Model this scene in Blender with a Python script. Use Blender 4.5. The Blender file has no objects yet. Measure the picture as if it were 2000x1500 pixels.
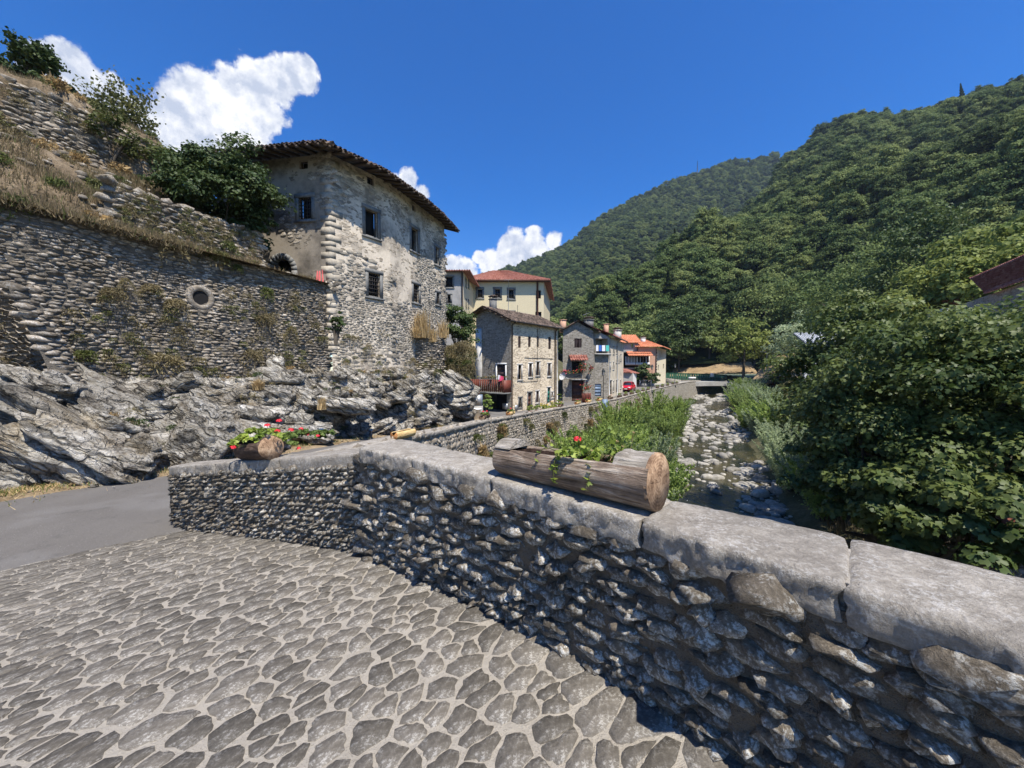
import bpy, math, random
import numpy as np
from mathutils import Vector

random.seed(7)
RNG = np.random.default_rng(11)
SC = bpy.context.scene
COL = SC.collection
EYE = 10.0            # eye height above the zero level (low in the river valley)
F = 752.0             # focal length of the photograph in its own pixels (2000 wide)
PITCH = math.radians(1.98)
CP, SP = math.cos(PITCH), math.sin(PITCH)

# ------------------------------------------------------------- camera
cam = bpy.data.cameras.new('camera')
cam.sensor_fit = 'HORIZONTAL'; cam.sensor_width = 36.0; cam.lens = 36.0 * F / 2000.0
cam.clip_start = 0.05; cam.clip_end = 6000
camo = bpy.data.objects.new('camera', cam); COL.objects.link(camo)
camo.location = (0, 0, EYE); camo.rotation_euler = (math.radians(90) - PITCH, 0, 0)
SC.camera = camo
SC.render.resolution_x = 1024; SC.render.resolution_y = 768

# ------------------------------------------------------------- sun, sky, exposure
SUN = Vector((0.27, -0.455, 1.0)).normalized()
sl = bpy.data.lights.new('sun', 'SUN'); sl.energy = 5.0; sl.angle = math.radians(0.53); sl.color = (1.0, 0.945, 0.86)
so = bpy.data.objects.new('sun', sl); COL.objects.link(so)
so.rotation_euler = SUN.to_track_quat('Z', 'Y').to_euler(); so.location = (0, 0, 60)
SKY_STRENGTH = 0.108
SC.view_settings.view_transform = 'Standard'; SC.view_settings.look = 'None'
SC.view_settings.gamma = 1.0; SC.view_settings.use_curve_mapping = False
SC.view_settings.exposure = 0.58

def ray(px, py):
    a = (px - 1000.0) / F; b = (750.0 - py) / F
    return np.array([a, CP + b * SP, b * CP - SP])
def W(px, py, y):
    """point of the valley seen at this place of the photograph, y metres ahead"""
    r = ray(px, py); return np.array([0, 0, EYE]) + r * (y / r[1])
def px_of(P):
    P = np.asarray(P, float); x, y, z = P[..., 0], P[..., 1], P[..., 2] - EYE
    d = y * CP - z * SP; u = y * SP + z * CP
    return 1000 + F * x / d, 750 - F * u / d
def hit(px, py, A, B):
    """photo pixel -> (metres along the vertical wall A->B, height)"""
    r = ray(px, py); A = np.array(A[:2], float); B = np.array(B[:2], float); D = B - A; L = np.hypot(*D); D /= L
    M = np.array([[r[0], -D[0]], [r[1], -D[1]]]); t, u = np.linalg.solve(M, A)
    return u, EYE + r[2] * t

# world: Nishita sky with cumulus clouds low over the ridges
world = bpy.data.worlds.new('World'); SC.world = world; world.use_nodes = True
nt = world.node_tree; nt.nodes.clear(); N = nt.nodes.new; Lk = nt.links.new
out = N('ShaderNodeOutputWorld'); bg = N('ShaderNodeBackground'); bg.inputs['Strength'].default_value = SKY_STRENGTH
sky = N('ShaderNodeTexSky'); sky.sky_type = 'NISHITA'; sky.sun_disc = False
sky.sun_elevation = math.asin(SUN.z); sky.sun_rotation = math.atan2(SUN.x, SUN.y)
sky.altitude = 400; sky.air_density = 1.0; sky.dust_density = 0.2; sky.ozone_density = 4.5
hs = N('ShaderNodeHueSaturation'); hs.inputs['Saturation'].default_value = 1.42; hs.inputs['Hue'].default_value = 0.512; hs.inputs['Value'].default_value = 1.18
Lk(sky.outputs[0], hs.inputs['Color'])
tc = N('ShaderNodeTexCoord')
blobs = [(585,146,36),(545,165,50),(500,170,60),(450,168,52),(405,172,42),(395,215,64),(450,240,80),(500,215,60),(350,245,60),(310,240,36),(420,290,60),(470,280,40),(370,300,60),
         (95,125,42),(140,135,48),(175,165,44),(215,170,30),(205,205,60),(250,225,48),(285,260,40),(70,140,36),
         (800,352,24),(775,370,34),(825,375,22),(790,345,16),
         (1000,490,44),(1045,478,34),(1080,470,24),(960,508,28),(935,500,16),(985,520,50),(1050,510,50),(882,516,18),(905,530,30),(865,540,26)]
prev = None
for (bx, by, br) in blobs:
    c = ray(bx, by); c /= np.linalg.norm(c); e = ray(bx + br * 0.7, by - br * 0.7); e /= np.linalg.norm(e)
    r = float(np.linalg.norm(c - e)) * 1.25
    d = N('ShaderNodeVectorMath'); d.operation = 'DISTANCE'; d.inputs[1].default_value = c.tolist(); Lk(tc.outputs['Generated'], d.inputs[0])
    m = N('ShaderNodeMapRange'); m.inputs['From Min'].default_value = 0; m.inputs['From Max'].default_value = r
    m.inputs['To Min'].default_value = 1; m.inputs['To Max'].default_value = 0; Lk(d.outputs['Value'], m.inputs['Value'])
    if prev is None: prev = m.outputs[0]
    else:
        x = N('ShaderNodeMath'); x.operation = 'MAXIMUM'; Lk(prev, x.inputs[0]); Lk(m.outputs[0], x.inputs[1]); prev = x.outputs[0]
def wnoise(scale, det, offs=(0, 0, 0), rough=.62):
    mp = N('ShaderNodeMapping'); mp.inputs['Location'].default_value = offs; Lk(tc.outputs['Generated'], mp.inputs[0])
    n = N('ShaderNodeTexNoise'); n.inputs['Scale'].default_value = scale; n.inputs['Detail'].default_value = det; n.inputs['Roughness'].default_value = rough
    Lk(mp.outputs[0], n.inputs['Vector']); return n.outputs['Fac']
def wm(op, a, b):
    x = N('ShaderNodeMath'); x.operation = op
    for i, v in enumerate((a, b)):
        if isinstance(v, (int, float)): x.inputs[i].default_value = v
        else: Lk(v, x.inputs[i])
    return x.outputs[0]
nz = wnoise(15, 9)
mask = wm('ADD', wm('MULTIPLY', prev, 1.0), wm('MULTIPLY', wm('MULTIPLY', wm('SUBTRACT', nz, 0.5), 1.9), wm('MINIMUM', wm('MULTIPLY', prev, 6), 1)))
mr = N('ShaderNodeMapRange'); mr.interpolation_type = 'SMOOTHSTEP'; mr.inputs['From Min'].default_value = 0.19; mr.inputs['From Max'].default_value = 0.46; Lk(mask, mr.inputs['Value'])
o = 0.012
cloud_shading = wm('SUBTRACT', wnoise(13, 7), wnoise(13, 7, (-o, o * .6, -o)))  # lit and shaded sides of the clouds, painted into their colour
sh = wm('ADD', wm('MULTIPLY', cloud_shading, 2.2), wm('ADD', wm('MULTIPLY', wnoise(7, 4, (3, 1, 2)), 1.3), wm('MULTIPLY', prev, -.25)))
cr = N('ShaderNodeValToRGB'); cr.color_ramp.elements[0].position = 0.25; cr.color_ramp.elements[0].color = (3.8, 4.2, 5.1, 1)
cr.color_ramp.elements[1].position = 0.72; cr.color_ramp.elements[1].color = (7.0, 7.0, 7.1, 1); Lk(sh, cr.inputs[0])
mx = N('ShaderNodeMix'); mx.data_type = 'RGBA'; Lk(mr.outputs[0], mx.inputs['Factor']); Lk(hs.outputs[0], mx.inputs['A']); Lk(cr.outputs[0], mx.inputs['B'])
Lk(mx.outputs['Result'], bg.inputs['Color']); Lk(bg.outputs[0], out.inputs[0])

# ------------------------------------------------------------- noise in numpy
def _hash(ix, iy, iz, seed):
    h = (ix.astype(np.uint32) * np.uint32(374761393) + iy.astype(np.uint32) * np.uint32(668265263) + iz.astype(np.uint32) * np.uint32(2246822519) + np.uint32(seed * 3266489917 & 0xffffffff))
    h = (h ^ (h >> np.uint32(13))) * np.uint32(1274126177); h = h ^ (h >> np.uint32(16))
    return h.astype(np.float64) / 4294967295.0
def vnoise(P, seed=0):
    with np.errstate(over='ignore'):
        P = np.asarray(P, float); I = np.floor(P).astype(np.int64); f = P - I; f = f * f * (3 - 2 * f)
        ix, iy, iz = I[:, 0], I[:, 1], I[:, 2]; r = 0
        for dx in (0, 1):
            wx = f[:, 0] if dx else 1 - f[:, 0]
            for dy in (0, 1):
                wy = f[:, 1] if dy else 1 - f[:, 1]
                for dz in (0, 1):
                    wz = f[:, 2] if dz else 1 - f[:, 2]
                    r = r + wx * wy * wz * _hash(ix + dx, iy + dy, iz + dz, seed)
        return r
def fbm(P, octv=4, seed=0, gain=.5):
    P = np.asarray(P, float); a = 1.0; s = 0; t = 0
    for i in range(octv):
        s = s + a * vnoise(P * (2 ** i), seed + i * 17); t += a; a *= gain
    return s / t
def P3(*c):
    return np.stack(np.broadcast_arrays(*[np.asarray(x, float) for x in c]), -1)

# ------------------------------------------------------------- mesh building
def make_mesh(name, V, faces, smooth=False, tint=None, mats=None, midx=None):
    """faces: list of int arrays (M,k)"""
    V = np.asarray(V, float); me = bpy.data.meshes.new(name)
    faces = [np.asarray(f, np.int32) for f in faces if len(f)]
    tot = sum(len(f) for f in faces); nl = sum(f.size for f in faces)
    me.vertices.add(len(V)); me.vertices.foreach_set('co', V.astype(np.float32).ravel())
    me.loops.add(nl); me.loops.foreach_set('vertex_index', np.concatenate([f.ravel() for f in faces]))
    me.polygons.add(tot)
    sizes = np.concatenate([np.full(len(f), f.shape[1], np.int32) for f in faces])
    st = np.zeros(tot, np.int32); st[1:] = np.cumsum(sizes)[:-1]
    me.polygons.foreach_set('loop_start', st); me.polygons.foreach_set('loop_total', sizes)
    if smooth: me.polygons.foreach_set('use_smooth', np.ones(tot, bool))
    if midx is not None: me.polygons.foreach_set('material_index', np.asarray(midx, np.int32))
    me.update(calc_edges=True)
    if tint is not None:
        at = me.attributes.new('tint', 'FLOAT', 'POINT'); at.data.foreach_set('value', np.asarray(tint, np.float32))
    for m in (mats or []): me.materials.append(m)
    return me
class MB:
    def __init__(s): s.V = []; s.F = {}; s.T = []; s.n = 0
    def add(s, V, faces, tint=0.5):
        V = np.asarray(V, float).reshape(-1, 3)
        for f in faces:
            f = np.asarray(f, np.int64)
            if f.size == 0: continue
            f = f.reshape(-1, f.shape[-1]) if f.ndim > 1 else f.reshape(1, -1)
            s.F.setdefault(f.shape[1], []).append(f + s.n)
        s.V.append(V); s.T.append(np.broadcast_to(np.asarray(tint, float), (len(V),)).copy()); s.n += len(V)
    def box(s, c, ax, ay, az, tint=.5):
        """centre and three half axes"""
        c, ax, ay, az = [np.asarray(q, float) for q in (c, ax, ay, az)]
        V = [c + sx * ax + sy * ay + sz * az for sz in (-1, 1) for sy in (-1, 1) for sx in (-1, 1)]
        s.add(V, [np.array([[0, 2, 3, 1], [4, 5, 7, 6], [0, 1, 5, 4], [2, 6, 7, 3], [0, 4, 6, 2], [1, 3, 7, 5]])], tint)
    def bx(s, x0, x1, y0, y1, z0, z1, tint=.5):
        s.box(((x0 + x1) / 2, (y0 + y1) / 2, (z0 + z1) / 2), ((x1 - x0) / 2, 0, 0), (0, (y1 - y0) / 2, 0), (0, 0, (z1 - z0) / 2), tint)
    def quad(s, a, b, c, d, tint=.5): s.add([a, b, c, d], [np.array([[0, 1, 2, 3]])], tint)
    def poly(s, pts, tint=.5): s.add(pts, [np.arange(len(pts)).reshape(1, -1)], tint)
    def grid(s, G, tint=.5, flip=False):
        n, m = G.shape[:2]; i = np.arange((n - 1) * (m - 1)); a = (i // (m - 1)) * m + i % (m - 1)
        f = np.stack([a, a + m, a + m + 1, a + 1], 1)
        if flip: f = f[:, ::-1]
        s.add(G.reshape(-1, 3), [f], np.broadcast_to(tint, (n, m)).ravel() if np.ndim(tint) else tint)
    def tube(s, pts, r, k=8, tint=.5, cap=True):
        pts = np.asarray(pts, float); n = len(pts); r = np.broadcast_to(np.asarray(r, float), (n,))
        d = np.gradient(pts, axis=0); d /= np.linalg.norm(d, axis=1)[:, None] + 1e-9
        up = np.array([0, 0, 1.0]) if abs(d[0][2]) < .9 else np.array([1.0, 0, 0])
        a = np.cross(d, up); a /= np.linalg.norm(a, axis=1)[:, None] + 1e-9; b = np.cross(d, a)
        th = np.arange(k) * 2 * math.pi / k
        V = pts[:, None] + r[:, None, None] * (a[:, None] * np.cos(th)[None, :, None] + b[:, None] * np.sin(th)[None, :, None])
        q = np.arange((n - 1) * k); i = q // k; j = q % k; j2 = (j + 1) % k
        f = [np.stack([i * k + j, i * k + j2, (i + 1) * k + j2, (i + 1) * k + j], 1)]
        if cap: f += [np.arange(k).reshape(1, -1), ((n - 1) * k + np.arange(k)[::-1]).reshape(1, -1)]
        s.add(V.reshape(-1, 3), f, tint)
    def mesh(s, name, mat, smooth=False, off=None):
        V = np.concatenate(s.V)
        if off is not None: V = V - np.asarray(off)
        return make_mesh(name, V, [np.concatenate(x) for x in s.F.values()], smooth, np.concatenate(s.T), [mat] if mat else None)

def link(name, me, parent=None, loc=(0, 0, 0), rot=(0, 0, 0), sc=(1, 1, 1), **props):
    o = bpy.data.objects.new(name, me); COL.objects.link(o)
    if parent is not None: o.parent = parent
    o.location = loc; o.rotation_euler = rot; o.scale = sc
    for k, v in props.items(): o[k] = v
    return o
def thing(name, label, cat, loc=(0, 0, 0), group=None, rz=0):
    o = link(name, None, None, loc, (0, 0, rz)); o.empty_display_size = .3
    o['label'] = label; o['category'] = cat; o['root'] = tuple(loc)
    if group: o['group'] = group
    return o
def rootloc(o):
    while o.parent is not None: o = o.parent
    return np.array(o.location)
def part(name, mb, mat, parent, smooth=False, **props):
    """vertices are given in world metres; the thing at the top is unrotated"""
    return link(name, mb.mesh(name, mat, smooth, rootloc(parent)), parent, **props)
def structure(name, mb, mat, smooth=False, **props):
    return link(name, mb.mesh(name, mat, smooth), None, kind='structure', **props)
def copy_thing(root, loc, rz=0.0, sc=1.0, label=None, group=None):
    c = root.copy(); COL.objects.link(c); c.location = loc; c.rotation_euler = (0, 0, rz); c.scale = (sc, sc, sc) if np.ndim(sc) == 0 else sc
    if label: c['label'] = label
    if group: c['group'] = group
    for ch in root.children:
        d = ch.copy(); COL.objects.link(d); d.parent = c
        for g in ch.children:
            e = g.copy(); COL.objects.link(e); e.parent = d
    return c
# ------------------------------------------------------------- materials
class NT:
    def __init__(s, name):
        s.m = bpy.data.materials.new(name); s.m.use_nodes = True; s.t = s.m.node_tree; s.t.nodes.clear()
        s.out = s.n('ShaderNodeOutputMaterial'); s.tc = s.n('ShaderNodeTexCoord')
    def n(s, k, **kw):
        x = s.t.nodes.new(k)
        for a, v in kw.items(): setattr(x, a, v)
        return x
    def l(s, a, b): s.t.links.new(a, b)
    def set(s, inp, v):
        if isinstance(v, (int, float)): inp.default_value = v
        elif isinstance(v, (tuple, list)): inp.default_value = (*v, 1) if len(v) == 3 and inp.type == 'RGBA' else v
        else: s.l(v, inp)
    def math(s, op, a, b=0.0, clamp=False):
        x = s.n('ShaderNodeMath', operation=op); x.use_clamp = clamp; s.set(x.inputs[0], a); s.set(x.inputs[1], b); return x.outputs[0]
    def map(s, sc=(1, 1, 1), rot=(0, 0, 0), loc=(0, 0, 0), src=None):
        x = s.n('ShaderNodeMapping'); x.inputs['Scale'].default_value = sc; x.inputs['Rotation'].default_value = rot; x.inputs['Location'].default_value = loc
        s.l(src or s.tc.outputs['Object'], x.inputs[0]); return x.outputs[0]
    def noise(s, scale, det=6, rough=.6, vec=None, dist=0.0):
        x = s.n('ShaderNodeTexNoise'); x.inputs['Scale'].default_value = scale; x.inputs['Detail'].default_value = det
        x.inputs['Roughness'].default_value = rough; x.inputs['Distortion'].default_value = dist
        s.l(vec or s.tc.outputs['Object'], x.inputs['Vector']); return x.outputs['Fac']
    def voro(s, scale, feat='F1', vec=None, outn='Distance', rnd=1.0):
        x = s.n('ShaderNodeTexVoronoi', feature=feat); x.inputs['Scale'].default_value = scale; x.inputs['Randomness'].default_value = rnd
        s.l(vec or s.tc.outputs['Object'], x.inputs['Vector']); return x.outputs[outn]
    def ramp(s, fac, stops):
        x = s.n('ShaderNodeValToRGB'); e = x.color_ramp.elements
        while len(e) < len(stops): e.new(0.5)
        for i, (p, c) in enumerate(stops): e[i].position = p; e[i].color = (*c, 1) if len(c) == 3 else c
        s.l(fac, x.inputs[0]); return x.outputs[0]
    def sm(s, fac, a, b):
        x = s.n('ShaderNodeMapRange', interpolation_type='SMOOTHSTEP'); x.inputs['From Min'].default_value = a; x.inputs['From Max'].default_value = b
        s.l(fac, x.inputs['Value']); return x.outputs[0]
    def mix(s, fac, a, b, mode='MIX'):
        x = s.n('ShaderNodeMix', data_type='RGBA', blend_type=mode); s.set(x.inputs['Factor'], fac); s.set(x.inputs['A'], a); s.set(x.inputs['B'], b); return x.outputs['Result']
    def scale(s, col, f):
        x = s.n('ShaderNodeVectorMath', operation='SCALE'); s.l(col, x.inputs[0]); s.set(x.inputs['Scale'], f); return x.outputs[0]
    def attr(s, name='tint'):
        x = s.n('ShaderNodeAttribute', attribute_name=name); return x.outputs['Fac']
    def rand(s): return s.n('ShaderNodeObjectInfo').outputs['Random']
    def bump(s, h, st=.5, dist=.02, nrm=None):
        x = s.n('ShaderNodeBump'); x.inputs['Strength'].default_value = st; x.inputs['Distance'].default_value = dist; s.l(h, x.inputs['Height'])
        if nrm: s.l(nrm, x.inputs['Normal'])
        return x.outputs[0]
    def pbsdf(s, col, rough=.85, nrm=None, spec=.3, metal=0.0):
        x = s.n('ShaderNodeBsdfPrincipled'); s.set(x.inputs['Base Color'], col); s.set(x.inputs['Roughness'], rough)
        x.inputs['Specular IOR Level'].default_value = spec; x.inputs['Metallic'].default_value = metal
        if nrm: s.l(nrm, x.inputs['Normal'])
        return x.outputs[0]
    def done(s, sh): s.l(sh, s.out.inputs['Surface']); return s.m

def stone_mat(name, dark, mid, light, scale=6, tint=.7, bump=.6, bdist=.015, lichen=0.0, lcol=(.55, .55, .5), layered=None, warm=None):
    """weathered stone; 'tint' on each stone shifts its value"""
    t = NT(name); v = t.map((1, 1, 1) if layered is None else layered)
    n1 = t.noise(scale, 9, .65, v, .3); n2 = t.noise(scale * 6, 8, .7, v)
    c = t.ramp(t.math('ADD', t.math('MULTIPLY', n1, .6), t.math('MULTIPLY', n2, .4)), [(.3, dark), (.5, mid), (.72, light)])
    if warm: c = t.mix(t.sm(t.noise(scale * .35, 3), .5, .66), c, warm, 'MIX') if False else t.mix(t.math('MULTIPLY', t.sm(t.noise(scale * .5, 4), .52, .68), .6), c, warm)
    if lichen > 0:
        lm = t.math('MULTIPLY', t.math('MULTIPLY', t.sm(t.noise(scale * 6, 7, .75), .50 - lichen * .06, .60 - lichen * .04), t.sm(t.noise(scale * .8, 4, .6), .42, .60)), .7)
        c = t.mix(lm, c, lcol)
    c = t.scale(c, t.math('ADD', t.math('MULTIPLY', t.noise(scale * 16, 5, .8), .9), .55)); gp = t.n('ShaderNodeNewGeometry').outputs['Position']; c = t.scale(c, t.math('ADD', t.math('MULTIPLY', t.noise(.55, 5, .65, gp), 1.0), .50))
    c = t.scale(c, t.math('ADD', t.math('MULTIPLY', t.attr(), tint), 1 - tint * .5))
    h = t.math('ADD', n1, t.math('MULTIPLY', n2, .45)); h = t.math('ADD', h, t.math('MULTIPLY', t.noise(scale * 22, 4, .7), .16))
    return t.done(t.pbsdf(c, .88, t.bump(h, bump, bdist), .25))

M = {}
M['parapet_stone'] = stone_mat('parapet_stone', (.04, .031, .022), (.165, .137, .100), (.56, .50, .41), 9, .9, 1.0, .030, .35, (.52, .52, .48))
M['coping'] = stone_mat('coping_stone', (.14, .122, .098), (.28, .25, .205), (.50, .455, .385), 9, .45, 1.0, .022, .15, (.46, .44, .40))
M['cobble'] = stone_mat('cobble_stone', (.07, .060, .047), (.150, .134, .110), (.285, .26, .215), 11, .6, 1.0, .016, .1, (.38, .36, .32))
M['wall_stone'] = stone_mat('wall_stone', (.085, .066, .045), (.24, .20, .148), (.54, .47, .37), 4.5, .95, .9, .035, .2, (.55, .53, .48), (1, 1, 2.2))
M['quoin'] = stone_mat('corner_stone', (.22, .19, .145), (.42, .37, .29), (.60, .53, .42), 5, .4, .5, .015)
M['house_stone'] = stone_mat('house_stone', (.14, .12, .09), (.34, .30, .235), (.58, .52, .42), 5, .8, .8, .03)
M['river_stone'] = stone_mat('river_stone', (.14, .13, .105), (.29, .27, .23), (.50, .475, .42), 2.5, .55, .5, .04)
M['grey_stone'] = stone_mat('grey_dressed_stone', (.10, .10, .092), (.19, .187, .172), (.30, .292, .268), 6, .3, .5, .012)
M['concrete'] = stone_mat('concrete', (.26, .245, .22), (.36, .345, .31), (.46, .44, .40), 4, .3, .4, .01)

def rock_material():
    t = NT('limestone_rock'); gp = t.n('ShaderNodeNewGeometry').outputs['Position']; vr_ = t.map(rot=(0.15, -0.61, 0.1), src=gp); v = gp; vs = t.map((.55, .55, 3.4), src=vr_)
    nn = t.n('ShaderNodeTexNoise'); nn.inputs['Scale'].default_value = 1.6; nn.inputs['Detail'].default_value = 5; t.l(gp, nn.inputs['Vector'])
    dv = t.n('ShaderNodeVectorMath', operation='ADD'); t.l(vs, dv.inputs[0]); t.l(t.scale(nn.outputs['Color'], 1.5), dv.inputs[1]); vw = dv.outputs[0]
    lay = t.noise(1.7, 9, .68, vs, .5); n1 = t.noise(2.3, 9, .7, v, .4); n2 = t.noise(13, 8, .75, v)
    e1 = t.sm(t.voro(.95, 'DISTANCE_TO_EDGE', vw), .0, .075); e2 = t.sm(t.voro(2.6, 'DISTANCE_TO_EDGE', vw), .0, .09)
    k = t.math('ADD', t.math('MULTIPLY', lay, .5), t.math('ADD', t.math('MULTIPLY', n1, .22), t.math('MULTIPLY', n2, .30)))
    c = t.ramp(k, [(.375, (.055, .045, .034)), (.44, (.22, .19, .15)), (.50, (.46, .42, .345)), (.60, (.76, .72, .63))])
    c = t.mix(t.math('MULTIPLY', t.sm(t.noise(.8, 5, .65, gp), .50, .66), .55), c, (.30, .23, .13))
    c = t.mix(t.math('MULTIPLY', t.sm(t.noise(2.1, 7, .7, gp), .56, .65), .55), c, (.13, .122, .105))
    c = t.scale(c, t.math('ADD', t.math('MULTIPLY', t.math('MULTIPLY', e1, t.math('ADD', t.math('MULTIPLY', e2, .4), .6)), .65), .35))
    c = t.scale(c, t.math('ADD', t.math('MULTIPLY', t.attr(), .5), .78))
    h = t.math('ADD', t.math('MULTIPLY', lay, 1.5), t.math('ADD', t.math('MULTIPLY', n1, .6), t.math('MULTIPLY', n2, .45))); h = t.math('ADD', h, t.math('ADD', t.math('MULTIPLY', e1, .5), t.math('MULTIPLY', e2, .25)))
    return t.done(t.pbsdf(c, .92, t.bump(h, 1.0, .20), .15))
M['rock'] = rock_material()

def mortar_mat(name, a, b, scale=40, bump=.8, bd=.006, spots=True):
    t = NT(name); n = t.noise(scale, 6, .7); n2 = t.noise(scale * .12, 5, .6); g = t.noise(scale * 4, 3, .7)
    c = t.mix(t.math('ADD', t.math('MULTIPLY', n, .5), t.math('MULTIPLY', n2, .5)), a, b)
    c = t.mix(t.math('MULTIPLY', t.sm(g, .56, .66), .5), c, tuple(x * .45 for x in a))
    h = t.math('ADD', t.math('MULTIPLY', g, .6), t.math('MULTIPLY', n, 1.0))
    return t.done(t.pbsdf(c, .92, t.bump(h, bump, bd), .2))
M['deck_mortar'] = mortar_mat('deck_mortar', (.25, .22, .175), (.60, .545, .455), 34, 1.0, .012)
M['parapet_mortar'] = mortar_mat('parapet_mortar', (.10, .080, .056), (.29, .24, .178), 22, 1.0, .03)
M['wall_mortar'] = mortar_mat('wall_mortar', (.10, .086, .066), (.22, .195, .155), 9, 1.0, .03)

def asphalt():
    t = NT('asphalt'); n = t.noise(1.1, 5, .6, t.map((1, .35, 1))); g = t.noise(90, 4, .8); p = t.noise(.5, 3)
    c = t.mix(n, (.125, .115, .103), (.195, .182, .165)); c = t.mix(t.math('MULTIPLY', t.sm(p, .48, .6), .45), c, (.22, .21, .195))
    c = t.mix(t.math('MULTIPLY', t.sm(t.noise(2.2, 6, .75), .56, .66), .35), c, (.09, .086, .08))
    c = t.scale(c, t.math('ADD', t.math('MULTIPLY', g, 1.1), .45)); c = t.mix(t.sm(t.noise(60, 3, .7), .64, .70), c, (.34, .32, .29))
    return t.done(t.pbsdf(c, .95, t.bump(t.math('ADD', g, t.math('MULTIPLY', t.noise(25, 4, .7), .8)), 1.0, .012), .08))
M['asphalt'] = asphalt()

def soil(name, a, b, c2, sc=1.2):
    t = NT(name); n = t.noise(sc, 8, .65); n2 = t.noise(sc * 9, 6, .7)
    c = t.ramp(t.math('ADD', t.math('MULTIPLY', n, .6), t.math('MULTIPLY', n2, .4)), [(.35, a), (.5, b), (.66, c2)])
    return t.done(t.pbsdf(c, .95, t.bump(t.math('ADD', n2, n), 1.0, .08), .1))
M['dry_soil'] = soil('dry_grassy_soil', (.06, .05, .03), (.20, .15, .095), (.38, .30, .20))
M['verge'] = soil('dry_verge', (.14, .10, .055), (.38, .28, .165), (.56, .44, .28), 3)
M['bank_soil'] = soil('bank_soil', (.045, .05, .025), (.10, .095, .05), (.20, .17, .10), .5)
M['forest_floor'] = soil('forest_floor', (.018, .026, .010), (.035, .05, .018), (.06, .07, .03), .1)
M['bare_slope'] = soil('bare_slope', (.16, .11, .06), (.30, .215, .12), (.40, .31, .19), .35)

def leaf_mat(name, a, b, trans=.35, rough=.5, spec=.35, rndcol=None, obj=.5, dry=None):
    t = NT(name); at = t.attr(); c = t.mix(at, a, b)
    if dry: c = t.mix(t.math('MULTIPLY', t.sm(at, .90, .96), 1.0), c, dry)
    n = t.noise(.9, 3, .6); c = t.scale(c, t.math('ADD', t.math('MULTIPLY', n, .9), .55))
    if obj: c = t.scale(c, t.math('ADD', t.math('MULTIPLY', t.rand(), obj), 1 - obj / 2))
    if rndcol: c = t.mix(t.math('MULTIPLY', t.sm(t.rand(), .45, .95), .6), c, rndcol)
    p = t.pbsdf(c, rough, None, spec); tr = t.n('ShaderNodeBsdfTranslucent'); t.l(t.scale(c, 1.3), tr.inputs['Color'])
    mx = t.n('ShaderNodeMixShader'); mx.inputs[0].default_value = trans; t.l(p, mx.inputs[1]); t.l(tr.outputs[0], mx.inputs[2])
    return t.done(mx.outputs[0])
M['forest_leaf'] = leaf_mat('forest_leaves', (.060, .098, .032), (.195, .25, .085), .28, .7, .10, (.24, .26, .09), .8)
M['maple_leaf'] = leaf_mat('maple_leaves', (.036, .068, .017), (.19, .225, .062), .32, .5, .28, None, 0, (.16, .15, .03))
M['bush_leaf'] = leaf_mat('bush_leaves', (.030, .058, .016), (.095, .130, .038), .2, .55, .25, None, .3)
M['lime_leaf'] = leaf_mat('lime_green_leaves', (.09, .13, .03), (.28, .31, .08), .35, .6, .2, None, .2)
M['willow_leaf'] = leaf_mat('willow_leaves', (.17, .25, .05), (.42, .52, .15), .48, .5, .3, (.20, .25, .13), .3)
M['silver_leaf'] = leaf_mat('silver_willow_leaves', (.22, .27, .14), (.48, .55, .34), .5, .5, .3, None, .3)
M['dry_leaf'] = leaf_mat('dry_weeds', (.15, .125, .06), (.40, .33, .19), .3, .8, .1, (.14, .13, .045), .5)
M['green_weed'] = leaf_mat('green_weeds', (.06, .08, .02), (.15, .17, .05), .3, .6, .2, (.20, .17, .08), .5)
M['straw'] = leaf_mat('straw_grass', (.34, .24, .11), (.62, .47, .25), .3, .7, .2, None, .2)
M['dry_grass'] = leaf_mat('dry_grass', (.10, .082, .045), (.31, .24, .14), .3, .8, .1, None, 0, (.10, .13, .04))
M['green_grass'] = leaf_mat('green_grass', (.06, .10, .02), (.17, .22, .06), .3, .7, .2, None, .2)
M['geranium_leaf'] = leaf_mat('geranium_leaves', (.10, .17, .025), (.34, .40, .07), .35, .5, .3, None, .4)

def flat_mat(name, col, rough=.6, metal=0.0, spec=.4, var=.25, scale=8, bump=.2, bd=.005):
    t = NT(name); n = t.noise(scale, 6, .6); c = t.scale(t.mix(.5, col, col), t.math('ADD', t.math('MULTIPLY', n, var * 2), 1 - var))
    return t.done(t.pbsdf(c, rough, t.bump(n, bump, bd), spec, metal))
M['dark'] = flat_mat('dark_interior', (.012, .011, .010), .9, var=.2)
M['glass'] = flat_mat('window_glass', (.02, .022, .025), .12, spec=.6, var=.1, bump=.05)
M['iron'] = flat_mat('rusty_iron', (.035, .030, .027), .7)
M['brown_wood'] = flat_mat('brown_painted_wood', (.085, .035, .022), .65)
M['red_wood'] = flat_mat('red_brown_rail', (.17, .045, .026), .6)
M['dark_shutter'] = flat_mat('dark_brown_shutter', (.045, .026, .024), .6)
M['green_door'] = flat_mat('green_door', (.02, .13, .095), .5)
M['blue_metal'] = flat_mat('blue_grey_metal', (.16, .22, .30), .5)
M['white_paint'] = flat_mat('white_paint', (.72, .71, .67), .6, var=.12)
M['old_timber'] = flat_mat('old_timber', (.075, .052, .034), .85, scale=14, bump=.6)
M['lamp_metal'] = flat_mat('dark_lamp_metal', (.02, .025, .024), .45, .3)
M['galv'] = flat_mat('galvanised_metal', (.35, .36, .36), .45, .5)
M['car_red'] = flat_mat('red_car_paint', (.50, .008, .02), .25, spec=.6, var=.02, bump=0)
M['car_white'] = flat_mat('white_car_paint', (.75, .76, .78), .3, spec=.6, var=.02, bump=0)
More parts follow.
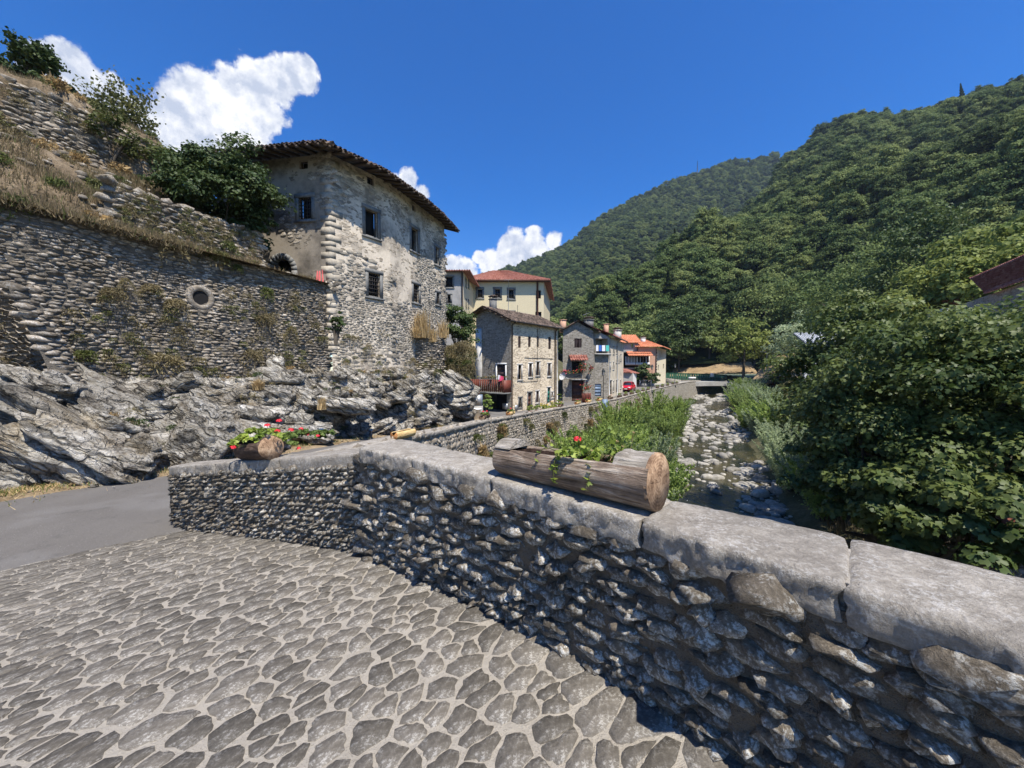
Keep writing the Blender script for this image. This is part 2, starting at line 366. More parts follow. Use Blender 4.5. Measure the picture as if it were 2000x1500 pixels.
M['tyre'] = flat_mat('tyre_rubber', (.015, .015, .015), .8)
M['headlight'] = flat_mat('headlight_glass', (.75, .78, .82), .15, spec=.7, var=.02)
M['terracotta'] = flat_mat('terracotta_pot', (.45, .17, .08), .8)
M['red_flower'] = flat_mat('red_petals', (.78, .035, .05), .6, var=.2, bump=0)
M['pink_flower'] = flat_mat('pink_petals', (.62, .14, .18), .6, var=.2, bump=0)
M['pink_rag'] = flat_mat('pink_cloth', (.72, .16, .15), .9, var=.3)
M['cloth_blue'] = flat_mat('blue_cloth', (.05, .15, .50), .9); M['cloth_teal'] = flat_mat('teal_cloth', (.10, .52, .45), .9)
M['cloth_white'] = flat_mat('white_cloth', (.8, .8, .82), .9, var=.05); M['cloth_red'] = flat_mat('red_cloth', (.6, .06, .14), .9)
M['orange_net'] = flat_mat('orange_fence', (.75, .17, .05), .7); M['green_net'] = flat_mat('green_fence', (.04, .13, .075), .7)
M['potting_soil'] = soil('potting_soil', (.03, .018, .012), (.09, .052, .034), (.19, .12, .085), 30)
M['trunk'] = stone_mat('tree_bark', (.03, .025, .02), (.08, .067, .05), (.16, .14, .11), 5, .3, .9, .03)

def plaster(name, col, stain=(.30, .28, .24), amt=.5, stone=0.0, scol=((.12, .105, .08), (.36, .32, .255)), ssc=(4.2, 4.2, 8.5), bump=.35, sc=.8):
    t = NT(name); n = t.noise(sc, 9, .62); n2 = t.noise(7, 6, .65); fine = t.noise(60, 3, .6)
    c = t.mix(t.math('MULTIPLY', t.sm(n, .42, .68), amt), col, stain); c = t.scale(c, t.math('ADD', t.math('MULTIPLY', n2, .5), .75))
    h = t.math('ADD', t.math('MULTIPLY', n2, .25), t.math('MULTIPLY', fine, .10))
    if stone > 0:
        v0 = t.map(ssc); dv = t.n('ShaderNodeVectorMath', operation='ADD'); t.l(v0, dv.inputs[0])
        nn = t.n('ShaderNodeTexNoise'); nn.inputs['Scale'].default_value = 5; nn.inputs['Detail'].default_value = 4; t.l(t.tc.outputs['Object'], nn.inputs['Vector'])
        t.l(t.scale(nn.outputs['Color'], .55), dv.inputs[1]); v = dv.outputs[0]
        e = t.voro(1.0, 'DISTANCE_TO_EDGE', v); cc = t.voro(1.0, 'F1', v, 'Color')
        sep = t.n('ShaderNodeSeparateColor'); t.l(cc, sep.inputs[0]); sm = t.sm(e, .03, .12)
        stc = t.mix(t.math('ADD', t.math('MULTIPLY', sep.outputs[0], .75), t.math('MULTIPLY', t.noise(14, 6, .7), .3)), scol[0], scol[1])
        on = t.math('MULTIPLY', sm, t.math('LESS_THAN', t.math('ADD', t.math('MULTIPLY', sep.outputs[1], .35), t.math('MULTIPLY', t.noise(.55, 6, .6), 1.0)), .30 + stone * .6))
        c = t.mix(on, c, stc); h = t.math('ADD', h, t.math('MULTIPLY', on, .8))
    return t.done(t.pbsdf(c, .92, t.bump(h, bump, .05), .15))
M['big_plaster'] = plaster('old_cream_plaster', (.72, .62, .48), (.27, .23, .18), 1.0, .55, ((.20, .165, .12), (.58, .49, .37)), (5.2, 5.2, 11), bump=.9)
M['big_plaster_grey_shaded'] = plaster('old_grey_plaster_shaded', (.32, .275, .215), (.11, .095, .075), .95, .3, ((.11, .095, .075), (.30, .26, .2)), (5.2, 5.2, 11), bump=.8)  # grey plaster, base tone lowered further to deepen the shade on this face
M['facade_stone'] = plaster('stone_facade', (.76, .64, .46), (.58, .48, .34), .5, .7, ((.32, .25, .17), (.70, .59, .43)), bump=.8)
M['gable_stone'] = plaster('grey_stone_gable', (.38, .345, .285), (.27, .24, .195), .5, 1.0, ((.13, .115, .09), (.46, .42, .35)), bump=.9)
M['yellow_plaster'] = plaster('yellow_plaster', (.68, .585, .38), (.60, .52, .35), .4)
M['grey_plaster'] = plaster('grey_plaster', (.40, .38, .345), (.24, .23, .21), .8)
M['stucco'] = plaster('pale_stucco', (.60, .575, .52), (.34, .31, .26), .8)
M['pink_plaster'] = plaster('pink_plaster', (.60, .36, .24), (.5, .32, .22), .3)
M['cream_plaster'] = plaster('cream_plaster', (.74, .66, .48), (.66, .58, .42), .3)
M['weathered_cream'] = plaster('weathered_cream', (.66, .58, .44), (.42, .37, .29), .8, .12)

def tile_mat(name, a, b, c3, sc=3.0):
    t = NT(name); n = t.noise(sc, 6, .7); cc = t.voro(4.5, 'F1', None, 'Color'); sp = t.n('ShaderNodeSeparateColor'); t.l(cc, sp.inputs[0])
    c = t.ramp(t.math('ADD', t.math('MULTIPLY', n, .55), t.math('MULTIPLY', sp.outputs[0], .45)), [(.25, a), (.5, b), (.8, c3)])
    return t.done(t.pbsdf(c, .85, t.bump(n, .4, .02), .2))
M['old_tile'] = tile_mat('old_roof_tiles', (.035, .028, .022), (.11, .08, .062), (.26, .19, .145))
M['red_tile'] = tile_mat('red_roof_tiles', (.19, .065, .045), (.32, .125, .09), (.42, .21, .155))
M['new_tile'] = tile_mat('orange_roof_tiles', (.46, .15, .07), (.60, .22, .11), (.70, .32, .19))

def wood_log(name, a, b, c3, axis=0):
    t = NT(name); v = t.map((1.5, 16, 16)); n = t.noise(2.2, 8, .7, v, .8); n2 = t.noise(7, 6, .6)
    c = t.ramp(t.math('ADD', t.math('MULTIPLY', n, .7), t.math('MULTIPLY', n2, .3)), [(.34, a), (.5, b), (.64, c3)])
    h = t.math('ADD', t.math('MULTIPLY', n, 1.2), t.math('MULTIPLY', t.noise(5, 5, .6, t.map((1, 9, 9))), .8))
    return t.done(t.pbsdf(c, .8, t.bump(h, 1.0, .02), .25))
M['log_side'] = wood_log('weathered_log_side', (.05, .034, .022), (.27, .20, .145), (.56, .48, .38))
M['log_fresh'] = wood_log('fresh_log_side', (.45, .27, .10), (.68, .47, .20), (.80, .62, .33))
M['log_dark'] = wood_log('dark_bark', (.03, .018, .012), (.085, .052, .036), (.20, .14, .10))
def wood_end(name, a, b, c3, r=.15):
    t = NT(name); v = t.map((0, 1, 1)); ln = t.n('ShaderNodeVectorMath', operation='LENGTH'); t.l(v, ln.inputs[0])
    d = t.math('ADD', ln.outputs['Value'], t.math('MULTIPLY', t.noise(9, 4), .02)); ringv = t.math('SINE', t.math('MULTIPLY', d, 420 * .14 / r))
    n = t.noise(14, 7, .7); c = t.ramp(t.math('ADD', t.math('MULTIPLY', n, .7), t.math('MULTIPLY', ringv, .025)), [(.25, a), (.38, b), (.55, c3)])
    sepx = t.n('ShaderNodeSeparateXYZ'); t.l(v, sepx.inputs[0]); ang = t.math('ARCTAN2', sepx.outputs[2], sepx.outputs[1])
    cb = t.n('ShaderNodeCombineXYZ'); t.l(t.math('MULTIPLY', ang, 3.0), cb.inputs[0]); t.l(t.math('MULTIPLY', d, 6), cb.inputs[1])
    ck = t.sm(t.noise(2.4, 5, .6, cb.outputs[0]), .42, .34); ck = t.math('MULTIPLY', ck, t.sm(d, r * 1.0, r * .3)); c = t.mix(ck, c, (.03, .015, .008))
    return t.done(t.pbsdf(c, .8, t.bump(t.math('SUBTRACT', t.math('MULTIPLY', n, .4), ck), .8, .01), .2))
M['log_end'] = wood_end('weathered_log_end', (.14, .08, .045), (.38, .25, .15), (.62, .46, .31))
M['fresh_end'] = wood_end('fresh_log_end', (.42, .16, .05), (.58, .28, .10), (.70, .42, .20), .12)

def water():
    t = NT('river_water'); n = t.noise(1.8, 5, .6, t.map((1, .6, 1))); n2 = t.noise(7, 4, .6); b = t.noise(.35, 4)
    c = t.mix(t.sm(b, .4, .65), (.012, .014, .006), (.07, .058, .026)); c = t.mix(t.sm(t.noise(3.5, 5), .66, .72), c, (.6, .62, .62))
    return t.done(t.pbsdf(c, .09, t.bump(t.math('ADD', n, t.math('MULTIPLY', n2, .4)), .55, .12), .5))
M['water'] = water()
# ------------------------------------------------------------- masonry of real stones
def knn(P, k):
    n = len(P); k = min(k, n - 1); outi = np.zeros((n, k), np.int64)
    for a in range(0, n, 600):
        D = ((P[a:a + 600, None, :] - P[None]) ** 2).sum(-1); D[np.arange(len(D)), a + np.arange(len(D))] = 1e18
        outi[a:a + 600] = np.argpartition(D, k - 1, axis=1)[:, :k]
    return outi
def seeds(u0, u1, v0, v1, w, h, coursed, rng, jit=.75, vary=.0):
    pts = []; v = v0 + h / 2; r = 0
    while v < v1 + h / 2:
        u = u0 + rng.uniform(0, w)
        while u < u1:
            ww = w * rng.uniform(1 - .62 * coursed - vary, 1 + .9 * coursed + vary) ** 1.0
            pts.append((u + ww / 2 + rng.uniform(-.5, .5) * w * jit * .5, v + rng.uniform(-.5, .5) * h * (jit if not coursed else jit * .45))); u += ww
        v += h * (rng.uniform(.55, 1.5) if coursed else 1.0); r += 1
    return np.array(pts)
def masonry(parent, name, S, ur, vr, w, h, gap, prot, mat, K=10, coursed=True, seed=1, keep=None, n_ind=300, rough=.25, dome=.72, size_at=None, smooth=True, tilt=.25, pts=None, tintf=None, power=1.0, two=False, cap=1.1):
    rng = np.random.default_rng(seed)
    P = seeds(ur[0], ur[1], vr[0], vr[1], w, h, coursed, rng) if pts is None else pts
    if keep is not None: P = P[keep(P[:, 0], P[:, 1])]
    asp = w / h; Q = P * np.array([1 / asp, 1.0]); nb = knn(Q, 14)
    th = (np.arange(K) + rng.uniform(0, 1, (len(P), 1))) * 2 * math.pi / K
    U = np.stack([np.cos(th), np.sin(th)], -1)
    D = Q[nb] - Q[:, None]; d2 = (D ** 2).sum(-1)
    dot = np.einsum('njc,nkc->nkj', D, U); t = np.where(dot > 1e-6, d2[:, None, :] * .5 / np.maximum(dot, 1e-6), 9e9)
    R = t.min(-1); R = np.minimum(R, h * cap) - gap * .6
    sw_ = .9 if two else .6; R = R * sw_ + (1 - sw_) / 2 * (np.roll(R, 1, 1) + np.roll(R, -1, 1)); R = R * (1 + rng.uniform(-.5, .3, R.shape) * rough); R = np.maximum(R, h * .08)
    off = U * R[..., None] * np.array([asp, 1.0]); off[..., 0] -= np.sign(off[..., 0]) * np.minimum(gap * .4 * (asp - 1) * .3, np.abs(off[..., 0]) * .3)
    pr = prot * rng.uniform(.35, 1.25, len(P)) ** power; ta = rng.normal(0, tilt, (len(P), 2))
    tint = rng.uniform(0, 1, len(P)) if tintf is None else tintf(P, rng)
    rings = []
    for f, hh in (((1.02, -.5), (dome, 1.0)) if two else ((1.03, -.6), (.97, .45), (dome, 1.0))):
        o = off * f; hv = pr[:, None] * hh * np.ones(K)
        if hh > 0:
            hv = hv * (1 + rng.uniform(-1, 1, hv.shape) * rough * (.25 if two else .9)) + pr[:, None] * (o[..., 0] * ta[:, :1] / w + o[..., 1] * ta[:, 1:] / h) * 1.6 * hh
        else: hv = hv - .012
        rings.append((P[:, None] + o, hv))
    cen = (P[:, None], pr[:, None] * (1.05 + rng.uniform(-.2, .2, (len(P), 1)) * rough * (.3 if two else 2)))
    UV = np.concatenate([r[0] for r in rings] + [cen[0]], 1); HV = np.concatenate([r[1] for r in rings] + [cen[1]], 1)
    sp, sn = S(UV[..., 0].ravel(), UV[..., 1].ravel()); V = (sp + sn * HV.ravel()[:, None]).reshape(len(P), -1, 3)
    j = np.arange(K); j2 = (j + 1) % K
    q = np.concatenate([np.stack([j + a * K, j2 + a * K, j2 + (a + 1) * K, j + (a + 1) * K], 1) for a in range(len(rings) - 1)]); nr_ = len(rings); tr = np.stack([j + (nr_ - 1) * K, j2 + (nr_ - 1) * K, np.full(K, nr_ * K)], 1)
    nv = nr_ * K + 1; C = V.mean(1)
    area = (R.mean(1) ** 2) * asp; v2 = C - np.array([0, 0, EYE]); dist = np.linalg.norm(v2, axis=1)
    cp, cn = S(P[:, 0], P[:, 1]); facing = np.abs((v2 * cn).sum(1)) / dist
    x, y = px_of(C); vis = (v2[:, 1] > .2) & (x > -60) & (x < 2060) & (y > -60) & (y < 1560)
    score = np.where(vis, area * facing / dist ** 2, 0) if size_at is None else size_at(C, area)
    order = np.argsort(-score); ind = order[:n_ind]; rest = order[n_ind:]; root = rootloc(parent) if parent is not None else np.zeros(3)
    for i in ind:
        me = make_mesh(name, V[i] - C[i], [q, tr], smooth, np.full(nv, tint[i]), [mat]); link(name, me, parent, C[i] - root)
    if len(rest):
        Fq = (q[None] + (np.arange(len(rest)) * nv)[:, None, None]).reshape(-1, 4); Ft = (tr[None] + (np.arange(len(rest)) * nv)[:, None, None]).reshape(-1, 3)
        me = make_mesh(name + '_rest', V[rest].reshape(-1, 3) - root, [Fq, Ft], smooth, np.repeat(tint[rest], nv), [mat]); link(name + '_field', me, parent, kind='stuff')

def polyline_S(path, z_of=None, batter=0.0, bulge=0.0, bseed=3):
    """vertical wall over a ground polyline; u = metres along, v = height; faces to the right of travel"""
    path = np.array(path, float); seg = np.diff(path, axis=0); L = np.hypot(seg[:, 0], seg[:, 1]); cu = np.concatenate([[0], np.cumsum(L)])
    T = seg / L[:, None]; Tn = np.vstack([T[:1], (T[1:] + T[:-1]), T[-1:]]); Tn /= np.linalg.norm(Tn, axis=1)[:, None]
    def S(u, v):
        u = np.asarray(u, float); v = np.asarray(v, float)
        i = np.clip(np.searchsorted(cu, u, side='right') - 1, 0, len(L) - 1); xy = path[i] + T[i] * (u - cu[i])[..., None]
        f = np.clip((u - cu[i]) / L[i], 0, 1)[..., None]; t = Tn[i] * (1 - f) + Tn[i + 1] * f; t = t / np.linalg.norm(t, axis=-1)[..., None]
        n = np.stack([t[..., 1], -t[..., 0], np.zeros_like(u)], -1)
        zb = 0 if z_of is None else z_of(u)
        Z = zb + v; p = np.concatenate([xy, np.asarray(Z)[..., None]], -1); p = p - n * (batter * v)[..., None]
        if bulge: p = p + n * (bulge * (vnoise(P3(u * .5, v * .6, bseed), bseed) - .5))[..., None]
        return p, n
    S.length = cu[-1]; S.cu = cu
    return S
def surf_grid(S, ur, vr, nu, nv, rough=0.0, sc=8, seed=1, back=0.0, vt=None):
    u = np.linspace(*ur, nu); v = np.linspace(0, 1, nv); UU, TT = np.meshgrid(u, v, indexing='ij')
    if vt is None: VV = vr[0] + (vr[1] - vr[0]) * TT
    else: VV = vr[0] + (vt(UU) - vr[0]) * TT
    p, n = S(UU.ravel(), VV.ravel())
    if rough: p = p + n * (rough * (fbm(p * sc, 3, seed) - .5) * 2)[:, None]
    p = p - n * back
    return p.reshape(nu, nv, 3)

# ------------------------------------------------------------- leaves
LEAFQ = np.array([[0, -.5, 0], [.32, -.1, .10], [0, .5, .02], [-.32, -.1, .10]]) # folded quad
def leaves(C, size, N=None, rng=RNG, kind='leaf', aspect=1.0, droop=0.0, up=None):
    """C (n,3) centres -> verts, faces; each leaf a small folded blade"""
    n = len(C); size = np.broadcast_to(np.asarray(size, float), (n,))
    if N is None: N = rng.normal(size=(n, 3)); N[:, 2] += .5
    N = N / (np.linalg.norm(N, axis=1)[:, None] + 1e-9)
    d = rng.normal(size=(n, 3)) if up is None else up + rng.normal(size=(n, 3)) * .35
    d[:, 2] -= droop
    d -= N * (d * N).sum(1)[:, None]; d /= np.linalg.norm(d, axis=1)[:, None] + 1e-9; s = np.cross(d, N)
    if kind == 'leaf':
        T = np.array([[0, -.5, 0], [.40, 0.02, .12], [0, .5, -.05], [-.40, .02, .12]]); f = np.array([[0, 1, 2], [0, 2, 3]])
    elif kind == 'maple':
        T = np.array([[0, -.42, 0], [.55, -.1, .10], [.22, .05, .04], [.30, .42, .0], [0, .58, -.10], [-.30, .42, .0], [-.22, .05, .04], [-.55, -.1, .10]])
        f = np.array([[0, 1, 2], [0, 2, 6], [0, 6, 7], [2, 3, 4], [2, 4, 6], [6, 4, 5]])
    elif kind == 'blade':
        T = np.array([[-.5, -.5, 0], [.5, -.5, 0], [.10, .5, 0], [-.10, .5, 0]]); f = np.array([[0, 1, 2, 3]])
    T = T * np.array([aspect, 1, 1]); V = C[:, None] + size[:, None, None] * (T[None, :, 0:1] * s[:, None] + T[None, :, 1:2] * d[:, None] + T[None, :, 2:3] * N[:, None])
    k = len(T); Fc = (f[None] + (np.arange(n) * k)[:, None, None]).reshape(-1, f.shape[1])
    return V.reshape(-1, 3), [Fc], k
def crown_points(rx, ry, rz, nclump, per, rng, cr=.28, lo=-.75, shell=.55, spread=.5):
    """leaf points on many round clumps filling an uneven ellipsoid crown"""
    d = rng.normal(size=(nclump * 3, 3)); d /= np.linalg.norm(d, axis=1)[:, None]; d = d[d[:, 2] > lo][:nclump]
    rad = rng.uniform(shell, 1.0, len(d)) ** .6; lump = .66 + .62 * vnoise(d * 2.1 + 5, int(rng.integers(99)))
    c = d * (rad * lump)[:, None] * np.array([rx, ry, rz]); r = cr * min(rx, ry, rz) * rng.uniform(.6, 1.35, len(c))
    e = rng.normal(size=(len(c), per, 3)); e /= np.linalg.norm(e, axis=2)[..., None]; e[..., 2] = np.where(e[..., 2] < -.35, -e[..., 2] * .6, e[..., 2])
    q = rng.uniform(spread, 1.05, (len(c), per, 1)); p = c[:, None] + e * q * r[:, None, None] * np.array([1.15, 1.15, .8])
    nrm = e + rng.normal(size=e.shape) * .45; nrm[..., 2] += .45
    ct = rng.uniform(0, 1, len(c))
    return p.reshape(-1, 3), nrm.reshape(-1, 3), np.repeat(ct, per), c, r
def leaf_mesh(name, P, N, size, mat, rng, kind='leaf', tint=None, aspect=1.0, droop=.4):
    n = len(P); V, Fc, k = leaves(P, size * rng.uniform(.65, 1.3, n), N, rng, kind, aspect, droop)
    t = rng.uniform(0, 1, n) if tint is None else np.clip(tint * .6 + rng.uniform(0, 1, n) * .4, 0, 1)
    return make_mesh(name, V, Fc, False, np.repeat(t, k), [mat])
def branch_tree(H, r0, crown_c, crown_r, nb, rng, k=7, lean=(0, 0)):
    m = MB(); top = np.array([lean[0], lean[1], H]); pts = np.array([[0, 0, -.3], [lean[0] * .1, lean[1] * .1, H * .3], [lean[0] * .5 + rng.normal() * .1, lean[1] * .5, H * .65], top])
    m.tube(pts, [r0 * 1.25, r0, r0 * .7, r0 * .25], k, .5)
    for i in range(nb):
        t = rng.uniform(.3, .95); a = rng.uniform(0, 2 * math.pi); b0 = pts[0] * (1 - t) + top * t; b0 = np.array([np.interp(t * H, pts[:, 2], pts[:, 0]), np.interp(t * H, pts[:, 2], pts[:, 1]), t * H])
        e = crown_c + np.array([math.cos(a), math.sin(a), rng.uniform(-.4, .8)]) * crown_r * rng.uniform(.5, .85)
        mid = (b0 + e) / 2 + rng.normal(size=3) * .1 * crown_r - np.array([0, 0, .06 * H]); rr = r0 * (.55 - .35 * t)
        m.tube(np.array([b0, mid, e]), [rr, rr * .6, rr * .15], 5, .5)
    return m

# ------------------------------------------------------------- buildings
def wall_panel(mb, A, B, z0, z1, holes=(), deep=.28, gable=None, tint=.5):
    """outward face of a wall A->B (outside on the right hand), with real openings; gable = list of (u, z) above z1"""
    A = np.array(A[:2], float); B = np.array(B[:2], float); D = B - A; L = np.hypot(*D); D /= L; Nn = np.array([D[1], -D[0]])
    def pt(u, z, w=0.0): return (A[0] + D[0] * u + Nn[0] * w, A[1] + D[1] * u + Nn[1] * w, z)
    us = sorted({0.0, L, *[h[0] for h in holes], *[h[1] for h in holes]}); zs = sorted({z0, z1, *[h[2] for h in holes], *[h[3] for h in holes]})
    us = [u for u in us if -1e-6 <= u <= L + 1e-6]
    for i in range(len(us) - 1):
        for j in range(len(zs) - 1):
            uc, zc = (us[i] + us[i + 1]) / 2, (zs[j] + zs[j + 1]) / 2
            if any(h[0] < uc < h[1] and h[2] < zc < h[3] for h in holes): continue
            mb.quad(pt(us[i], zs[j]), pt(us[i + 1], zs[j]), pt(us[i + 1], zs[j + 1]), pt(us[i], zs[j + 1]), tint)
    for h in holes:
        a, b, c, d = h[:4]
        mb.quad(pt(a, c), pt(a, d), pt(a, d, -deep), pt(a, c, -deep)); mb.quad(pt(b, d), pt(b, c), pt(b, c, -deep), pt(b, d, -deep))
        mb.quad(pt(a, d), pt(b, d), pt(b, d, -deep), pt(a, d, -deep)); mb.quad(pt(b, c), pt(a, c), pt(a, c, -deep), pt(b, c, -deep))
    if gable: mb.poly([pt(0, z1)] + [pt(L, z1)] + [pt(u, z) for u, z in gable[::-1]], tint)
    return pt, Nn, D, L
def lbox(mb, A, B, u0, u1, z0, z1, w0, w1, tint=.5):
    A = np.array(A[:2], float); B = np.array(B[:2], float); D = B - A; D /= np.hypot(*D); Nn = np.array([D[1], -D[0]])
    uc, wc = (u0 + u1) / 2, (w0 + w1) / 2; c = A + D * uc + Nn * wc
    mb.box((c[0], c[1], (z0 + z1) / 2), (D[0] * (u1 - u0) / 2, D[1] * (u1 - u0) / 2, 0), (Nn[0] * (w1 - w0) / 2, Nn[1] * (w1 - w0) / 2, 0), (0, 0, (z1 - z0) / 2), tint)
def window(parent, A, B, h, frame=None, fw=.16, kind='glass', name='window', leaf=None, deep=.26, sill=True):
    """window or door in the opening h; kind: open, glass, bars, shutter, door"""
    a, b, c, d = h[:4]; mb = MB()
    if kind in ('shutter', 'door'):
        m = (a + b) / 2; g = .012
        for q0, q1 in (((a, m - g), (m + g, b)) if (b - a) > .75 and kind == 'shutter' or (b - a) > 1.6 else ((a, b),)):
            lbox(mb, A, B, q0 + .02, q1 - .02, c + .01, d - .02, -.14, -.09)
            nsl = 4 if kind == 'door' else 9
            for i in range(nsl):
                zz = c + (d - c) * (i + .5) / nsl; lbox(mb, A, B, q0 + .07, q1 - .07, zz - (d - c) / nsl * .32, zz + (d - c) / nsl * .32, -.09, -.07)
    elif kind == 'glass':
        m = (a + b) / 2; t = .035
        for q in (a + t, m, b - t): lbox(mb, A, B, q - t, q + t, c, d, -.20, -.15)
        for q in (c + t, (c + d) / 2, d - t): lbox(mb, A, B, a + 2 * t, m - t, q - t * .8, q + t * .8, -.195, -.155); lbox(mb, A, B, m + t, b - 2 * t, q - t * .8, q + t * .8, -.195, -.155)
    else:
        lbox(mb, A, B, a, a + .05, c, d, -.2, -.15); lbox(mb, A, B, b - .05, b, c, d, -.2, -.15); lbox(mb, A, B, a + .05, b - .05, d - .05, d, -.2, -.15)
    w = part(name, mb, leaf or M['old_timber'], parent)
    pn = MB(); lbox(pn, A, B, a - .01, b + .01, c - .01, d + .01, -deep - .05, -deep + .02); part('pane', pn, M['glass'] if kind == 'glass' else M['dark'], w)
    if kind == 'bars':
        bm = MB()
        for i in range(1, 5): u = a + (b - a) * i / 5; lbox(bm, A, B, u - .013, u + .013, c, d, -.08, -.055)
        for i in range(1, 6): z = c + (d - c) * i / 6; lbox(bm, A, B, a, b, z - .012, z + .012, -.055, -.035)
        part('bar', bm, M['iron'], w)
    if frame is not None:
        fm = MB(); e = .035
        lbox(fm, A, B, a - fw, a, c - fw * .4, d, -.05, e); lbox(fm, A, B, b, b + fw, c - fw * .4, d, -.05, e); lbox(fm, A, B, a - fw - .03, b + fw + .03, d, d + fw * 1.1, -.05, e + .012)
        if kind != 'door' and sill: lbox(fm, A, B, a - fw - .05, b + fw + .05, c - fw * .9, c - fw * .4, -.05, e + .05); lbox(fm, A, B, a, b, c - fw * .4, c, -.05, e * .6)
        part('frame', fm, frame, w)
    return w
def tile_slope(mb, E0, E1, R1, R0, sp=.24, row=.42, amp=.05, step=.035, rng=RNG, thick=.10):
    """barrel-tiled slope: eave E0->E1 (left to right from outside), ridge R0->R1"""
    E0, E1, R0, R1 = [np.array(q, float) for q in (E0, E1, R0, R1)]
    L = np.linalg.norm(E1 - E0); H = np.linalg.norm((R0 + R1) / 2 - (E0 + E1) / 2); nc = max(2, int(L / sp)); nr = max(2, int(H / row)); per = 5
    nrm = np.cross(E1 - E0, R0 - E0) if np.linalg.norm(R0 - E0) > .3 else np.cross(E1 - E0, R1 - E0); nrm /= np.linalg.norm(nrm)
    if nrm[2] < 0: nrm = -nrm
    u = np.linspace(0, 1, nc * per + 1); w = np.cos(np.arange(len(u)) * 2 * math.pi / per) * amp
    rows = []; tr = []; jit = rng.uniform(-1, 1, (nr, nc + 1)); ct = rng.uniform(0, 1, (nr, nc + 1)); ci = np.minimum((np.arange(len(u)) + per // 2) // per, nc)
    for r in range(nr):
        for e in (0, 1):
            t = (r + e) / nr; hgt = w + (step if e == 0 else 0.0) + jit[r, ci] * .012
            Lp = E0 + (R0 - E0) * t; Rp = E1 + (R1 - E1) * t
            rows.append(Lp + (Rp - Lp) * u[:, None] + nrm * hgt[:, None]); tr.append(ct[r, ci])
    G = np.array(rows); mb.grid(G, np.array(tr))
    dn = np.array([0, 0, -thick]); eo = np.stack([G[0], G[0] + dn], 0); mb.grid(eo)
    mb.quad(E0 + dn * .6, E1 + dn * .6, R1 + dn * .6, R0 + dn * .6)
def chimney(parent, x, y, z, w=.5, h=1.0, mat=None, cap=True, rot=.6):
    m = MB(); c, s = math.cos(rot), math.sin(rot); ax = np.array([c, s, 0]) * w / 2; ay = np.array([-s, c, 0]) * w / 2
    m.box((x, y, z + h / 2 - .3), ax, ay, (0, 0, h / 2 + .3)); m.box((x, y, z + h + .03), ax * 1.25, ay * 1.25, (0, 0, .04))
    ch = part('chimney', m, mat or M['grey_stone'], parent)
    if cap:
        k = MB()
        for a in (-1, 1):
            for b in (-1, 1): k.box(np.array([x, y, z + h + .17]) + ax * a * .8 + ay * b * .8, ax * .16, ay * .16, (0, 0, .1))
        k.box((x, y, z + h + .31), ax * 1.3, ay * 1.3, (0, 0, .04)); k.box((x, y, z + h + .38), ax * .8, ay * .8, (0, 0, .04)); part('cap', k, M['old_tile'], ch)
# ------------------------------------------------------------- ground lines (metres; x right, y ahead)
def zE(D): return EYE - D
E_LINE = np.array([(-3.55, 5.0), (-3.75, 6.6), (-3.3, 8.0), (-2.7, 10.1), (-2.15, 14), (-1.7, 18), (0, 24.8), (4.8, 36), (12.2, 46), (22, 60), (33, 75), (41, 87), (48, 97)])
E_D = np.array([1.52, 1.56, 1.6, 1.7, 2.05, 2.4, 2.9, 3.4, 3.4, 2.9, 2.35, 2.35, 2.4])
def street_z(y): return EYE - (np.interp(y, E_LINE[:, 1], E_D) + .48 + .25 * np.exp(-((np.asarray(y) - 7.5) / 4.0) ** 2))
def river_x(y): return 14 + (np.asarray(y, float) - 25) * .51 - 1.2 * np.exp(-((np.asarray(y) - 60) / 20.) ** 2)
def river_z(y): return EYE - (8.6 - (np.asarray(y, float) - 25) * .045)
def E_x(y): return np.interp(y, E_LINE[:, 1], E_LINE[:, 0], left=-3.6)
T_DIR = np.array([-.756, .655])
def deck_z(x, y):
    t = np.asarray(x) * T_DIR[0] + np.asarray(y) * T_DIR[1]; tt = np.maximum(t, 0)
    return EYE - (1.57 + .02 * tt + .0110 * tt ** 2 + np.where(t < 0, .012 * t * t, 0))

# river bed and banks
ys = np.concatenate([np.linspace(-40, 0, 20), np.linspace(1, 100, 150), np.linspace(103, 160, 20)])
qs = np.concatenate([np.linspace(-60, -14, 10), np.linspace(-13, 13, 90), np.linspace(14, 130, 50)])
YY, QQ = np.meshgrid(ys, qs, indexing='ij'); XX = river_x(YY) + QQ
hw = 2.5 + .012 * np.maximum(YY, 0)
def sstep(x, a, b): t = np.clip((x - a) / (b - a), 0, 1); return t * t * (3 - 2 * t)
ZZ = river_z(YY) - .35 + 1.2 * sstep(-QQ, hw, hw + 3.5) + 1.0 * sstep(-QQ, hw + 3.5, hw + 12)
ZZ += sstep(QQ, hw, hw + 2) * .9 + sstep(QQ, hw + 1.5, hw + 12) * (EYE - 2.9 - river_z(YY) - .55)
ZZ += .10 * np.maximum(QQ - 18, 0)
ZZ += (fbm(P3(XX.ravel() * .5, YY.ravel() * .5, 0), 4, 5).reshape(XX.shape) - .5) * .7 + (fbm(P3(XX.ravel() * 2.2, YY.ravel() * 2.2, 0), 2, 9).reshape(XX.shape) - .5) * .3
mb = MB(); mb.grid(np.stack([XX, YY, ZZ], -1), flip=True); structure('river_bed', mb, M['bank_soil'], True)
wy = np.linspace(-40, 140, 90); mb = MB(); q = np.array([-7, 0, 7.0])
G = np.stack([river_x(wy)[:, None] + q[None], np.repeat(wy[:, None], 3, 1), np.repeat(river_z(wy)[:, None], 3, 1)], -1); mb.grid(G, flip=True); structure('river_water', mb, M['water'], True)
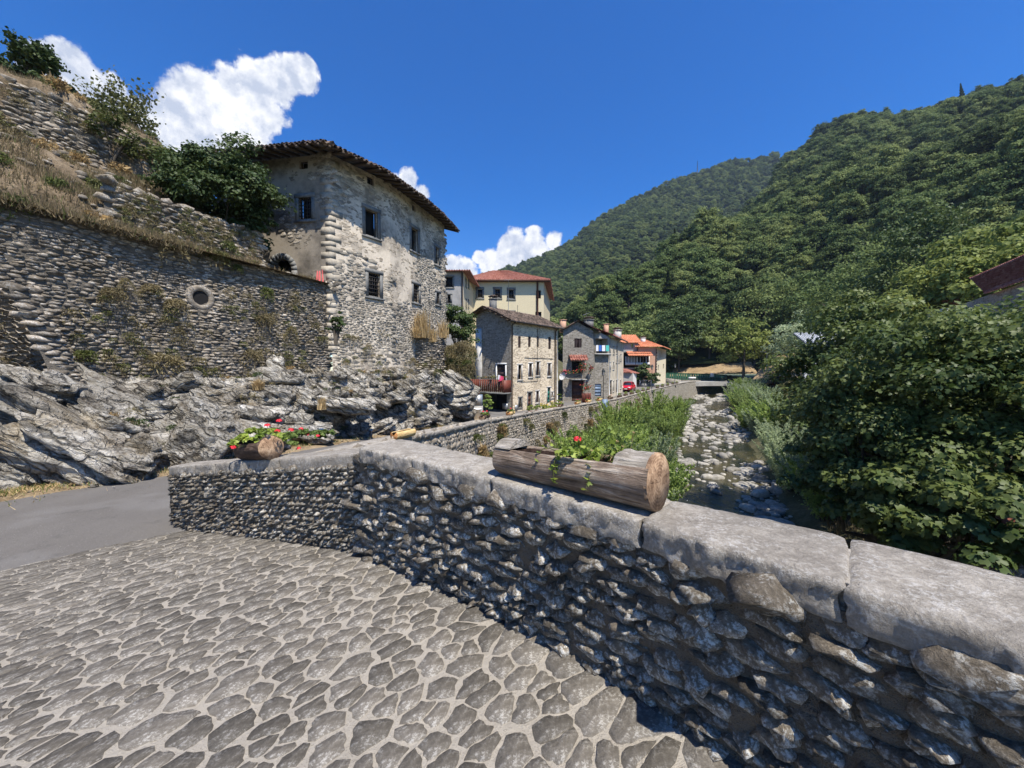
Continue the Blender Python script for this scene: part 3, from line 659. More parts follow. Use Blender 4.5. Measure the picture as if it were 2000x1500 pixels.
# base ground to the horizon
mb = MB(); g = np.linspace(-1, 1, 40); g = np.sign(g) * np.abs(g) ** 2 * 1400; gx, gy = np.meshgrid(g, g, indexing='ij')
mb.grid(np.stack([gx, gy, np.full(gx.shape, -3.0)], -1), flip=True); structure('ground', mb, M['forest_floor'])

# street (asphalt) between rock foot and embankment
R_LINE = np.array([(-13.5, -4), (-11.6, 2), (-10.3, 5), (-9.4, 7.2), (-8.4, 9.3), (-7.3, 12), (-6.3, 15), (-5.6, 19), (-4.3, 23), (-2.9, 26.5)])
def R_x(y): return np.interp(y, R_LINE[:, 1], R_LINE[:, 0])
sy = np.concatenate([np.linspace(-4, 30, 70), np.linspace(31, 100, 40)]); L_x = np.where(sy < 26.5, R_x(sy) - .3, np.interp(sy, [26.5, 30, 45, 60, 80, 100], [-3.2, -5, -2, 4, 14, 34]))
rx = E_x(sy) - .08; rx = np.where(sy < 6.6, np.interp(sy, [-4, 0, 3, 5.0, 6.6], [-8.2, -7.0, -5.6, -4.6, -3.83]), rx)
tt = np.linspace(0, 1, 13); X = L_x[:, None] + (rx - L_x)[:, None] * tt; Y = np.repeat(sy[:, None], 13, 1)
Z = street_z(Y) + (fbm(P3(X.ravel() * .4, Y.ravel() * .4, 3), 2, 2).reshape(X.shape) - .5) * .04
Z = np.where(Y < 5, np.minimum(Z, deck_z(-4.93, 5.5) + .02 - (5 - Y) * .005), Z)
mb = MB(); mb.grid(np.stack([X, Y, Z], -1), flip=True); structure('street', mb, M['asphalt'], True)

# far bridge road and the right-bank road
mb = MB(); mb.quad((46, 84, EYE - 2.72), (64, 80, EYE - 2.6), (90, 72, EYE - 2.5), (70, 100, EYE - 2.4)); structure('road', mb, M['asphalt'])

# ------------------------------------------------------------- cobbled bridge deck
dk_u = np.linspace(-5.2, 7.35, 110); dk_v = np.linspace(-9, 2.6, 100)   # u along the bridge, v across
N_DIR = np.array([T_DIR[1], -T_DIR[0]])                                   # towards the river side
PAR = [(3.3, -1.35), (1.9, .30), (1.32, .99), (.61, 1.84), (-.14, 2.55), (-.885, 3.17), (-1.45, 3.66), (-1.54, 3.73), (-4.93, 5.5)]
def par_limit(u):
    p = np.array([(x * T_DIR[0] + y * T_DIR[1], x * N_DIR[0] + y * N_DIR[1]) for x, y in PAR]); o = np.argsort(p[:, 0]); return np.interp(u, p[o, 0], p[o, 1])
UU, VV = np.meshgrid(dk_u, dk_v, indexing='ij'); VV = np.minimum(VV, par_limit(UU) + .12)
X = UU * T_DIR[0] + VV * N_DIR[0]; Y = UU * T_DIR[1] + VV * N_DIR[1]
mb = MB(); Zd = deck_z(X, Y) + (fbm(P3(X.ravel() * 9, Y.ravel() * 9, 0), 3, 4).reshape(X.shape) - .5) * .014
mb.grid(np.stack([X, Y, Zd], -1), flip=False)
deck = structure('bridge_pavement', mb, M['deck_mortar'], True)
def deck_S(u, v):
    x = u * T_DIR[0] + v * N_DIR[0]; y = u * T_DIR[1] + v * N_DIR[1]; z = deck_z(x, y)
    return np.stack([x, y, z], -1), np.stack([np.zeros_like(x), np.zeros_like(x), np.ones_like(x)], -1)
rg = np.random.default_rng(5); pts = []
def poisson(u0, u1, v0, v1, r0, r1, rng, n):
    P = rng.uniform((u0, v0), (u1, v1), (n, 2)); rr = rng.uniform(r0, r1, n) ; cell = r1; H = {}; outp = []
    for (a, b), r in zip(P, rr):
        ci, cj = int(a // cell), int(b // cell); ok = True
        for i in range(ci - 1, ci + 2):
            for j in range(cj - 1, cj + 2):
                for (x, y, s) in H.get((i, j), ()):
                    if (x - a) ** 2 + (y - b) ** 2 < ((r + s) / 2) ** 2: ok = False; break
                if not ok: break
            if not ok: break
        if ok: H.setdefault((ci, cj), []).append((a, b, r)); outp.append((a, b))
    return np.array(outp)
pp = poisson(-3.5, 7.35, -8 / 1.35, 2.2 / 1.35, .04, .27, rg, 130000); pp[:, 1] *= 1.35
pp = pp[(pp[:, 1] < par_limit(pp[:, 0]) - .07)]
xx = pp[:, 0] * T_DIR[0] + pp[:, 1] * N_DIR[0]; yy = pp[:, 0] * T_DIR[1] + pp[:, 1] * N_DIR[1]
pp = pp[(yy > -1.6) & (xx > -7.2)]
# stones run long ACROSS the bridge: use u' = v so the long axis lies along v
def deck_S2(a, b): return deck_S(a, b)
masonry(deck, 'cobblestone', lambda a, b: deck_S(b, a), None, None, .155, .115, .009, .009, M['cobble'], K=16, seed=3, pts=pp[:, ::-1], rough=.34, dome=.95, tilt=.12, power=.8, two=True, cap=1.9, smooth=False)

# ------------------------------------------------------------- parapet of the bridge
def coping_block(parent, A, B, A2, B2, zt, zb, seed, name='coping_stone', nu=22, nvv=12, rnd=.03, rough=.010):
    """rounded worn slab; A,B front edge ends, A2,B2 back edge ends; zt/zb = (at A, at B)"""
    A, B, A2, B2 = [np.array(q, float) for q in (A, B, A2, B2)]
    prof = []   # closed section (s across 0 front..1 back, h 0 bottom..1 top) rounded
    n = 7
    for i in range(n): prof.append((0, i / (n - 1)))
    for i in range(1, 10): prof.append((i / 9, 1))
    for i in range(1, 6): prof.append((1, 1 - i / 5))
    for i in range(1, 5): prof.append((1 - i / 5, 0))
    prof = np.array(prof); u = np.linspace(0, 1, nu); e = rnd
    P = []; w = np.linalg.norm(A2 - A); hgt = zt[0] - zb[0]; L = np.linalg.norm(B - A)
    for uu in u:
        f0 = A + (B - A) * uu; b0 = A2 + (B2 - A2) * uu; top = zt[0] + (zt[1] - zt[0]) * uu; bot = zb[0] + (zb[1] - zb[0]) * uu
        s = prof[:, 0].copy(); h = prof[:, 1].copy()
        endk = min(uu, 1 - uu) * L; pull = .7 * e * max(0, 1 - endk / e) ** 2 if endk < e else 0
        ins = pull * .8
        ss = np.clip(s, ins / w, 1 - ins / w); hh = np.clip(h, ins / hgt, 1 - ins / hgt)
        # round the long edges
        ds = np.minimum(ss, 1 - ss) * w; dh = np.minimum(hh, 1 - hh) * hgt
        cut = np.clip(1 - (ds + dh) / e, 0, 1) * e * .34
        ss = ss + np.where(s < .5, cut, -cut) / w; hh = hh + np.where(h < .5, cut, -cut) / hgt
        xy = f0 + (b0 - f0) * ss[:, None]; P.append(np.concatenate([xy, (bot + (top - bot) * hh)[:, None]], 1))
    G = np.array(P); G = np.concatenate([G, G[:, :1]], 1); flat = G.reshape(-1, 3); cen = flat.mean(0); dr = flat - cen
    nrm = dr / (np.linalg.norm(dr, axis=1)[:, None] + 1e-9); front = (np.tile(np.append(prof[:, 0], 0), nu) < .02)
    d = (fbm(flat * 5, 3, seed) - .5) * rough * 3 + (fbm(flat * 24, 3, seed + 1) - .5) * rough * np.where(front, 3.2, 1.2)
    flat = flat + nrm * d[:, None] * .9; G = flat.reshape(G.shape); G[:, -1] = G[:, 0]
    m = MB(); t = .35 + .4 * ((seed * 37) % 10) / 10; m.grid(G, t)
    for i in (0, -1):
        c = G[i].mean(0); k = G.shape[1] - 1; V = np.vstack([G[i][:-1], c]); j = np.arange(k); m.add(V, [np.stack([j, (j + 1) % k, np.full(k, k)], 1)], t)
    return part(name, m, M['coping'], parent, True)
par = thing('bridge_parapet', 'high near rubble parapet of the old bridge under long worn coping slabs', 'wall', (.61, 1.84, 8.4))
PN = np.array(PAR[:7])                       # near parapet, front foot line
pw = PN[::-1]                                # from the bend towards the right, outside on the right hand = towards the camera
zf = lambda u: 0
S_par = polyline_S(pw, bulge=.03)
def top_near(u): return np.full(np.shape(u), EYE - .86)
def base_of(S):
    def f(u): p, n = S(np.atleast_1d(u), np.zeros_like(np.atleast_1d(u), dtype=float)); return deck_z(p[:, 0], p[:, 1])
    return f
G = surf_grid(S_par, (0, S_par.length), (EYE - 1.95, EYE - .80), 300, 70, .026, 20, 3, back=0)
mb = MB(); mb.grid(G); p0 = G[0], G[-1]
back = G[:, ::8].copy(); 
Gb, _ = None, None
pb = surf_grid(S_par, (0, S_par.length), (EYE - 2.6, EYE - .80), 60, 14, .03, 9, 8, back=.40); mb.grid(pb, flip=True); mb.grid(np.stack([G[:, -1][::1], (surf_grid(S_par, (0, S_par.length), (EYE - .80, EYE - .79), 300, 2, back=.40))[:, 0]], 1))
part('mortar', mb, M['parapet_mortar'], par, True)
mb = MB(); Ga = surf_grid(S_par, (.02, S_par.length - .02), (EYE - .86, EYE - .712), 200, 5, .006, 20, 3, back=.028); mb.grid(Ga); Gb2 = surf_grid(S_par, (.02, S_par.length - .02), (EYE - .712, EYE - .7119), 200, 2, back=.36)[:, 0]; mb.grid(np.stack([Ga[:, -1], Gb2], 1)); part('joint_mortar', mb, M['deck_mortar'], par, True)
def keep_par(u, v):
    return (v < EYE - .87)
masonry(par, 'rubble_stone', S_par, (0.02, S_par.length), (EYE - 1.95, EYE - .83), .145, .062, .003, .042, M['parapet_stone'], K=10, coursed=True, seed=21, keep=keep_par, rough=.75, dome=.70, tilt=.7, n_ind=300, cap=2.0)
# coping slabs, front edge points from right to left
cf = [((2.55, -.48), (3.0, -.15)), ((1.83, .33), (2.36, .66)), ((1.07, 1.26), (1.30, 1.735)), ((.61, 1.80), (.88, 2.10)), ((-.13, 2.50), (.17, 2.83)), ((-.80, 3.08), (-.52, 3.42)), ((-1.40, 3.53), (-1.15, 3.98))]
cf[2] = ((1.10, 1.24), (1.44, 1.62))
gap = .006
for i in range(len(cf) - 1):
    (a, a2), (b, b2) = cf[i], cf[i + 1]; a, a2, b, b2 = map(np.array, (a, a2, b, b2)); d = (b - a) / np.linalg.norm(b - a) * gap
    out_ = np.array([-.71, -.70]) * .018
    coping_block(par, b - d + out_, a + d + out_, b2 - d, a2 + d, (EYE - .70, EYE - .70), (EYE - .845, EYE - .845), 31 + i, nu=60, rnd=.022, rough=.018)

# lower wing wall beside the street
wing = thing('wing_wall', 'lower end of the bridge wall running down to the asphalt street, small rough stones', 'wall', (-3.2, 4.6, 8.0))
pww = np.array([(-4.93, 5.50), (-1.52, 3.73)]); Lw = float(np.hypot(*(pww[1] - pww[0])))
S_w = polyline_S(pww, bulge=.02)
def wtop(u): return EYE - (1.375 + (.80 - 1.375) * np.asarray(u) / Lw)
def S_wing(u, v):   # v = 0 foot .. 1 under the coping, in metres scaled with the falling top
    top = wtop(u) - .13; p, n = S_w(u, np.zeros_like(u)); zb = deck_z(p[..., 0], p[..., 1]) - .05; p = p.copy(); p[..., 2] = zb + (top - zb) * (v / .95)
    nn = vnoise(P3(u * 1.5, v * 1.5, 0), 6); return p + n * (.03 * (nn - .5))[..., None], n
G = surf_grid(S_wing, (0, Lw), (0, .96), 200, 56, .018, 22, 5); mb = MB(); mb.grid(G)
Gb = surf_grid(S_wing, (0, Lw), (-.5, .96), 40, 10, .02, 9, 5, back=.36); mb.grid(Gb, flip=True)
Ge = np.stack([surf_grid(S_wing, (0, .001), (0, .96), 2, 44)[0], surf_grid(S_wing, (0, .001), (0, .96), 2, 44, back=.36)[0]]); mb.grid(Ge)
part('mortar', mb, M['parapet_mortar'], wing, True)
masonry(wing, 'rubble_stone', S_wing, (0.02, Lw), (0, .93), .078, .050, .006, .034, M['parapet_stone'], K=9, coursed=True, seed=22, rough=.8, dome=.55, tilt=.9, cap=1.5)
wn = np.array([.463, .886])     # behind the wing
us = [0, .75, 1.25, 1.60, 2.02, 2.62, Lw - .02]; dW = (pww[1] - pww[0]) / Lw
for i in range(len(us) - 1):
    a, b = us[i] + .008, us[i + 1] - .008; A = pww[0] + dW * a - wn * .02; B = pww[0] + dW * b - wn * .02
    th = (.14, .15, .17, .16, .15, .19)[i]
    coping_block(wing, A, B, A + wn * .38, B + wn * .38, (float(wtop(a)), float(wtop(b))), (float(wtop(a)) - th, float(wtop(b)) - th), 61 + i, nu=24, rnd=.022, rough=.012)
# body of the bridge under the deck, with its river arch
br = thing('stone_bridge', 'old humpback stone bridge carrying the cobbled way over the river', 'bridge', (1.5, 2.5, 4))
mb = MB(); nrm2 = np.array([.756 * 0 + .66, .75]); nrm2 /= np.linalg.norm(nrm2)
pth = np.array([PAR[7], PAR[4], PAR[3], PAR[1], (3.3, -1.35), (6.5, -5.2)]) + np.array([.66, .75]) * .35
for s_ in (0, -6.5):
    q = pth + np.array([.66, .75]) * s_
    for i in range(len(q) - 1):
        z0a = EYE - 9 if i < 1 else EYE - 9 + 6.2 * math.sin(min(i, 4) / 5 * math.pi); z0b = EYE - 9 + 6.2 * math.sin(min(i + 1, 4) / 5 * math.pi)
        a, b = q[i], q[i + 1]; mb.quad((*a, z0a), (*b, z0b), (*b, EYE - 1.75), (*a, EYE - 1.75))
q = pth; q2 = pth - np.array([.66, .75]) * 6.5
for i in range(len(q) - 1):
    z0a = EYE - 9 + 6.2 * math.sin(min(i, 4) / 5 * math.pi); z0b = EYE - 9 + 6.2 * math.sin(min(i + 1, 4) / 5 * math.pi)
    mb.quad((*q[i], z0a), (*q[i + 1], z0b), (*q2[i + 1], z0b), (*q2[i], z0a))
part('arch', mb, M['gable_stone'], br)
# ------------------------------------------------------------- embankment wall along the street
emb = thing('embankment_wall', 'long grey stone river wall carrying the street, seen beyond the bridge parapet', 'wall', (0, 24.8, 7))
E_path = E_LINE.copy(); S_e0 = polyline_S(E_path, bulge=.10)
cuE = S_e0.cu
def e_top(u): return EYE - np.interp(u, cuE, E_D)
def e_bot(u): return np.interp(u, cuE, EYE - np.interp(E_LINE[:, 1], [5, 18, 30, 46, 75, 97], [6.2, 7.4, 7.6, 6.6, 5.3, 4.8]))
def S_emb(u, v):
    p, n = S_e0(u, np.zeros_like(np.asarray(u, float))); t = e_top(u) - .15; p = p.copy(); p[..., 2] = t - (5.2 - v)
    p = p + n * ((5.2 - v) * .10)[..., None]; return p, n
G = surf_grid(S_emb, (0, S_e0.length), (0, 5.2), 240, 22, .05, 3, 4); mb = MB(); mb.grid(G); part('mortar', mb, M['gable_stone'], emb, True)
def keep_e(u, v): return (u < 58)
masonry(emb, 'wall_stone', S_emb, (.1, 60), (.3, 5.15), .34, .17, .018, .035, M['wall_stone'], K=7, coursed=True, seed=41, rough=.6, dome=.8, tilt=.6, smooth=False, cap=1.4)
L = S_e0.length; u = 0.0; k = 0; rr = np.random.default_rng(9)
while u < L - 1:
    ln = rr.uniform(.7, 1.3) if u < 35 else rr.uniform(1.5, 2.4); a, b = u + .01, min(u + ln, L) - .01; k += 1
    (pa, pb_), (na, nb_) = S_e0(np.array([a, b]), np.array([0., 0.])); off = rr.uniform(-.02, .03)
    A, B = pa[:2] + na[:2] * (.06 + off), pb_[:2] + nb_[:2] * (.06 + off); A2, B2 = pa[:2] - na[:2] * .50, pb_[:2] - nb_[:2] * .50
    za, zb_ = float(e_top(a)), float(e_top(b)); coping_block(emb, A, B, A2, B2, (za, zb_), (za - .16, zb_ - .16), 100 + k, nu=12 if u < 30 else 6, rnd=.05, rough=.018); u += ln
# thin inner kerb wall face on the street side
mb = MB(); uu = np.linspace(1.4, L, 120); p, n = S_e0(uu, np.zeros_like(uu)); a = p[:, :2] - n[:, :2] * .45; t = e_top(uu) - .15
mb.grid(np.stack([np.concatenate([a, (t)[:, None]], 1), np.concatenate([a, (t - .8)[:, None]], 1)])); part('inner_face', mb, M['wall_mortar'], emb)

# ------------------------------------------------------------- great retaining wall on the left
def wl(y): return np.array([-12 + .4 * (y - 9), y])
A0, A1 = wl(-3.0), wl(18.0); LW = float(np.hypot(*(A1 - A0))); DW = (A1 - A0) / LW; NW = np.array([DW[1], -DW[0]])
TOPW = EYE + 4.05
rw = thing('retaining_wall', 'tall dry stone retaining wall with a round drain hole, below the dry grassy slope', 'wall', (*wl(9), 8))
S_rw0 = polyline_S(np.array([A0, A1]), batter=.07, bulge=.35)
def S_rw(u, v): p, n = S_rw0(u, np.asarray(v, float) - 8.6); p = p.copy(); p[..., 2] = v; return p, n
du, dz = hit(400, 581, A0, A1); PIPE = (du, dz)
def keep_w(u, v): return (((u - PIPE[0]) ** 2 + (v - PIPE[1]) ** 2) > .42 ** 2) & (v < TOPW - .02 + .12 * np.sin(u * 1.7))
G = surf_grid(S_rw, (0, LW), (7.6, TOPW), 120, 36, .06, 3, 5); mb = MB(); mb.grid(G)
G2 = surf_grid(S_rw, (0, LW), (TOPW, TOPW), 120, 2, back=.9)[:, 0]; mb.grid(np.stack([G[:, -1], G2], 1)); part('mortar', mb, M['wall_mortar'], rw, True)
masonry(rw, 'wall_stone', S_rw, (0.1, LW - .05), (7.8, TOPW), .225, .082, .003, .042, M['wall_stone'], K=7, coursed=True, seed=51, keep=keep_w, rough=.65, dome=.82, tilt=.8, smooth=False, cap=1.6)
m = MB(); pc, nn = S_rw(np.array([PIPE[0]]), np.array([PIPE[1]])); pc = pc[0]; n3 = np.array([NW[0], NW[1], 0]); d3 = np.array([DW[0], DW[1], 0]); th = np.linspace(0, 2 * math.pi, 25)[:-1]
ringp = lambda r, w: pc + np.cos(th)[:, None] * r * d3 + np.sin(th)[:, None] * r * np.array([0, 0, 1.]) + n3 * w
Gp = np.stack([ringp(.23, -.5), ringp(.235, .04), ringp(.27, .10), ringp(.40, .10), ringp(.43, .05), ringp(.43, -.1)]); Gp = np.concatenate([Gp, Gp[:, :1]], 1); m.grid(Gp); 
dr = part('drain_pipe', m, M['wall_stone'], rw, True); m = MB(); m.poly(ringp(.238, .05)); part('hole', m, M['dark'], dr)
# upper wall standing back behind the ledge
up = thing('terrace_wall', 'upper dry stone wall standing back from the ledge beside the dark green bush', 'wall', (*wl(13), 14))
B0 = wl(11.2) - NW * 1.0; B1 = wl(15.6) - NW * 1.1; LU = float(np.hypot(*(B1 - B0)))
S_up0 = polyline_S(np.array([B0, B1]), batter=.08, bulge=.2)
def S_up(u, v): p, n = S_up0(u, v - 14); p = p.copy(); p[..., 2] = v; return p, n
G = surf_grid(S_up, (0, LU), (13.9, 15.6), 40, 12, .05, 3, 6); mb = MB(); mb.grid(G); part('mortar', mb, M['wall_mortar'], up, True)
masonry(up, 'wall_stone', S_up, (.1, LU), (14.0, 15.6), .28, .11, .006, .06, M['wall_stone'], K=8, seed=52, rough=.6, dome=.8, tilt=.8, n_ind=150, smooth=False, cap=1.6)
# topmost wall
B0 = wl(1.0) - NW * 6.2; B1 = wl(14.6) - NW * 6.0; LT = float(np.hypot(*(B1 - B0)))
top = thing('hilltop_wall', 'broken dry stone wall high on the slope just under the skyline', 'wall', (*B1, 18))
S_tp0 = polyline_S(np.array([B0, B1]), batter=.15, bulge=.5)
def S_tp(u, v): p, n = S_tp0(u, v - 18); p = p.copy(); p[..., 2] = v; return p, n
G = surf_grid(S_tp, (0, LT), (17.6, 19.8), 60, 14, .08, 3, 6); mb = MB(); mb.grid(G); part('mortar', mb, M['wall_mortar'], top, True)
masonry(top, 'wall_stone', S_tp, (.1, LT), (17.8, 19.75), .32, .12, .01, .07, M['wall_stone'], K=8, seed=53, rough=.6, dome=.6, tilt=.8, n_ind=200, smooth=False, cap=1.6)
# grassy slope over the walls
def slope_pt(s, o):
    """s along wall in y, o distance back from the wall top -> z"""
    z = np.interp(o, [0, .9, 1.15, 3.0, 4.5, 6.0, 6.35, 8.0, 9.5, 16], [4.03, 4.18, 4.9, 6.3, 7.3, 8.0, 10.25, 10.75, 10.9, 9.5])
    low = np.interp(o, [0, .9, 1.15, 3, 16], [4.03, 4.12, 4.2, 4.3, 4.5]); f = 1 - sstep(s, 14.8, 17.2)
    step = np.interp(s, [9.5, 12.0], [1, 0]); z = np.where((o > .5) & (o < 1.4), z, z)
    return EYE + low + (z - low) * f
ss = np.linspace(-6, 18.0, 150); oo = np.concatenate([np.linspace(0, 8, 70), np.linspace(8.3, 40, 20)])
SS, OO = np.meshgrid(ss, oo, indexing='ij'); X = -12 + .4 * (SS - 9) - NW[0] * OO; Y = SS - NW[1] * OO; Z = slope_pt(SS, OO)
nzz = (fbm(P3(X.ravel() * .9, Y.ravel() * .9, 1), 4, 8).reshape(X.shape) - .5); Z = Z + nzz * .7 * sstep(OO, .2, 1.5); Z += sstep(SS, 14, 4) * 0
mb = MB(); mb.grid(np.stack([X, Y, Z], -1), flip=False); structure('grassy_slope', mb, M['dry_soil'], True)
def slope_at(s, o):
    n0 = fbm(P3((-12 + .4 * (s - 9) - NW[0] * o) * .9, (s - NW[1] * o) * .9, np.ones_like(s)), 4, 8) - .5
    return np.stack([-12 + .4 * (s - 9) - NW[0] * o, s - NW[1] * o, slope_pt(s, o) + n0 * .7 * sstep(o, .2, 1.5)], -1)

# ------------------------------------------------------------- limestone outcrop at the foot
TL = np.array([(-15.2, -4, 8.9), (-13.6, 4, 9.2), (-12, 9, 9.45), (-11.2, 11, 9.4), (-10.4, 13, 9.5), (-9.3, 15.7, 9.9), (-8.2, 18, 9.75), (-6.5, 20.8, 9.6), (-5.3, 24.4, 9.6), (-3.3, 27.0, 9.7)])
RL = np.array([(-13.3, -4), (-11.5, 2.5), (-10.0, 5.6), (-9.2, 7.6), (-7.6, 10.6), (-6.8, 13), (-5.9, 16.5), (-4.9, 20.5), (-3.9, 24), (-2.7, 26.6)])
nn_ = 240; tq = np.linspace(0, 1, nn_) * (len(TL) - 1); ti = np.arange(len(TL))
Tt = np.stack([np.interp(tq, ti, TL[:, k]) for k in range(3)], -1); Rt = np.stack([np.interp(tq, ti, RL[:, 0]), np.interp(tq, ti, RL[:, 1])], -1)
Rz = street_z(Rt[:, 1]) - .05; tv = np.linspace(0, 1, 60)[None, :, None]; prof = np.clip(tv, 0, 1)
base = np.concatenate([Rt, Rz[:, None]], 1)[:, None]; topp = Tt[:, None]; G = base + (topp - base) * prof
G[..., 2] = (base[..., 2] + (topp[..., 2] - base[..., 2]) * np.clip(tv[..., 0] * 1.35, 0, 1) ** .8)
fl = G.reshape(-1, 3); dd = np.stack([np.full(len(fl), .85), np.full(len(fl), -.45), np.full(len(fl), .2)], -1)
Rm = np.array([[.8, .1, -.57], [0, 1, .2], [.52, -.2, .80]]); loc = fl @ Rm.T * np.array([.55, .55, 2.0])
disp = (fbm(loc, 4, 31) - .5) * 2.0 + np.abs(fbm(fl * .8, 4, 33) - .5) * -1.6 + .35
disp = disp * 1.15; disp = disp * np.repeat(np.clip(np.sin(np.linspace(0.05, 1, 60) * math.pi) * 1.6, 0, 1)[None], nn_, 0).ravel()
fl = fl + dd * disp[:, None]; G = fl.reshape(G.shape); mb = MB(); mb.grid(G); outc = structure('rock_outcrop', mb, M['rock'], True)

def rock_geo(dims, seed, n=12, strata=3.0, rough=.32, pw=5.0):
    """layered angular limestone block: rounded box on a cube grid, stepped along its own z"""
    g = np.linspace(-1, 1, n); a, b = np.meshgrid(g, g, indexing='ij'); V = []; Fs = []; off = 0
    for ax in range(3):
        for s in (-1, 1):
            P = np.zeros((n, n, 3)); P[..., ax] = s; P[..., (ax + 1) % 3] = a; P[..., (ax + 2) % 3] = b * s
            i = np.arange((n - 1) * (n - 1)); q = (i // (n - 1)) * n + i % (n - 1); Fs.append(np.stack([q, q + n, q + n + 1, q + 1], 1) + off); V.append(P.reshape(-1, 3)); off += n * n
    V = np.concatenate(V); key = np.round(V * 1e4).astype(np.int64); _, ix, inv = np.unique(key, axis=0, return_index=True, return_inverse=True); inv = inv.ravel()
    V = V[ix]; F_ = inv[np.concatenate(Fs)]
    r = (np.abs(V) ** pw).sum(1) ** (1 / pw); V = V / r[:, None]
    d = V / np.linalg.norm(V, axis=1)[:, None]; s3 = seed * 7.3
    zq = V[:, 2] * strata + fbm(V * 1.2 + s3, 3, seed) * 1.6; stp = np.floor(zq) ; fr = zq - stp; ledge = vnoise(P3(stp * 3.7, s3, 0), seed) - .5
    k = 1 + ledge * .46 * (1 - np.clip((fr - .8) * 5, 0, 1)) + (fbm(V * 1.3 + s3, 4, seed + 3) - .5) * rough * 2.4 + (fbm(V * 5 + s3, 3, seed + 5) - .5) * rough * .8
    return V * k[:, None] * np.array([1, 1, 1]) * np.array(dims), F_
def rotm(rx, ry, rz):
    cx, sx, cy, sy, cz, sz = math.cos(rx), math.sin(rx), math.cos(ry), math.sin(ry), math.cos(rz), math.sin(rz)
    return np.array([[cz, -sz, 0], [sz, cz, 0], [0, 0, 1]]) @ np.array([[cy, 0, sy], [0, 1, 0], [-sy, 0, cy]]) @ np.array([[1, 0, 0], [0, cx, -sx], [0, sx, cx]])
# px, py, width, height in the photograph, slant in degrees (clockwise), extra depth factor
ROCKS = [(78,752,110,52,24,.94),(45,905,150,70,32,1),(130,845,230,70,38,1),(200,800,150,60,40,1),(215,775,140,60,35,1),(120,900,180,60,36,1),(205,880,200,70,40,1),(45,860,120,60,35,1),
         (340,805,105,42,-5,.98),(270,770,100,50,20,1.02),(240,895,110,60,25,.97),(400,850,110,120,-40,.97),(375,880,120,90,-50,.96),(330,870,60,40,-20,1),
         (520,790,95,70,-5,1.02),(540,735,34,75,0,1.04),(495,820,90,50,10,1),(500,850,110,50,12,.98),(440,800,60,60,0,1),(585,790,60,60,-60,1),(460,880,80,40,0,.98),(600,840,90,34,8,.98),(625,875,60,26,10,.97),(440,765,60,40,10,1.02),(480,760,60,40,0,1.02),
         (670,792,110,34,6,.93),(640,785,70,36,-8,.97),(715,780,60,34,0,1),(760,782,70,26,-12,.97),(690,852,70,30,-20,.97),(735,840,80,30,-25,.97),(760,850,90,26,-10,.97),(705,805,44,34,0,1),(765,815,56,40,-10,.99),
         (815,748,50,26,-20,.97),(825,775,60,30,0,.99),(860,745,50,30,28,.97),(895,745,60,26,35,.97),(880,780,70,32,0,.98),(820,800,70,30,20,.97),(850,815,60,24,10,.97),(900,800,50,30,0,.98),(800,830,70,24,-10,.96),(870,835,70,20,0,.96),(905,820,40,24,0,.98),(840,760,46,22,0,.98),(790,755,40,30,-10,.99),(915,765,36,34,30,.99),
         (560,830,60,40,0,1),(415,780,60,44,20,1.01),(5,800,110,60,35,1.02)]
def rock_depth(px, py):
    """distance of the outcrop's face at this pixel (nearest face point)"""
    x, y = px_of(fl[::1]); m_ = (fl[:, 1] > 3); d = (x - px) ** 2 + (y - py) ** 2 + np.where(m_, 0, 1e9); i = np.argsort(d)[:6]; return float(np.median(fl[i, 1]))
for i, (px, py, w, h, sl, df) in enumerate(ROCKS):
    d = rock_depth(px, py) * df; c = W(px, py, d); s = d / F; a, b = w * s / 2, h * s / 2; t = max(a, b) * .75 if w > h else a * .9
    n = 20 if w * h > 6000 else (16 if w * h > 2200 else 12)
    V, Fq = rock_geo((a * .98, t, b * .95), 200 + i, n, 2.6 + (i % 3), .30); Rr = rotm(random.uniform(-.2, .25), math.radians(sl), math.atan2(-c[0], c[1]) * .55 + random.uniform(-.2, .2)); V = V @ Rr.T
    me = make_mesh('boulder', V, [Fq], True, np.full(len(V), random.random()), [M['wall_stone'] if px == 88 else M['rock']]); link('boulder', me, outc, c)
rs = np.random.default_rng(77)
for i in range(150):
    k = int(rs.uniform(20, nn_ - 4)) * 60 + int(rs.uniform(4, 54)); c = fl[k]; r = rs.uniform(.14, .42)
    V, Fq = rock_geo((r * rs.uniform(.9, 1.9), r, r * rs.uniform(.4, .8)), 400 + i, 6, 2.5, .34); V = V @ rotm(rs.uniform(-.3, .3), rs.uniform(-.2, .7), rs.uniform(0, 6)).T
    me = make_mesh('boulder', V, [Fq], True, np.full(len(V), rs.random()), [M['rock']]); link('boulder', me, outc, c)

# leaning masonry pier at the far left of the retaining wall
pr = thing('wall_pier', 'leaning stone pier against the left end of the retaining wall above the boulders', 'wall', tuple(W(95, 740, 9.0)))
pa = on_l = W(58, 700, 8.75)[:2]; pb3 = W(118, 700, 9.35)[:2]; pn = np.array([(pb3 - pa)[1], -(pb3 - pa)[0]]); pn = pn / np.hypot(*pn)
S_p0 = polyline_S(np.array([pa + pn * .75, pb3 + pn * .75, pb3 - pn * .6]))
def S_pr(u, v):
    p, n = S_p0(u, v); p = p.copy(); k = (v / 2.6)[..., None] if np.ndim(v) else v / 2.6
    p[..., :2] = p[..., :2] - pn * .75 * k - (pb3 - pa) / np.hypot(*(pb3 - pa)) * .35 * k; p[..., 2] = EYE - .75 + v; return p, n
mb = MB(); mb.grid(surf_grid(S_pr, (0, S_p0.length), (-.3, 2.6), 24, 20, .04, 3, 5)); part('mortar', mb, M['wall_mortar'], pr, True)
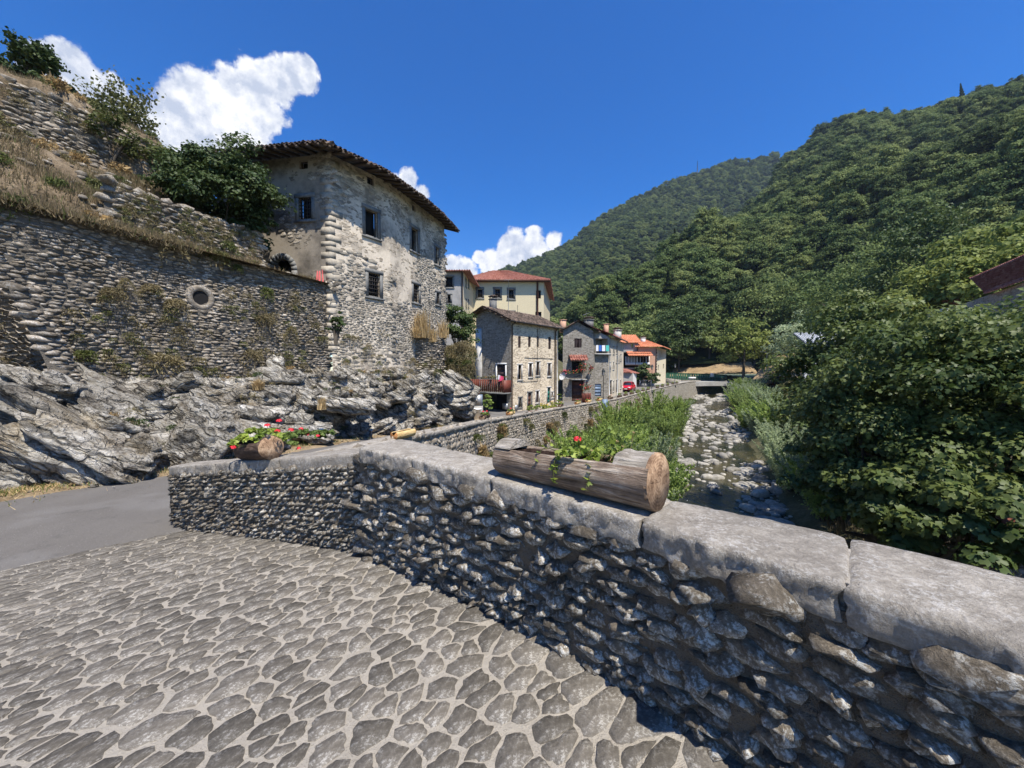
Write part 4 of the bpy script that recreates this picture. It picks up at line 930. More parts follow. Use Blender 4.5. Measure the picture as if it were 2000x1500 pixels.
masonry(pr, 'wall_stone', S_pr, (.02, S_p0.length), (-.2, 2.6), .24, .095, .005, .05, M['wall_stone'], K=8, seed=57, rough=.65, dome=.82, tilt=.8, smooth=False, cap=1.6, n_ind=200)

# dry verge between the road and the foot of the rocks
vy = np.linspace(-2, 30, 260); vx = np.interp(vy, RL[:, 1], RL[:, 0]); w1 = .75 + .5 * fbm(P3(vy * .8, 0 * vy, 1), 3, 8) + .12 * fbm(P3(vy * 5, 0 * vy, 1), 2, 9); q = np.linspace(-.6, 1, 10)
Xv = vx[:, None] + np.where(q < 0, q, q * w1[:, None]) ; Yv = np.repeat(vy[:, None], 10, 1); Zv = street_z(Yv) + .045 + .05 * (fbm(P3(Xv.ravel() * 4, Yv.ravel() * 4, 0), 3, 2).reshape(Xv.shape) - .5) - .07 * np.clip((q - .6) / .4, 0, 1)[None]
mb = MB(); mb.grid(np.stack([Xv, Yv, Zv], -1), flip=True); structure('verge', mb, M['verge'], True)
rv = np.random.default_rng(4); m = MB(); bs = [(np.array([v.co[:] for v in b.vertices]), np.array([p.vertices[:] for p in b.polygons])) for b in [make_mesh('t', *(lambda g: (g[0], [g[1]]))(rock_geo((1, .8, .6), 970 + i, 4, 1.2, .3))) for i in range(3)]]
for i in range(380):
    y = rv.uniform(3, 26); x = float(np.interp(y, RL[:, 1], RL[:, 0])) + rv.exponential(.35) - .1; V, Fq = bs[i % 3]; r = .015 + .05 * rv.uniform() ** 3; m.add(V * r + (x, y, float(street_z(y)) + .04), [Fq], rv.uniform())
link('gravel', m.mesh('gravel', M['rock']), None, kind='stuff')
# ------------------------------------------------------------- the great old house
def rect(A, B, x0, y0, x1, y1):
    xm = (x0 + x1) / 2; u0, _ = hit(x0, y0, A, B); u1, _ = hit(x1, y0, A, B); _, z1 = hit(xm, y0, A, B); _, z0 = hit(xm, y1, A, B); return (u0, u1, z0, z1)
big = thing('old_stone_house', 'large derelict cream and stone house with a sagging dark eave above the rocks', 'house', (-8.38, 18, 9))
WA, WB, WC, WD = (-8.38, 18.0), (-6.5, 20.8), (-5.35, 24.4), (-4.62, 26.6); WL = (-14.4, 19.07)
ZT = EYE + 9.95
mb = MB(); mg = MB()
hA = [rect(WA, WB, 713, 411, 737, 461), rect(WA, WB, 719, 534, 742, 579), rect(WA, WB, 717, 345, 731, 361)]
hB = [rect(WB, WC, 803, 447, 816, 490), rect(WB, WC, 807, 556, 818, 590), rect(WB, WC, 805, 400, 812, 413)]
hC = [rect(WC, WD, 850, 484, 857, 516), rect(WC, WD, 852, 572, 858, 594)]
hL = [rect(WL, WA, 583, 386, 608, 428), rect(WL, WA, 584, 313, 601, 330)]
arch = rect(WL, WA, 528, 505, 571, 541)
wall_panel(mb, WA, WB, EYE - 1.2, ZT, hA); wall_panel(mb, WB, WC, EYE - 1.2, ZT, hB); wall_panel(mb, WC, WD, EYE - 1.2, ZT, hC)
part('street_facade', mb, M['big_plaster'], big)
# left face with arched opening
ar_u = (arch[0] + arch[1]) / 2; ar_w = (arch[1] - arch[0]) / 2; ar_top = arch[3]; ar_sp = ar_top - ar_w
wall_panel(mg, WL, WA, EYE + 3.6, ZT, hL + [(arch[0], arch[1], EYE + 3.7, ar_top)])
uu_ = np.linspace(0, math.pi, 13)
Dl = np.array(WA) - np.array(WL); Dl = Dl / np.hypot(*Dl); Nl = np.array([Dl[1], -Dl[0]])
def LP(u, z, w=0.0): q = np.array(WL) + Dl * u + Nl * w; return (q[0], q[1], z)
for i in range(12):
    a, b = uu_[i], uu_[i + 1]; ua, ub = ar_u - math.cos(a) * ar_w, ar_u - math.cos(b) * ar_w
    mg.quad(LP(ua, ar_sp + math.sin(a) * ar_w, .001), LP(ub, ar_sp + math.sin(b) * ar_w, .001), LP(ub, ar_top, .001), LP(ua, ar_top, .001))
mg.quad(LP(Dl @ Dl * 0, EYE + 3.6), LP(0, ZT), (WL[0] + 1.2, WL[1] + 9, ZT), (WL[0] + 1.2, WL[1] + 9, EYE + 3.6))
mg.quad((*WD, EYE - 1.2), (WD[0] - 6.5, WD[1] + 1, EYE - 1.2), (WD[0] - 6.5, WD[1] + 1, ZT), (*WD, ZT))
part('side_facade', mg, M['big_plaster_grey_shaded'], big)
m = MB(); m.quad(LP(arch[0] - .1, EYE + 3.6, -.6), LP(arch[1] + .1, EYE + 3.6, -.6), LP(arch[1] + .1, ar_top + .1, -.6), LP(arch[0] - .1, ar_top + .1, -.6)); aw = part('arched_doorway', m, M['dark'], big)
for i in range(11):      # voussoirs
    a, b = math.pi * i / 11 + .02, math.pi * (i + 1) / 11 - .02; m = MB(); r0, r1 = ar_w * .98, ar_w * 1.42; pts = []
    for w_ in (-.2, .06):
        for (t_, r_) in ((a, r0), (b, r0), (b, r1), (a, r1)): pts.append(LP(ar_u - math.cos(t_) * r_, ar_sp + math.sin(t_) * r_, w_))
    m.add(pts, [np.array([[4, 5, 6, 7], [0, 1, 5, 4], [1, 2, 6, 5], [2, 3, 7, 6], [3, 0, 4, 7]])], random.random()); part('arch_stone', m, M['grey_stone'], aw)
for s_ in (-1, 1):
    m = MB(); lbox(m, WL, WA, ar_u + s_ * ar_w * 1.2 - ar_w * .22, ar_u + s_ * ar_w * 1.2 + ar_w * .22, EYE + 3.6, ar_sp - .01, -.2, .06); part('arch_stone', m, M['grey_stone'], aw)
for (A, B, hs, kinds) in ((WA, WB, hA, ('open', 'bars', 'open')), (WB, WC, hB, ('open', 'bars', 'open')), (WC, WD, hC, ('open', 'bars')), (WL, WA, hL, ('bars', 'open'))):
    for h, k in zip(hs, kinds): small = (h[3] - h[2]) < .6; window(big, A, B, h, None if small else M['grey_stone'], .17, k, deep=.34)
# rubble showing through the plaster, real stones standing proud in patches
cuts = {0: hA, 1: hB, 2: hC}
def pl_S(A, B, o=0.0):
    A = np.array(A); B = np.array(B); D = (B - A) / np.hypot(*(B - A)); Nn = np.array([D[1], -D[0], 0.])
    def S(u, v): u = np.asarray(u, float); return np.stack([A[0] + D[0] * u, A[1] + D[1] * u, np.asarray(v, float)], -1) + Nn * o, np.broadcast_to(Nn, (*u.shape, 3))
    S.L = float(np.hypot(*(B - A))); return S
def not_in(hs, mgn=.26):
    def k(u, v):
        ok = np.ones(len(u), bool)
        for h in hs: ok &= ~((u > h[0] - mgn) & (u < h[1] + mgn) & (v > h[2] - mgn) & (v < h[3] + mgn))
        return ok
    return k
off_u = 0
for A, B, hs, sd, nI in ((WA, WB, hA, 1, 170), (WB, WC, hB, 2, 90), (WC, WD, hC, 3, 20)):
    S = pl_S(A, B); kk = not_in(hs)
    def keep(u, v, kk=kk, o_=off_u):
        n = fbm(P3((u + o_) * .55, v * .55, 4.2), 4, 61); low = sstep(v, EYE + 3.3, EYE + 2.2); plast = sstep(v, EYE + 1.6, EYE + 1.1) * sstep(v, EYE - .2, EYE + .2) * .25
        r_ = np.random.default_rng(5).uniform(-.12, .12, len(u)); return kk(u, v) & (n + r_ + low * .30 - plast > .53) & (v < ZT - .1)
    masonry(big, 'facade_stone', S, (.05, S.L), (EYE - 1.1, ZT), .21, .092, .006, .020, M['house_stone'], K=8, seed=70 + sd, keep=keep, rough=.7, dome=.85, tilt=.7, n_ind=nI, smooth=False, cap=1.5); off_u += S.L
S = pl_S(WL, WA); kk = not_in(hL + [(arch[0] - .3, arch[1] + .3, EYE + 3, ar_top + .4)])
masonry(big, 'facade_stone', S, (3.4, S.L), (EYE + 3.7, ZT), .28, .15, .03, .022, M['wall_stone'], K=8, seed=79, smooth=False, keep=lambda u, v: kk(u, v) & (fbm(P3(u * .7, v * .7, 1.2), 4, 66) + sstep(v, EYE + 4.6, EYE + 4.0) * .3 + sstep(v, ZT - 1.6, ZT - .7) * .12 > .575), rough=.5, tilt=.3, n_ind=60)
# quoins
rq = random.Random(4); z = EYE + .9; i = 0; dab = (np.array(WB) - WA) / np.hypot(*(np.array(WB) - WA))
while z < ZT - .1:
    h = rq.uniform(.22, .36); l1, l2 = (.55, .26) if i % 2 else (.26, .5); l1 *= rq.uniform(.8, 1.2); m = MB(); a = np.array(WA); nab = np.array([dab[1], -dab[0]]); o1 = a + nab * .006 + Nl * .006
    P = [o1, a + nab * .006 + dab * l1, a + dab * l1 - nab * .05, a - Dl * l2 - Nl * .05, a + Nl * .006 - Dl * l2]; pts = [(*p_, z) for p_ in P] + [(*p_, z + h - .004) for p_ in P]
    m.add(pts, [np.array([[0, 1, 6, 5], [4, 0, 5, 9], [1, 2, 7, 6], [3, 4, 9, 8]]), np.array([[5, 6, 7, 8, 9], [4, 3, 2, 1, 0]])], rq.random()); part('corner_stone', m, M['quoin'], big); z += h; i += 1
# roof: eave line as it really bends, tiles and rafters
EV = np.array([(-16.1, 18.15), (-12.6, 17.45), (-8.0, 16.65), (-6.1, 18.95), (-4.98, 21.8), (-4.3, 24.3), (-3.7, 27.6)]); ze = EYE + 9.95
evz = np.array([9.88, 9.80, 9.74, 9.72, 9.74, 9.8, 9.85]) + EYE; RD = np.array([(-16, 23.5), (-13, 23.3), (-11.2, 22.6), (-10.6, 23.6), (-10.2, 24.6), (-9.9, 25.6), (-9.8, 26.8)]); rdz = EYE + np.array([11.6, 11.6, 11.7, 11.7, 11.7, 11.6, 11.6])
mb = MB()
for i in range(len(EV) - 1): tile_slope(mb, (*EV[i], evz[i]), (*EV[i + 1], evz[i + 1]), (*RD[i + 1], rdz[i + 1]), (*RD[i], rdz[i]), sp=.24, row=.4, amp=.04, thick=.05)
rf = part('roof', mb, M['old_tile'], big)
k = 0
for i in range(len(EV) - 1):     # cover tile at every course end, then rafters under the eave
    a, b = EV[i], EV[i + 1]; L = np.hypot(*(b - a)); n = int(L / .2); dirn = (b - a) / L; inn = np.array([-dirn[1], dirn[0]])
    for j in range(n):
        t = (j + .5) / n; p = a + (b - a) * t; zz = evz[i] * (1 - t) + evz[i + 1] * t + .03 + random.uniform(-.015, .015); q = p + inn * .5; o_ = p - inn * random.uniform(.0, .05)
        m = MB(); th = np.linspace(0, math.pi, 6); side = np.array([*dirn, 0.]); A_ = np.array([*o_, zz]); B_ = np.array([*q, zz + .17 + random.uniform(-.02, .02)])
        m.grid(np.stack([A_ + side * .065 * np.cos(th)[:, None] + np.array([0, 0, 1]) * .045 * np.sin(th)[:, None], B_ + side * .08 * np.cos(th)[:, None] + np.array([0, 0, 1]) * .07 * np.sin(th)[:, None]]), random.random()); part('tile', m, M['old_tile'], rf)
    n = int(L / .5)
    for j in range(n):
        t = (j + .5) / n; p = a + (b - a) * t; zz = evz[i] * (1 - t) + evz[i + 1] * t - .09; m = MB(); q = p + inn * 1.5; s_ = np.array([*dirn, 0.]) * .05
        m.box(((p[0] + q[0]) / 2, (p[1] + q[1]) / 2, zz + .2), (*(q - p) / 2, .23), s_, (0, 0, .06)); part('rafter', m, M['old_timber'], rf)
mb = MB(); mb.bx(-9.9, -9.5, 24, 24.5, EYE + 11, EYE + 12.2); 
m = MB(); p = W(637, 284, 16.9)
for i in range(5): m.tube([p + np.array([-.25, .05 * i, .06 + .05 * (i % 2)]), p + np.array([.28, .05 * i + .05, .10 + .04 * (i % 3)])], [.09, .10], 7, random.random())
part('ridge_tile', m, M['old_tile'], rf)
m = MB(); q = W(428, 300, 17.5); m.tube([W(415, 305, 17.4), W(453, 281, 17.4)], .02, 5); part('antenna', m, M['galv'], big)

# pink rag on the low wall
m = MB(); c = W(628, 543, 18.2); g = np.linspace(-1, 1, 8); a, b = np.meshgrid(g, g, indexing='ij'); P = np.stack([c[0] + a * .17 * (1 - .15 * b), c[1] - .12 + .05 * np.sin(a * 7) + .02 * b, c[2] + b * .32 + .04 * np.sin(a * 3)], -1); m.grid(P)
o = link('hanging_cloth', m.mesh('hanging_cloth', M['pink_rag'], True, (c[0], c[1], c[2])), None, tuple(c)); o['label'] = 'pink and white cloth hanging by the corner of the derelict house'; o['category'] = 'cloth'

def house(name, label, loc): return thing(name, label, 'house', loc)
def downpipe(parent, A, B, u, z0, z1, r=.06, mat=None):
    m = MB(); A = np.array(A[:2], float); B = np.array(B[:2], float); D = (B - A) / np.hypot(*(B - A)); n = np.array([D[1], -D[0]]); p = A + D * u + n * .12
    m.tube([(*p, z0), (*p, z1 - .3), (*(p + n * .5), z1)], r, 6); part('downpipe', m, mat or M['old_timber'], parent)
def gutter(parent, a, b, r=.07):
    m = MB(); m.tube([a, b], r, 6); part('gutter', m, M['iron'], parent)

# ------------------------------------------------------------- first street house
C1 = (-.1, 36.0); C2 = (5.0, 42.0); G0 = (-3.63, 39.0); zb = EYE - 4.3; ev = EYE + 4.64
h1 = house('rubble_terrace_house', 'three storey pale rubble house with red brown balcony on its gable', (-.1, 36, zb))
ops = [(1012,657,1017.5,679,'shutter'),(1031.5,657,1037,678,'shutter'),(1048.5,657,1053,678,'shutter'),(1071,658,1076.5,682,'shutter'),
       (1012,713,1018.5,741,'open'),(1033,710,1039,736,'shutter'),(1047.5,707,1053.5,733,'shutter'),(1070,710,1075.5,734,'shutter'),
       (1013.5,777,1018.5,795,'bars'),(1031,767,1038,800,'door'),(1047,764,1052.5,786,'shutter'),(1069,757,1075,787,'green'),(1077,766,1080,776,'open')]
hs = [rect(C1, C2, *o_[:4]) for o_ in ops]
mb = MB(); wall_panel(mb, C1, C2, zb, ev, hs); part('street_facade', mb, M['facade_stone'], h1)
for h, o_ in zip(hs, ops):
    k = o_[4]; lf = {'green': M['green_door'], 'door': M['brown_wood']}.get(k, M['dark_shutter']); window(h1, C1, C2, h, M['stucco'] if k in ('green', 'open', 'shutter') and o_[1] > 700 else (M['grey_stone'] if k in ('door', 'bars') else None), .13, 'door' if k in ('green', 'door') else k, 'door' if k in ('green', 'door') else 'window', lf)
gh = rect(G0, C1, 970.5, 712, 987, 762); mb = MB(); und = rect(G0, C1, 955, 766, 990, 812)
Lg = float(np.hypot(C1[0] - G0[0], C1[1] - G0[1])); pk, _ = hit(952, 603, G0, C1)
pt, Ng, Dg, _ = wall_panel(mb, G0, C1, zb, ev, [gh, (und[0], und[1], zb, und[3])], gable=[(0, EYE + 5.6), (pk, EYE + 6.0), (Lg, EYE + 4.65)])
part('gable_wall', mb, M['gable_stone'], h1); window(h1, G0, C1, gh, M['white_paint'], .14, 'door', 'door', M['dark_shutter'])
m = MB(); lbox(m, G0, C1, und[0], und[1], zb, und[3], -1.2, -1.15); part('porch_back', m, M['dark'], h1)
m = MB(); lbox(m, G0, C1, 0.0, .85, zb, EYE + 4.2, 0.0, .10); part('stucco_strip', m, M['stucco'], h1)
# roof
Bk = np.array([5.1, 6.0]) / 7.87; mb = MB(); D1 = np.array([.65, .76]); n1 = np.array([.76, -.65])
e0 = np.array(C1) - D1 * .7 + n1 * .55; e1 = np.array(C2) + D1 * .3 + n1 * .55; rp = np.array(G0) + np.array(Dg) * pk - D1 * .7; rp2 = rp + D1 * 9.0
tile_slope(mb, (*e0, ev - .02), (*e1, ev - .02), (*rp2, EYE + 6.25), (*rp, EYE + 6.25), sp=.26, row=.45, amp=.055)
l0 = np.array(G0) - D1 * .7 - n1 * .5; tile_slope(mb, (*(l0 + D1 * 9), EYE + 5.45), (*l0, EYE + 5.45), (*rp, EYE + 6.27), (*rp2, EYE + 6.27), sp=.4, row=.6)
r1 = part('roof', mb, M['old_tile'], h1); chimney(r1, *(rp + D1 * 1.4 + n1 * .1), EYE + 6.3, .55, .75)
m = MB()
for i in range(5): q = rp + (e0 - rp) * (i + .5) / 5; zz = EYE + 6.2 - (1.6) * (i + .5) / 5 - .12; m.box((q[0] + .25, q[1] + .3, zz), (*D1 * .5, 0), (*n1 * .06, 0), (0, 0, .07))
part('rafters', m, M['old_timber'], r1)
gutter(h1, (*(e0), ev - .1), (*(e1), ev - .1)); downpipe(h1, C1, C2, .05, zb, ev - .1, .07); downpipe(h1, C1, C2, 7.2, zb, ev - .1, .07); downpipe(h1, C1, C2, 7.6, zb, ev - 1, .07, M['stucco'])
m = MB(); lbox(m, C1, C2, 2.0, 7.0, zb + 5.55, zb + 5.58, .01, .04); lbox(m, C1, C2, 4.1, 4.13, zb + 3.2, ev - .4, .01, .035); lbox(m, C1, C2, 1.5, 4.1, zb + 3.2, zb + 3.23, .01, .035); part('cable', m, M['iron'], h1)
for (x0, y0, x1, y1) in ((1005, 791, 1010, 801),):
    h = rect(C1, C2, x0, y0, x1, y1); m = MB(); lbox(m, C1, C2, h[0], h[1], h[2], h[3], 0, .12); part('meter_box', m, M['galv'], h1)
for (x0, y0, x1, y1) in ((984, 788, 993, 799),):
    h = rect(G0, C1, x0, y0, x1, y1); m = MB(); lbox(m, G0, C1, h[0], h[1], h[2], h[3], 0.05, .2); part('meter_box', m, M['galv'], h1)
# balcony
bf = rect(G0, C1, 946, 736, 996, 766); m = MB(); zf_ = EYE - .72 * 0 + bf[2]; b0, b1 = .35, Lg + .1; zs = rect(G0, C1, 960, 765, 980, 770)[3]
lbox(m, G0, C1, b0, b1, zs - .14, zs, 0, 1.15); bal = part('balcony', m, M['grey_stone'], h1)
m = MB(); lbox(m, G0, C1, b0, b1, zs + 1.05, zs + 1.13, 1.06, 1.12); lbox(m, G0, C1, b0, b1, zs + .18, zs + .24, 1.06, 1.12); part('rail', m, M['red_wood'], bal)
nb = 17
for i in range(nb):
    m = MB(); u = b0 + (b1 - b0) * (i + .5) / nb; lbox(m, G0, C1, u - .085, u + .085, zs + .05, zs + 1.2, 1.125, 1.15, random.random()); part('plank', m, M['red_wood'], bal)
for s_ in (b0, b1 - .05):
    m = MB(); lbox(m, G0, C1, s_, s_ + .05, zs, zs + 1.15, .1, 1.1); part('side_panel', m, M['red_wood'], bal)

# ------------------------------------------------------------- second house: grey gable with balcony, tile canopy, brown garage door
A2 = W(1099, 770, 48)[:2]; B2 = W(1158, 770, 48.2)[:2]; z2 = EYE - 4.1; h2 = house('grey_gable_house', 'grey stone gabled house with brown shutters, flower balcony and brown garage door', (*A2, z2))
sh2 = rect(A2, B2, 1122, 661, 1136, 679); dr2 = rect(A2, B2, 1117, 706, 1136, 729); gr2 = rect(A2, B2, 1117, 742, 1139, 778); gr2 = (gr2[0], gr2[1], z2, gr2[3])
ev2 = hit(1128, 646, A2, B2)[1]; pk2 = hit(1127, 629, A2, B2)[1]; L2 = float(np.hypot(*(B2 - A2))); mb = MB()
wall_panel(mb, A2, B2, z2, ev2, [sh2, dr2, gr2], gable=[(L2 * .48, pk2)]); s2 = np.array(B2) - A2; d2_ = np.array([.36, .933])
wall_panel(mb, A2 + d2_ * 9, A2, z2, ev2); wall_panel(mb, B2, B2 + d2_ * 9, z2, ev2); part('gable_wall', mb, M['gable_stone'], h2)
window(h2, A2, B2, sh2, None, .12, 'shutter', leaf=M['dark_shutter']); window(h2, A2, B2, dr2, None, .12, 'open'); window(h2, A2, B2, gr2, None, .12, 'door', 'garage_door', M['brown_wood'])
mb = MB(); nb2 = np.array([(s2 / L2)[1], -(s2 / L2)[0]]); m0 = A2 + s2 * .48 + nb2 * .5; a0 = A2 - s2 / L2 * .5 + nb2 * .5; b0_ = B2 + s2 / L2 * .5 + nb2 * .5; bk = d2_ * 9.5
tile_slope(mb, (*(a0 + bk), ev2 - .05), (*a0, ev2 - .05), (*m0, pk2 + .2), (*(m0 + bk), pk2 + .2), sp=.28, row=.5); tile_slope(mb, (*b0_, ev2 - .05), (*(b0_ + bk), ev2 - .05), (*(m0 + bk), pk2 + .2), (*m0, pk2 + .2), sp=.28, row=.5)
r2 = part('roof', mb, M['old_tile'], h2); q = m0 + bk * .45; chimney(r2, q[0] + .5, q[1], pk2 + .2, .9, .5); q = m0 + bk * .3; chimney(r2, q[0] - 2.6, q[1], pk2 - .5, .6, 1.0, M['pink_plaster'], False)
cn = rect(A2, B2, 1111, 697, 1145, 703); mb = MB(); a_, b_ = A2 + s2 / L2 * cn[0], A2 + s2 / L2 * cn[1]
tile_slope(mb, (*(a_ + nb2 * 1.0), cn[2]), (*(b_ + nb2 * 1.0), cn[2]), (*b_, cn[3] + .25), (*a_, cn[3] + .25), sp=.28, row=.4, amp=.08); part('canopy', mb, M['red_tile'], h2)
bl = rect(A2, B2, 1112, 727, 1143, 742); mb = MB(); lbox(mb, A2, B2, bl[0], bl[1], bl[2] - .02, bl[2] + .12, 0, 1.0); ba = part('balcony', mb, M['concrete'], h2); mb = MB()
for i in range(14): u = bl[0] + (bl[1] - bl[0]) * i / 13; lbox(mb, A2, B2, u - .015, u + .015, bl[2] + .12, bl[3], .94, .97)
lbox(mb, A2, B2, bl[0], bl[1], bl[3], bl[3] + .05, .92, .99); part('railing', mb, M['iron'], ba)
# satellite dish
m = MB(); cdish = W(1100, 735, 46.5); th = np.linspace(0, 2 * math.pi, 17); rr_ = np.array([0, .2, .4, .5]); nd = np.array([-.75, -.6, .3]); nd /= np.linalg.norm(nd); ua = np.cross(nd, [0, 0, 1]); ua /= np.linalg.norm(ua); ub = np.cross(ua, nd)
m.grid(np.array([[cdish + (ua * math.cos(t_) + ub * math.sin(t_)) * r_ + nd * (r_ ** 2 * .6) for t_ in th] for r_ in rr_])); m.tube([cdish, cdish + np.array([.7, .5, -.3])], .03, 5); m.tube([cdish - ub * .5, cdish + nd * .5], .015, 4)
part('satellite_dish', m, M['white_paint'], h2)

# ------------------------------------------------------------- third house: laundry balcony, blue garage, long street side
A3 = W(1158.5, 770, 49.5)[:2]; B3 = W(1188, 770, 50)[:2]; C3 = W(1217, 765, 61)[:2]; z3 = EYE - 4.1; h3 = house('laundry_house', 'tall pale house with laundry on its upper balcony and blue grey garage door', (*A3, z3))
gr3 = rect(A3, B3, 1159.5, 750, 1174.5, 774); lg = rect(A3, B3, 1160, 661, 1186, 690); evl = hit(1160, 648, A3, B3)[1]; evr = hit(1188, 657, A3, B3)[1]; mb = MB()
L3 = float(np.hypot(*(B3 - A3))); wall_panel(mb, A3, B3, z3, lg[2] - .1, [(gr3[0], gr3[1], gr3[2], gr3[3])]); part('gable_wall', mb, M['gable_stone'], h3)
mb = MB(); wall_panel(mb, A3, B3, lg[2] - .1, evr, [(.1, L3 - .15, lg[2], lg[3])], deep=1.6, gable=[(0, evl + .2)]); lbox(mb, A3, B3, .1, L3 - .15, lg[2], lg[3], -1.65, -1.6); part('loggia', mb, M['concrete'], h3)
window(h3, A3, B3, gr3, None, .1, 'door', 'garage_door', M['blue_metal'])
sd = [(1190, 676, 1192.5, 691), (1197.5, 676, 1200, 691), (1190, 708, 1192.5, 723), (1197, 707, 1199.5, 721), (1190, 743, 1195, 771), (1203, 742, 1207, 766), (1197, 744, 1199, 764), (1203.5, 696, 1205.5, 708), (1208, 695, 1210, 707), (1211.5, 692, 1213.5, 704), (1203.5, 676, 1205.5, 690), (1211, 742, 1213.5, 758)]
hs = [rect(B3, C3, *q_) for q_ in sd]; mb = MB(); ok = [h for h in hs]; wall_panel(mb, B3, C3, z3, evr, ok); part('street_facade', mb, M['weathered_cream'], h3)
for h in ok: window(h3, B3, C3, h, M['stucco'], .1, 'glass' if h[3] - h[2] < 1.6 else 'door', leaf=M['old_timber'])
m = MB(); lbox(m, A3, B3, 0, L3 + .1, lg[2] - .22, lg[2] - .02, 0, .5); ba = part('balcony', m, M['concrete'], h3)
m = MB(); lbox(m, A3, B3, 0, L3, lg[2] + .85, lg[2] + .89, .44, .48)
for i in range(15): u = L3 * i / 14; lbox(m, A3, B3, u - .012, u + .012, lg[2], lg[2] + .85, .45, .47)
part('railing', m, M['iron'], ba)
for (px0, px1, mt) in ((1160.5, 1165, 'cloth_white'), (1166, 1171, 'cloth_blue'), (1172, 1178, 'cloth_white'), (1179.5, 1185.5, 'cloth_teal')):
    a, _ = hit(px0, 680, A3, B3); b, _ = hit(px1, 680, A3, B3); m = MB(); g = np.linspace(0, 1, 9); zt_ = lg[2] + 1.0; P = []
    for t_ in (0, .5, 1):
        row = []
        for x_ in g: q = A3 + (B3 - A3) / L3 * (a + (b - a) * x_); nn3 = np.array([(B3 - A3)[1], -(B3 - A3)[0]]) / L3; w_ = .55 + .03 * math.sin(x_ * 14) * t_; row.append((q[0] + nn3[0] * w_, q[1] + nn3[1] * w_, zt_ - t_ * .75))
        P.append(row)
    c = np.array(P).mean((0, 1)); m.grid(np.array(P)); o = link('hanging_laundry', m.mesh('hanging_laundry', M[mt], True, c), None, c)
    cn_ = {'cloth_white': 'white', 'cloth_blue': 'blue', 'cloth_teal': 'teal'}[mt]; o['label'] = f'{cn_} cloth drying on the upper balcony' + (' next to the ' + ('left end' if px0 < 1165 else 'teal cloth') if cn_ == 'white' else ''); o['category'] = 'laundry'; o['group'] = 'laundry on the balcony'
mb = MB(); n3_ = np.array([(C3 - B3)[1], -(C3 - B3)[0]]); n3_ /= np.hypot(*n3_); d3_ = (C3 - B3) / np.hypot(*(C3 - B3)); e0 = B3 + n3_ * .6 - d3_ * .5; e1 = C3 + n3_ * .6 + d3_ * .4; rg0 = A3 - d3_ * .5 + np.array([-1.3, .8]); rg1 = rg0 + d3_ * 14
pr3 = hit(1150, 636, A3, B3)[1] + .35
tile_slope(mb, (*e0, evr + .15), (*e1, evr + .15), (*rg1, pr3), (*rg0, pr3), sp=.3, row=.5, amp=.06); r3 = part('roof', mb, M['red_tile'], h3)
q = rg0 + d3_ * 5; chimney(r3, q[0] + 2.2, q[1], pr3 - .7, .5, 1.1, M['pink_plaster'], False); q = rg0 + d3_ * 8.5; chimney(r3, q[0] + 3.2, q[1], pr3 - 1.0, .8, .9, M['stucco'])
m = MB(); q = rg0 + d3_ * 2; m.tube([(q[0] + .3, q[1], pr3 - .3), (q[0] + .1, q[1], pr3 + 1.8)], .025, 4); m.tube([(q[0] - .3, q[1], pr3 + 1.3), (q[0] + .7, q[1], pr3 + 1.7)], .02, 4); part('antenna', m, M['galv'], r3)
gutter(h3, (*e0, evr + .05), (*e1, evr + .05)); downpipe(h3, B3, C3, .2, z3, evr, .06, M['galv']); downpipe(h3, B3, C3, 6, z3, evr, .06, M['galv'])

# ------------------------------------------------------------- yellow house up behind
YA = W(925, 600, 58)[:2]; YB = W(1062, 600, 58)[:2]; YA = YA - np.array([1.0, 0]); zy = EYE + 2.0; eyv = hit(1000, 549, YA, YB)[1]; h4 = house('yellow_villa', 'large pale yellow house with red hipped roof standing above the stone terrace', (*YB, zy))
yo = [(933, 565, 941.5, 581, 'glass'), (967, 565, 976.5, 581, 'glass'), (994, 566, 1003, 583, 'glass'), (1047, 567, 1056.5, 583, 'open'), (961, 608, 976, 625, 'glass'), (992, 608, 1005, 625, 'glass'), (1045.5, 609, 1057.5, 626, 'glass'), (932, 608, 941, 625, 'glass')]
hs = [rect(YA, YB, *q_[:4]) for q_ in yo]; mb = MB(); wall_panel(mb, YA, YB, zy, eyv, hs); YC = YB + np.array([2.5, 16]); wall_panel(mb, YB, YC, zy, eyv); YD = YA + np.array([-3, 16]); part('wall', mb, M['yellow_plaster'], h4)
for i, (h, q_) in enumerate(zip(hs, yo)): window(h4, YA, YB, h, M['grey_stone'] if q_[0] < 1040 else None, .30 if i < 3 else .14, q_[4], leaf=M['old_timber'])
for i, (cx, cz, k, f) in enumerate(()): pass
mb = MB(); zr = eyv + 3.6; o_ = .9; a = (YA[0] - o_, YA[1] - o_, eyv + .05); b = (YB[0] + o_, YB[1] - o_, eyv + .05); c = (YC[0] + o_, YC[1] + o_, eyv + .05); d = (YD[0] - o_, YD[1] + o_, eyv + .05); r0 = (YA[0] + 3.6, YA[1] + 8, zr); r1_ = (YB[0] - 5.5, YB[1] + 8, zr)
tile_slope(mb, a, b, r1_, r0, sp=.3, row=.45, amp=.06); tile_slope(mb, b, c, r1_, r1_, sp=.4, row=.6); tile_slope(mb, d, a, r0, r0, sp=.4, row=.6); part('roof', mb, M['red_tile'], h4)
m = MB(); m.bx(YA[0] - o_, YB[0] + o_, YA[1] - o_, YA[1], eyv - .14, eyv - .06); part('soffit', m, M['brown_wood'], h4); downpipe(h4, YA, YB, 10.55, zy, eyv, .16, M['brown_wood'])
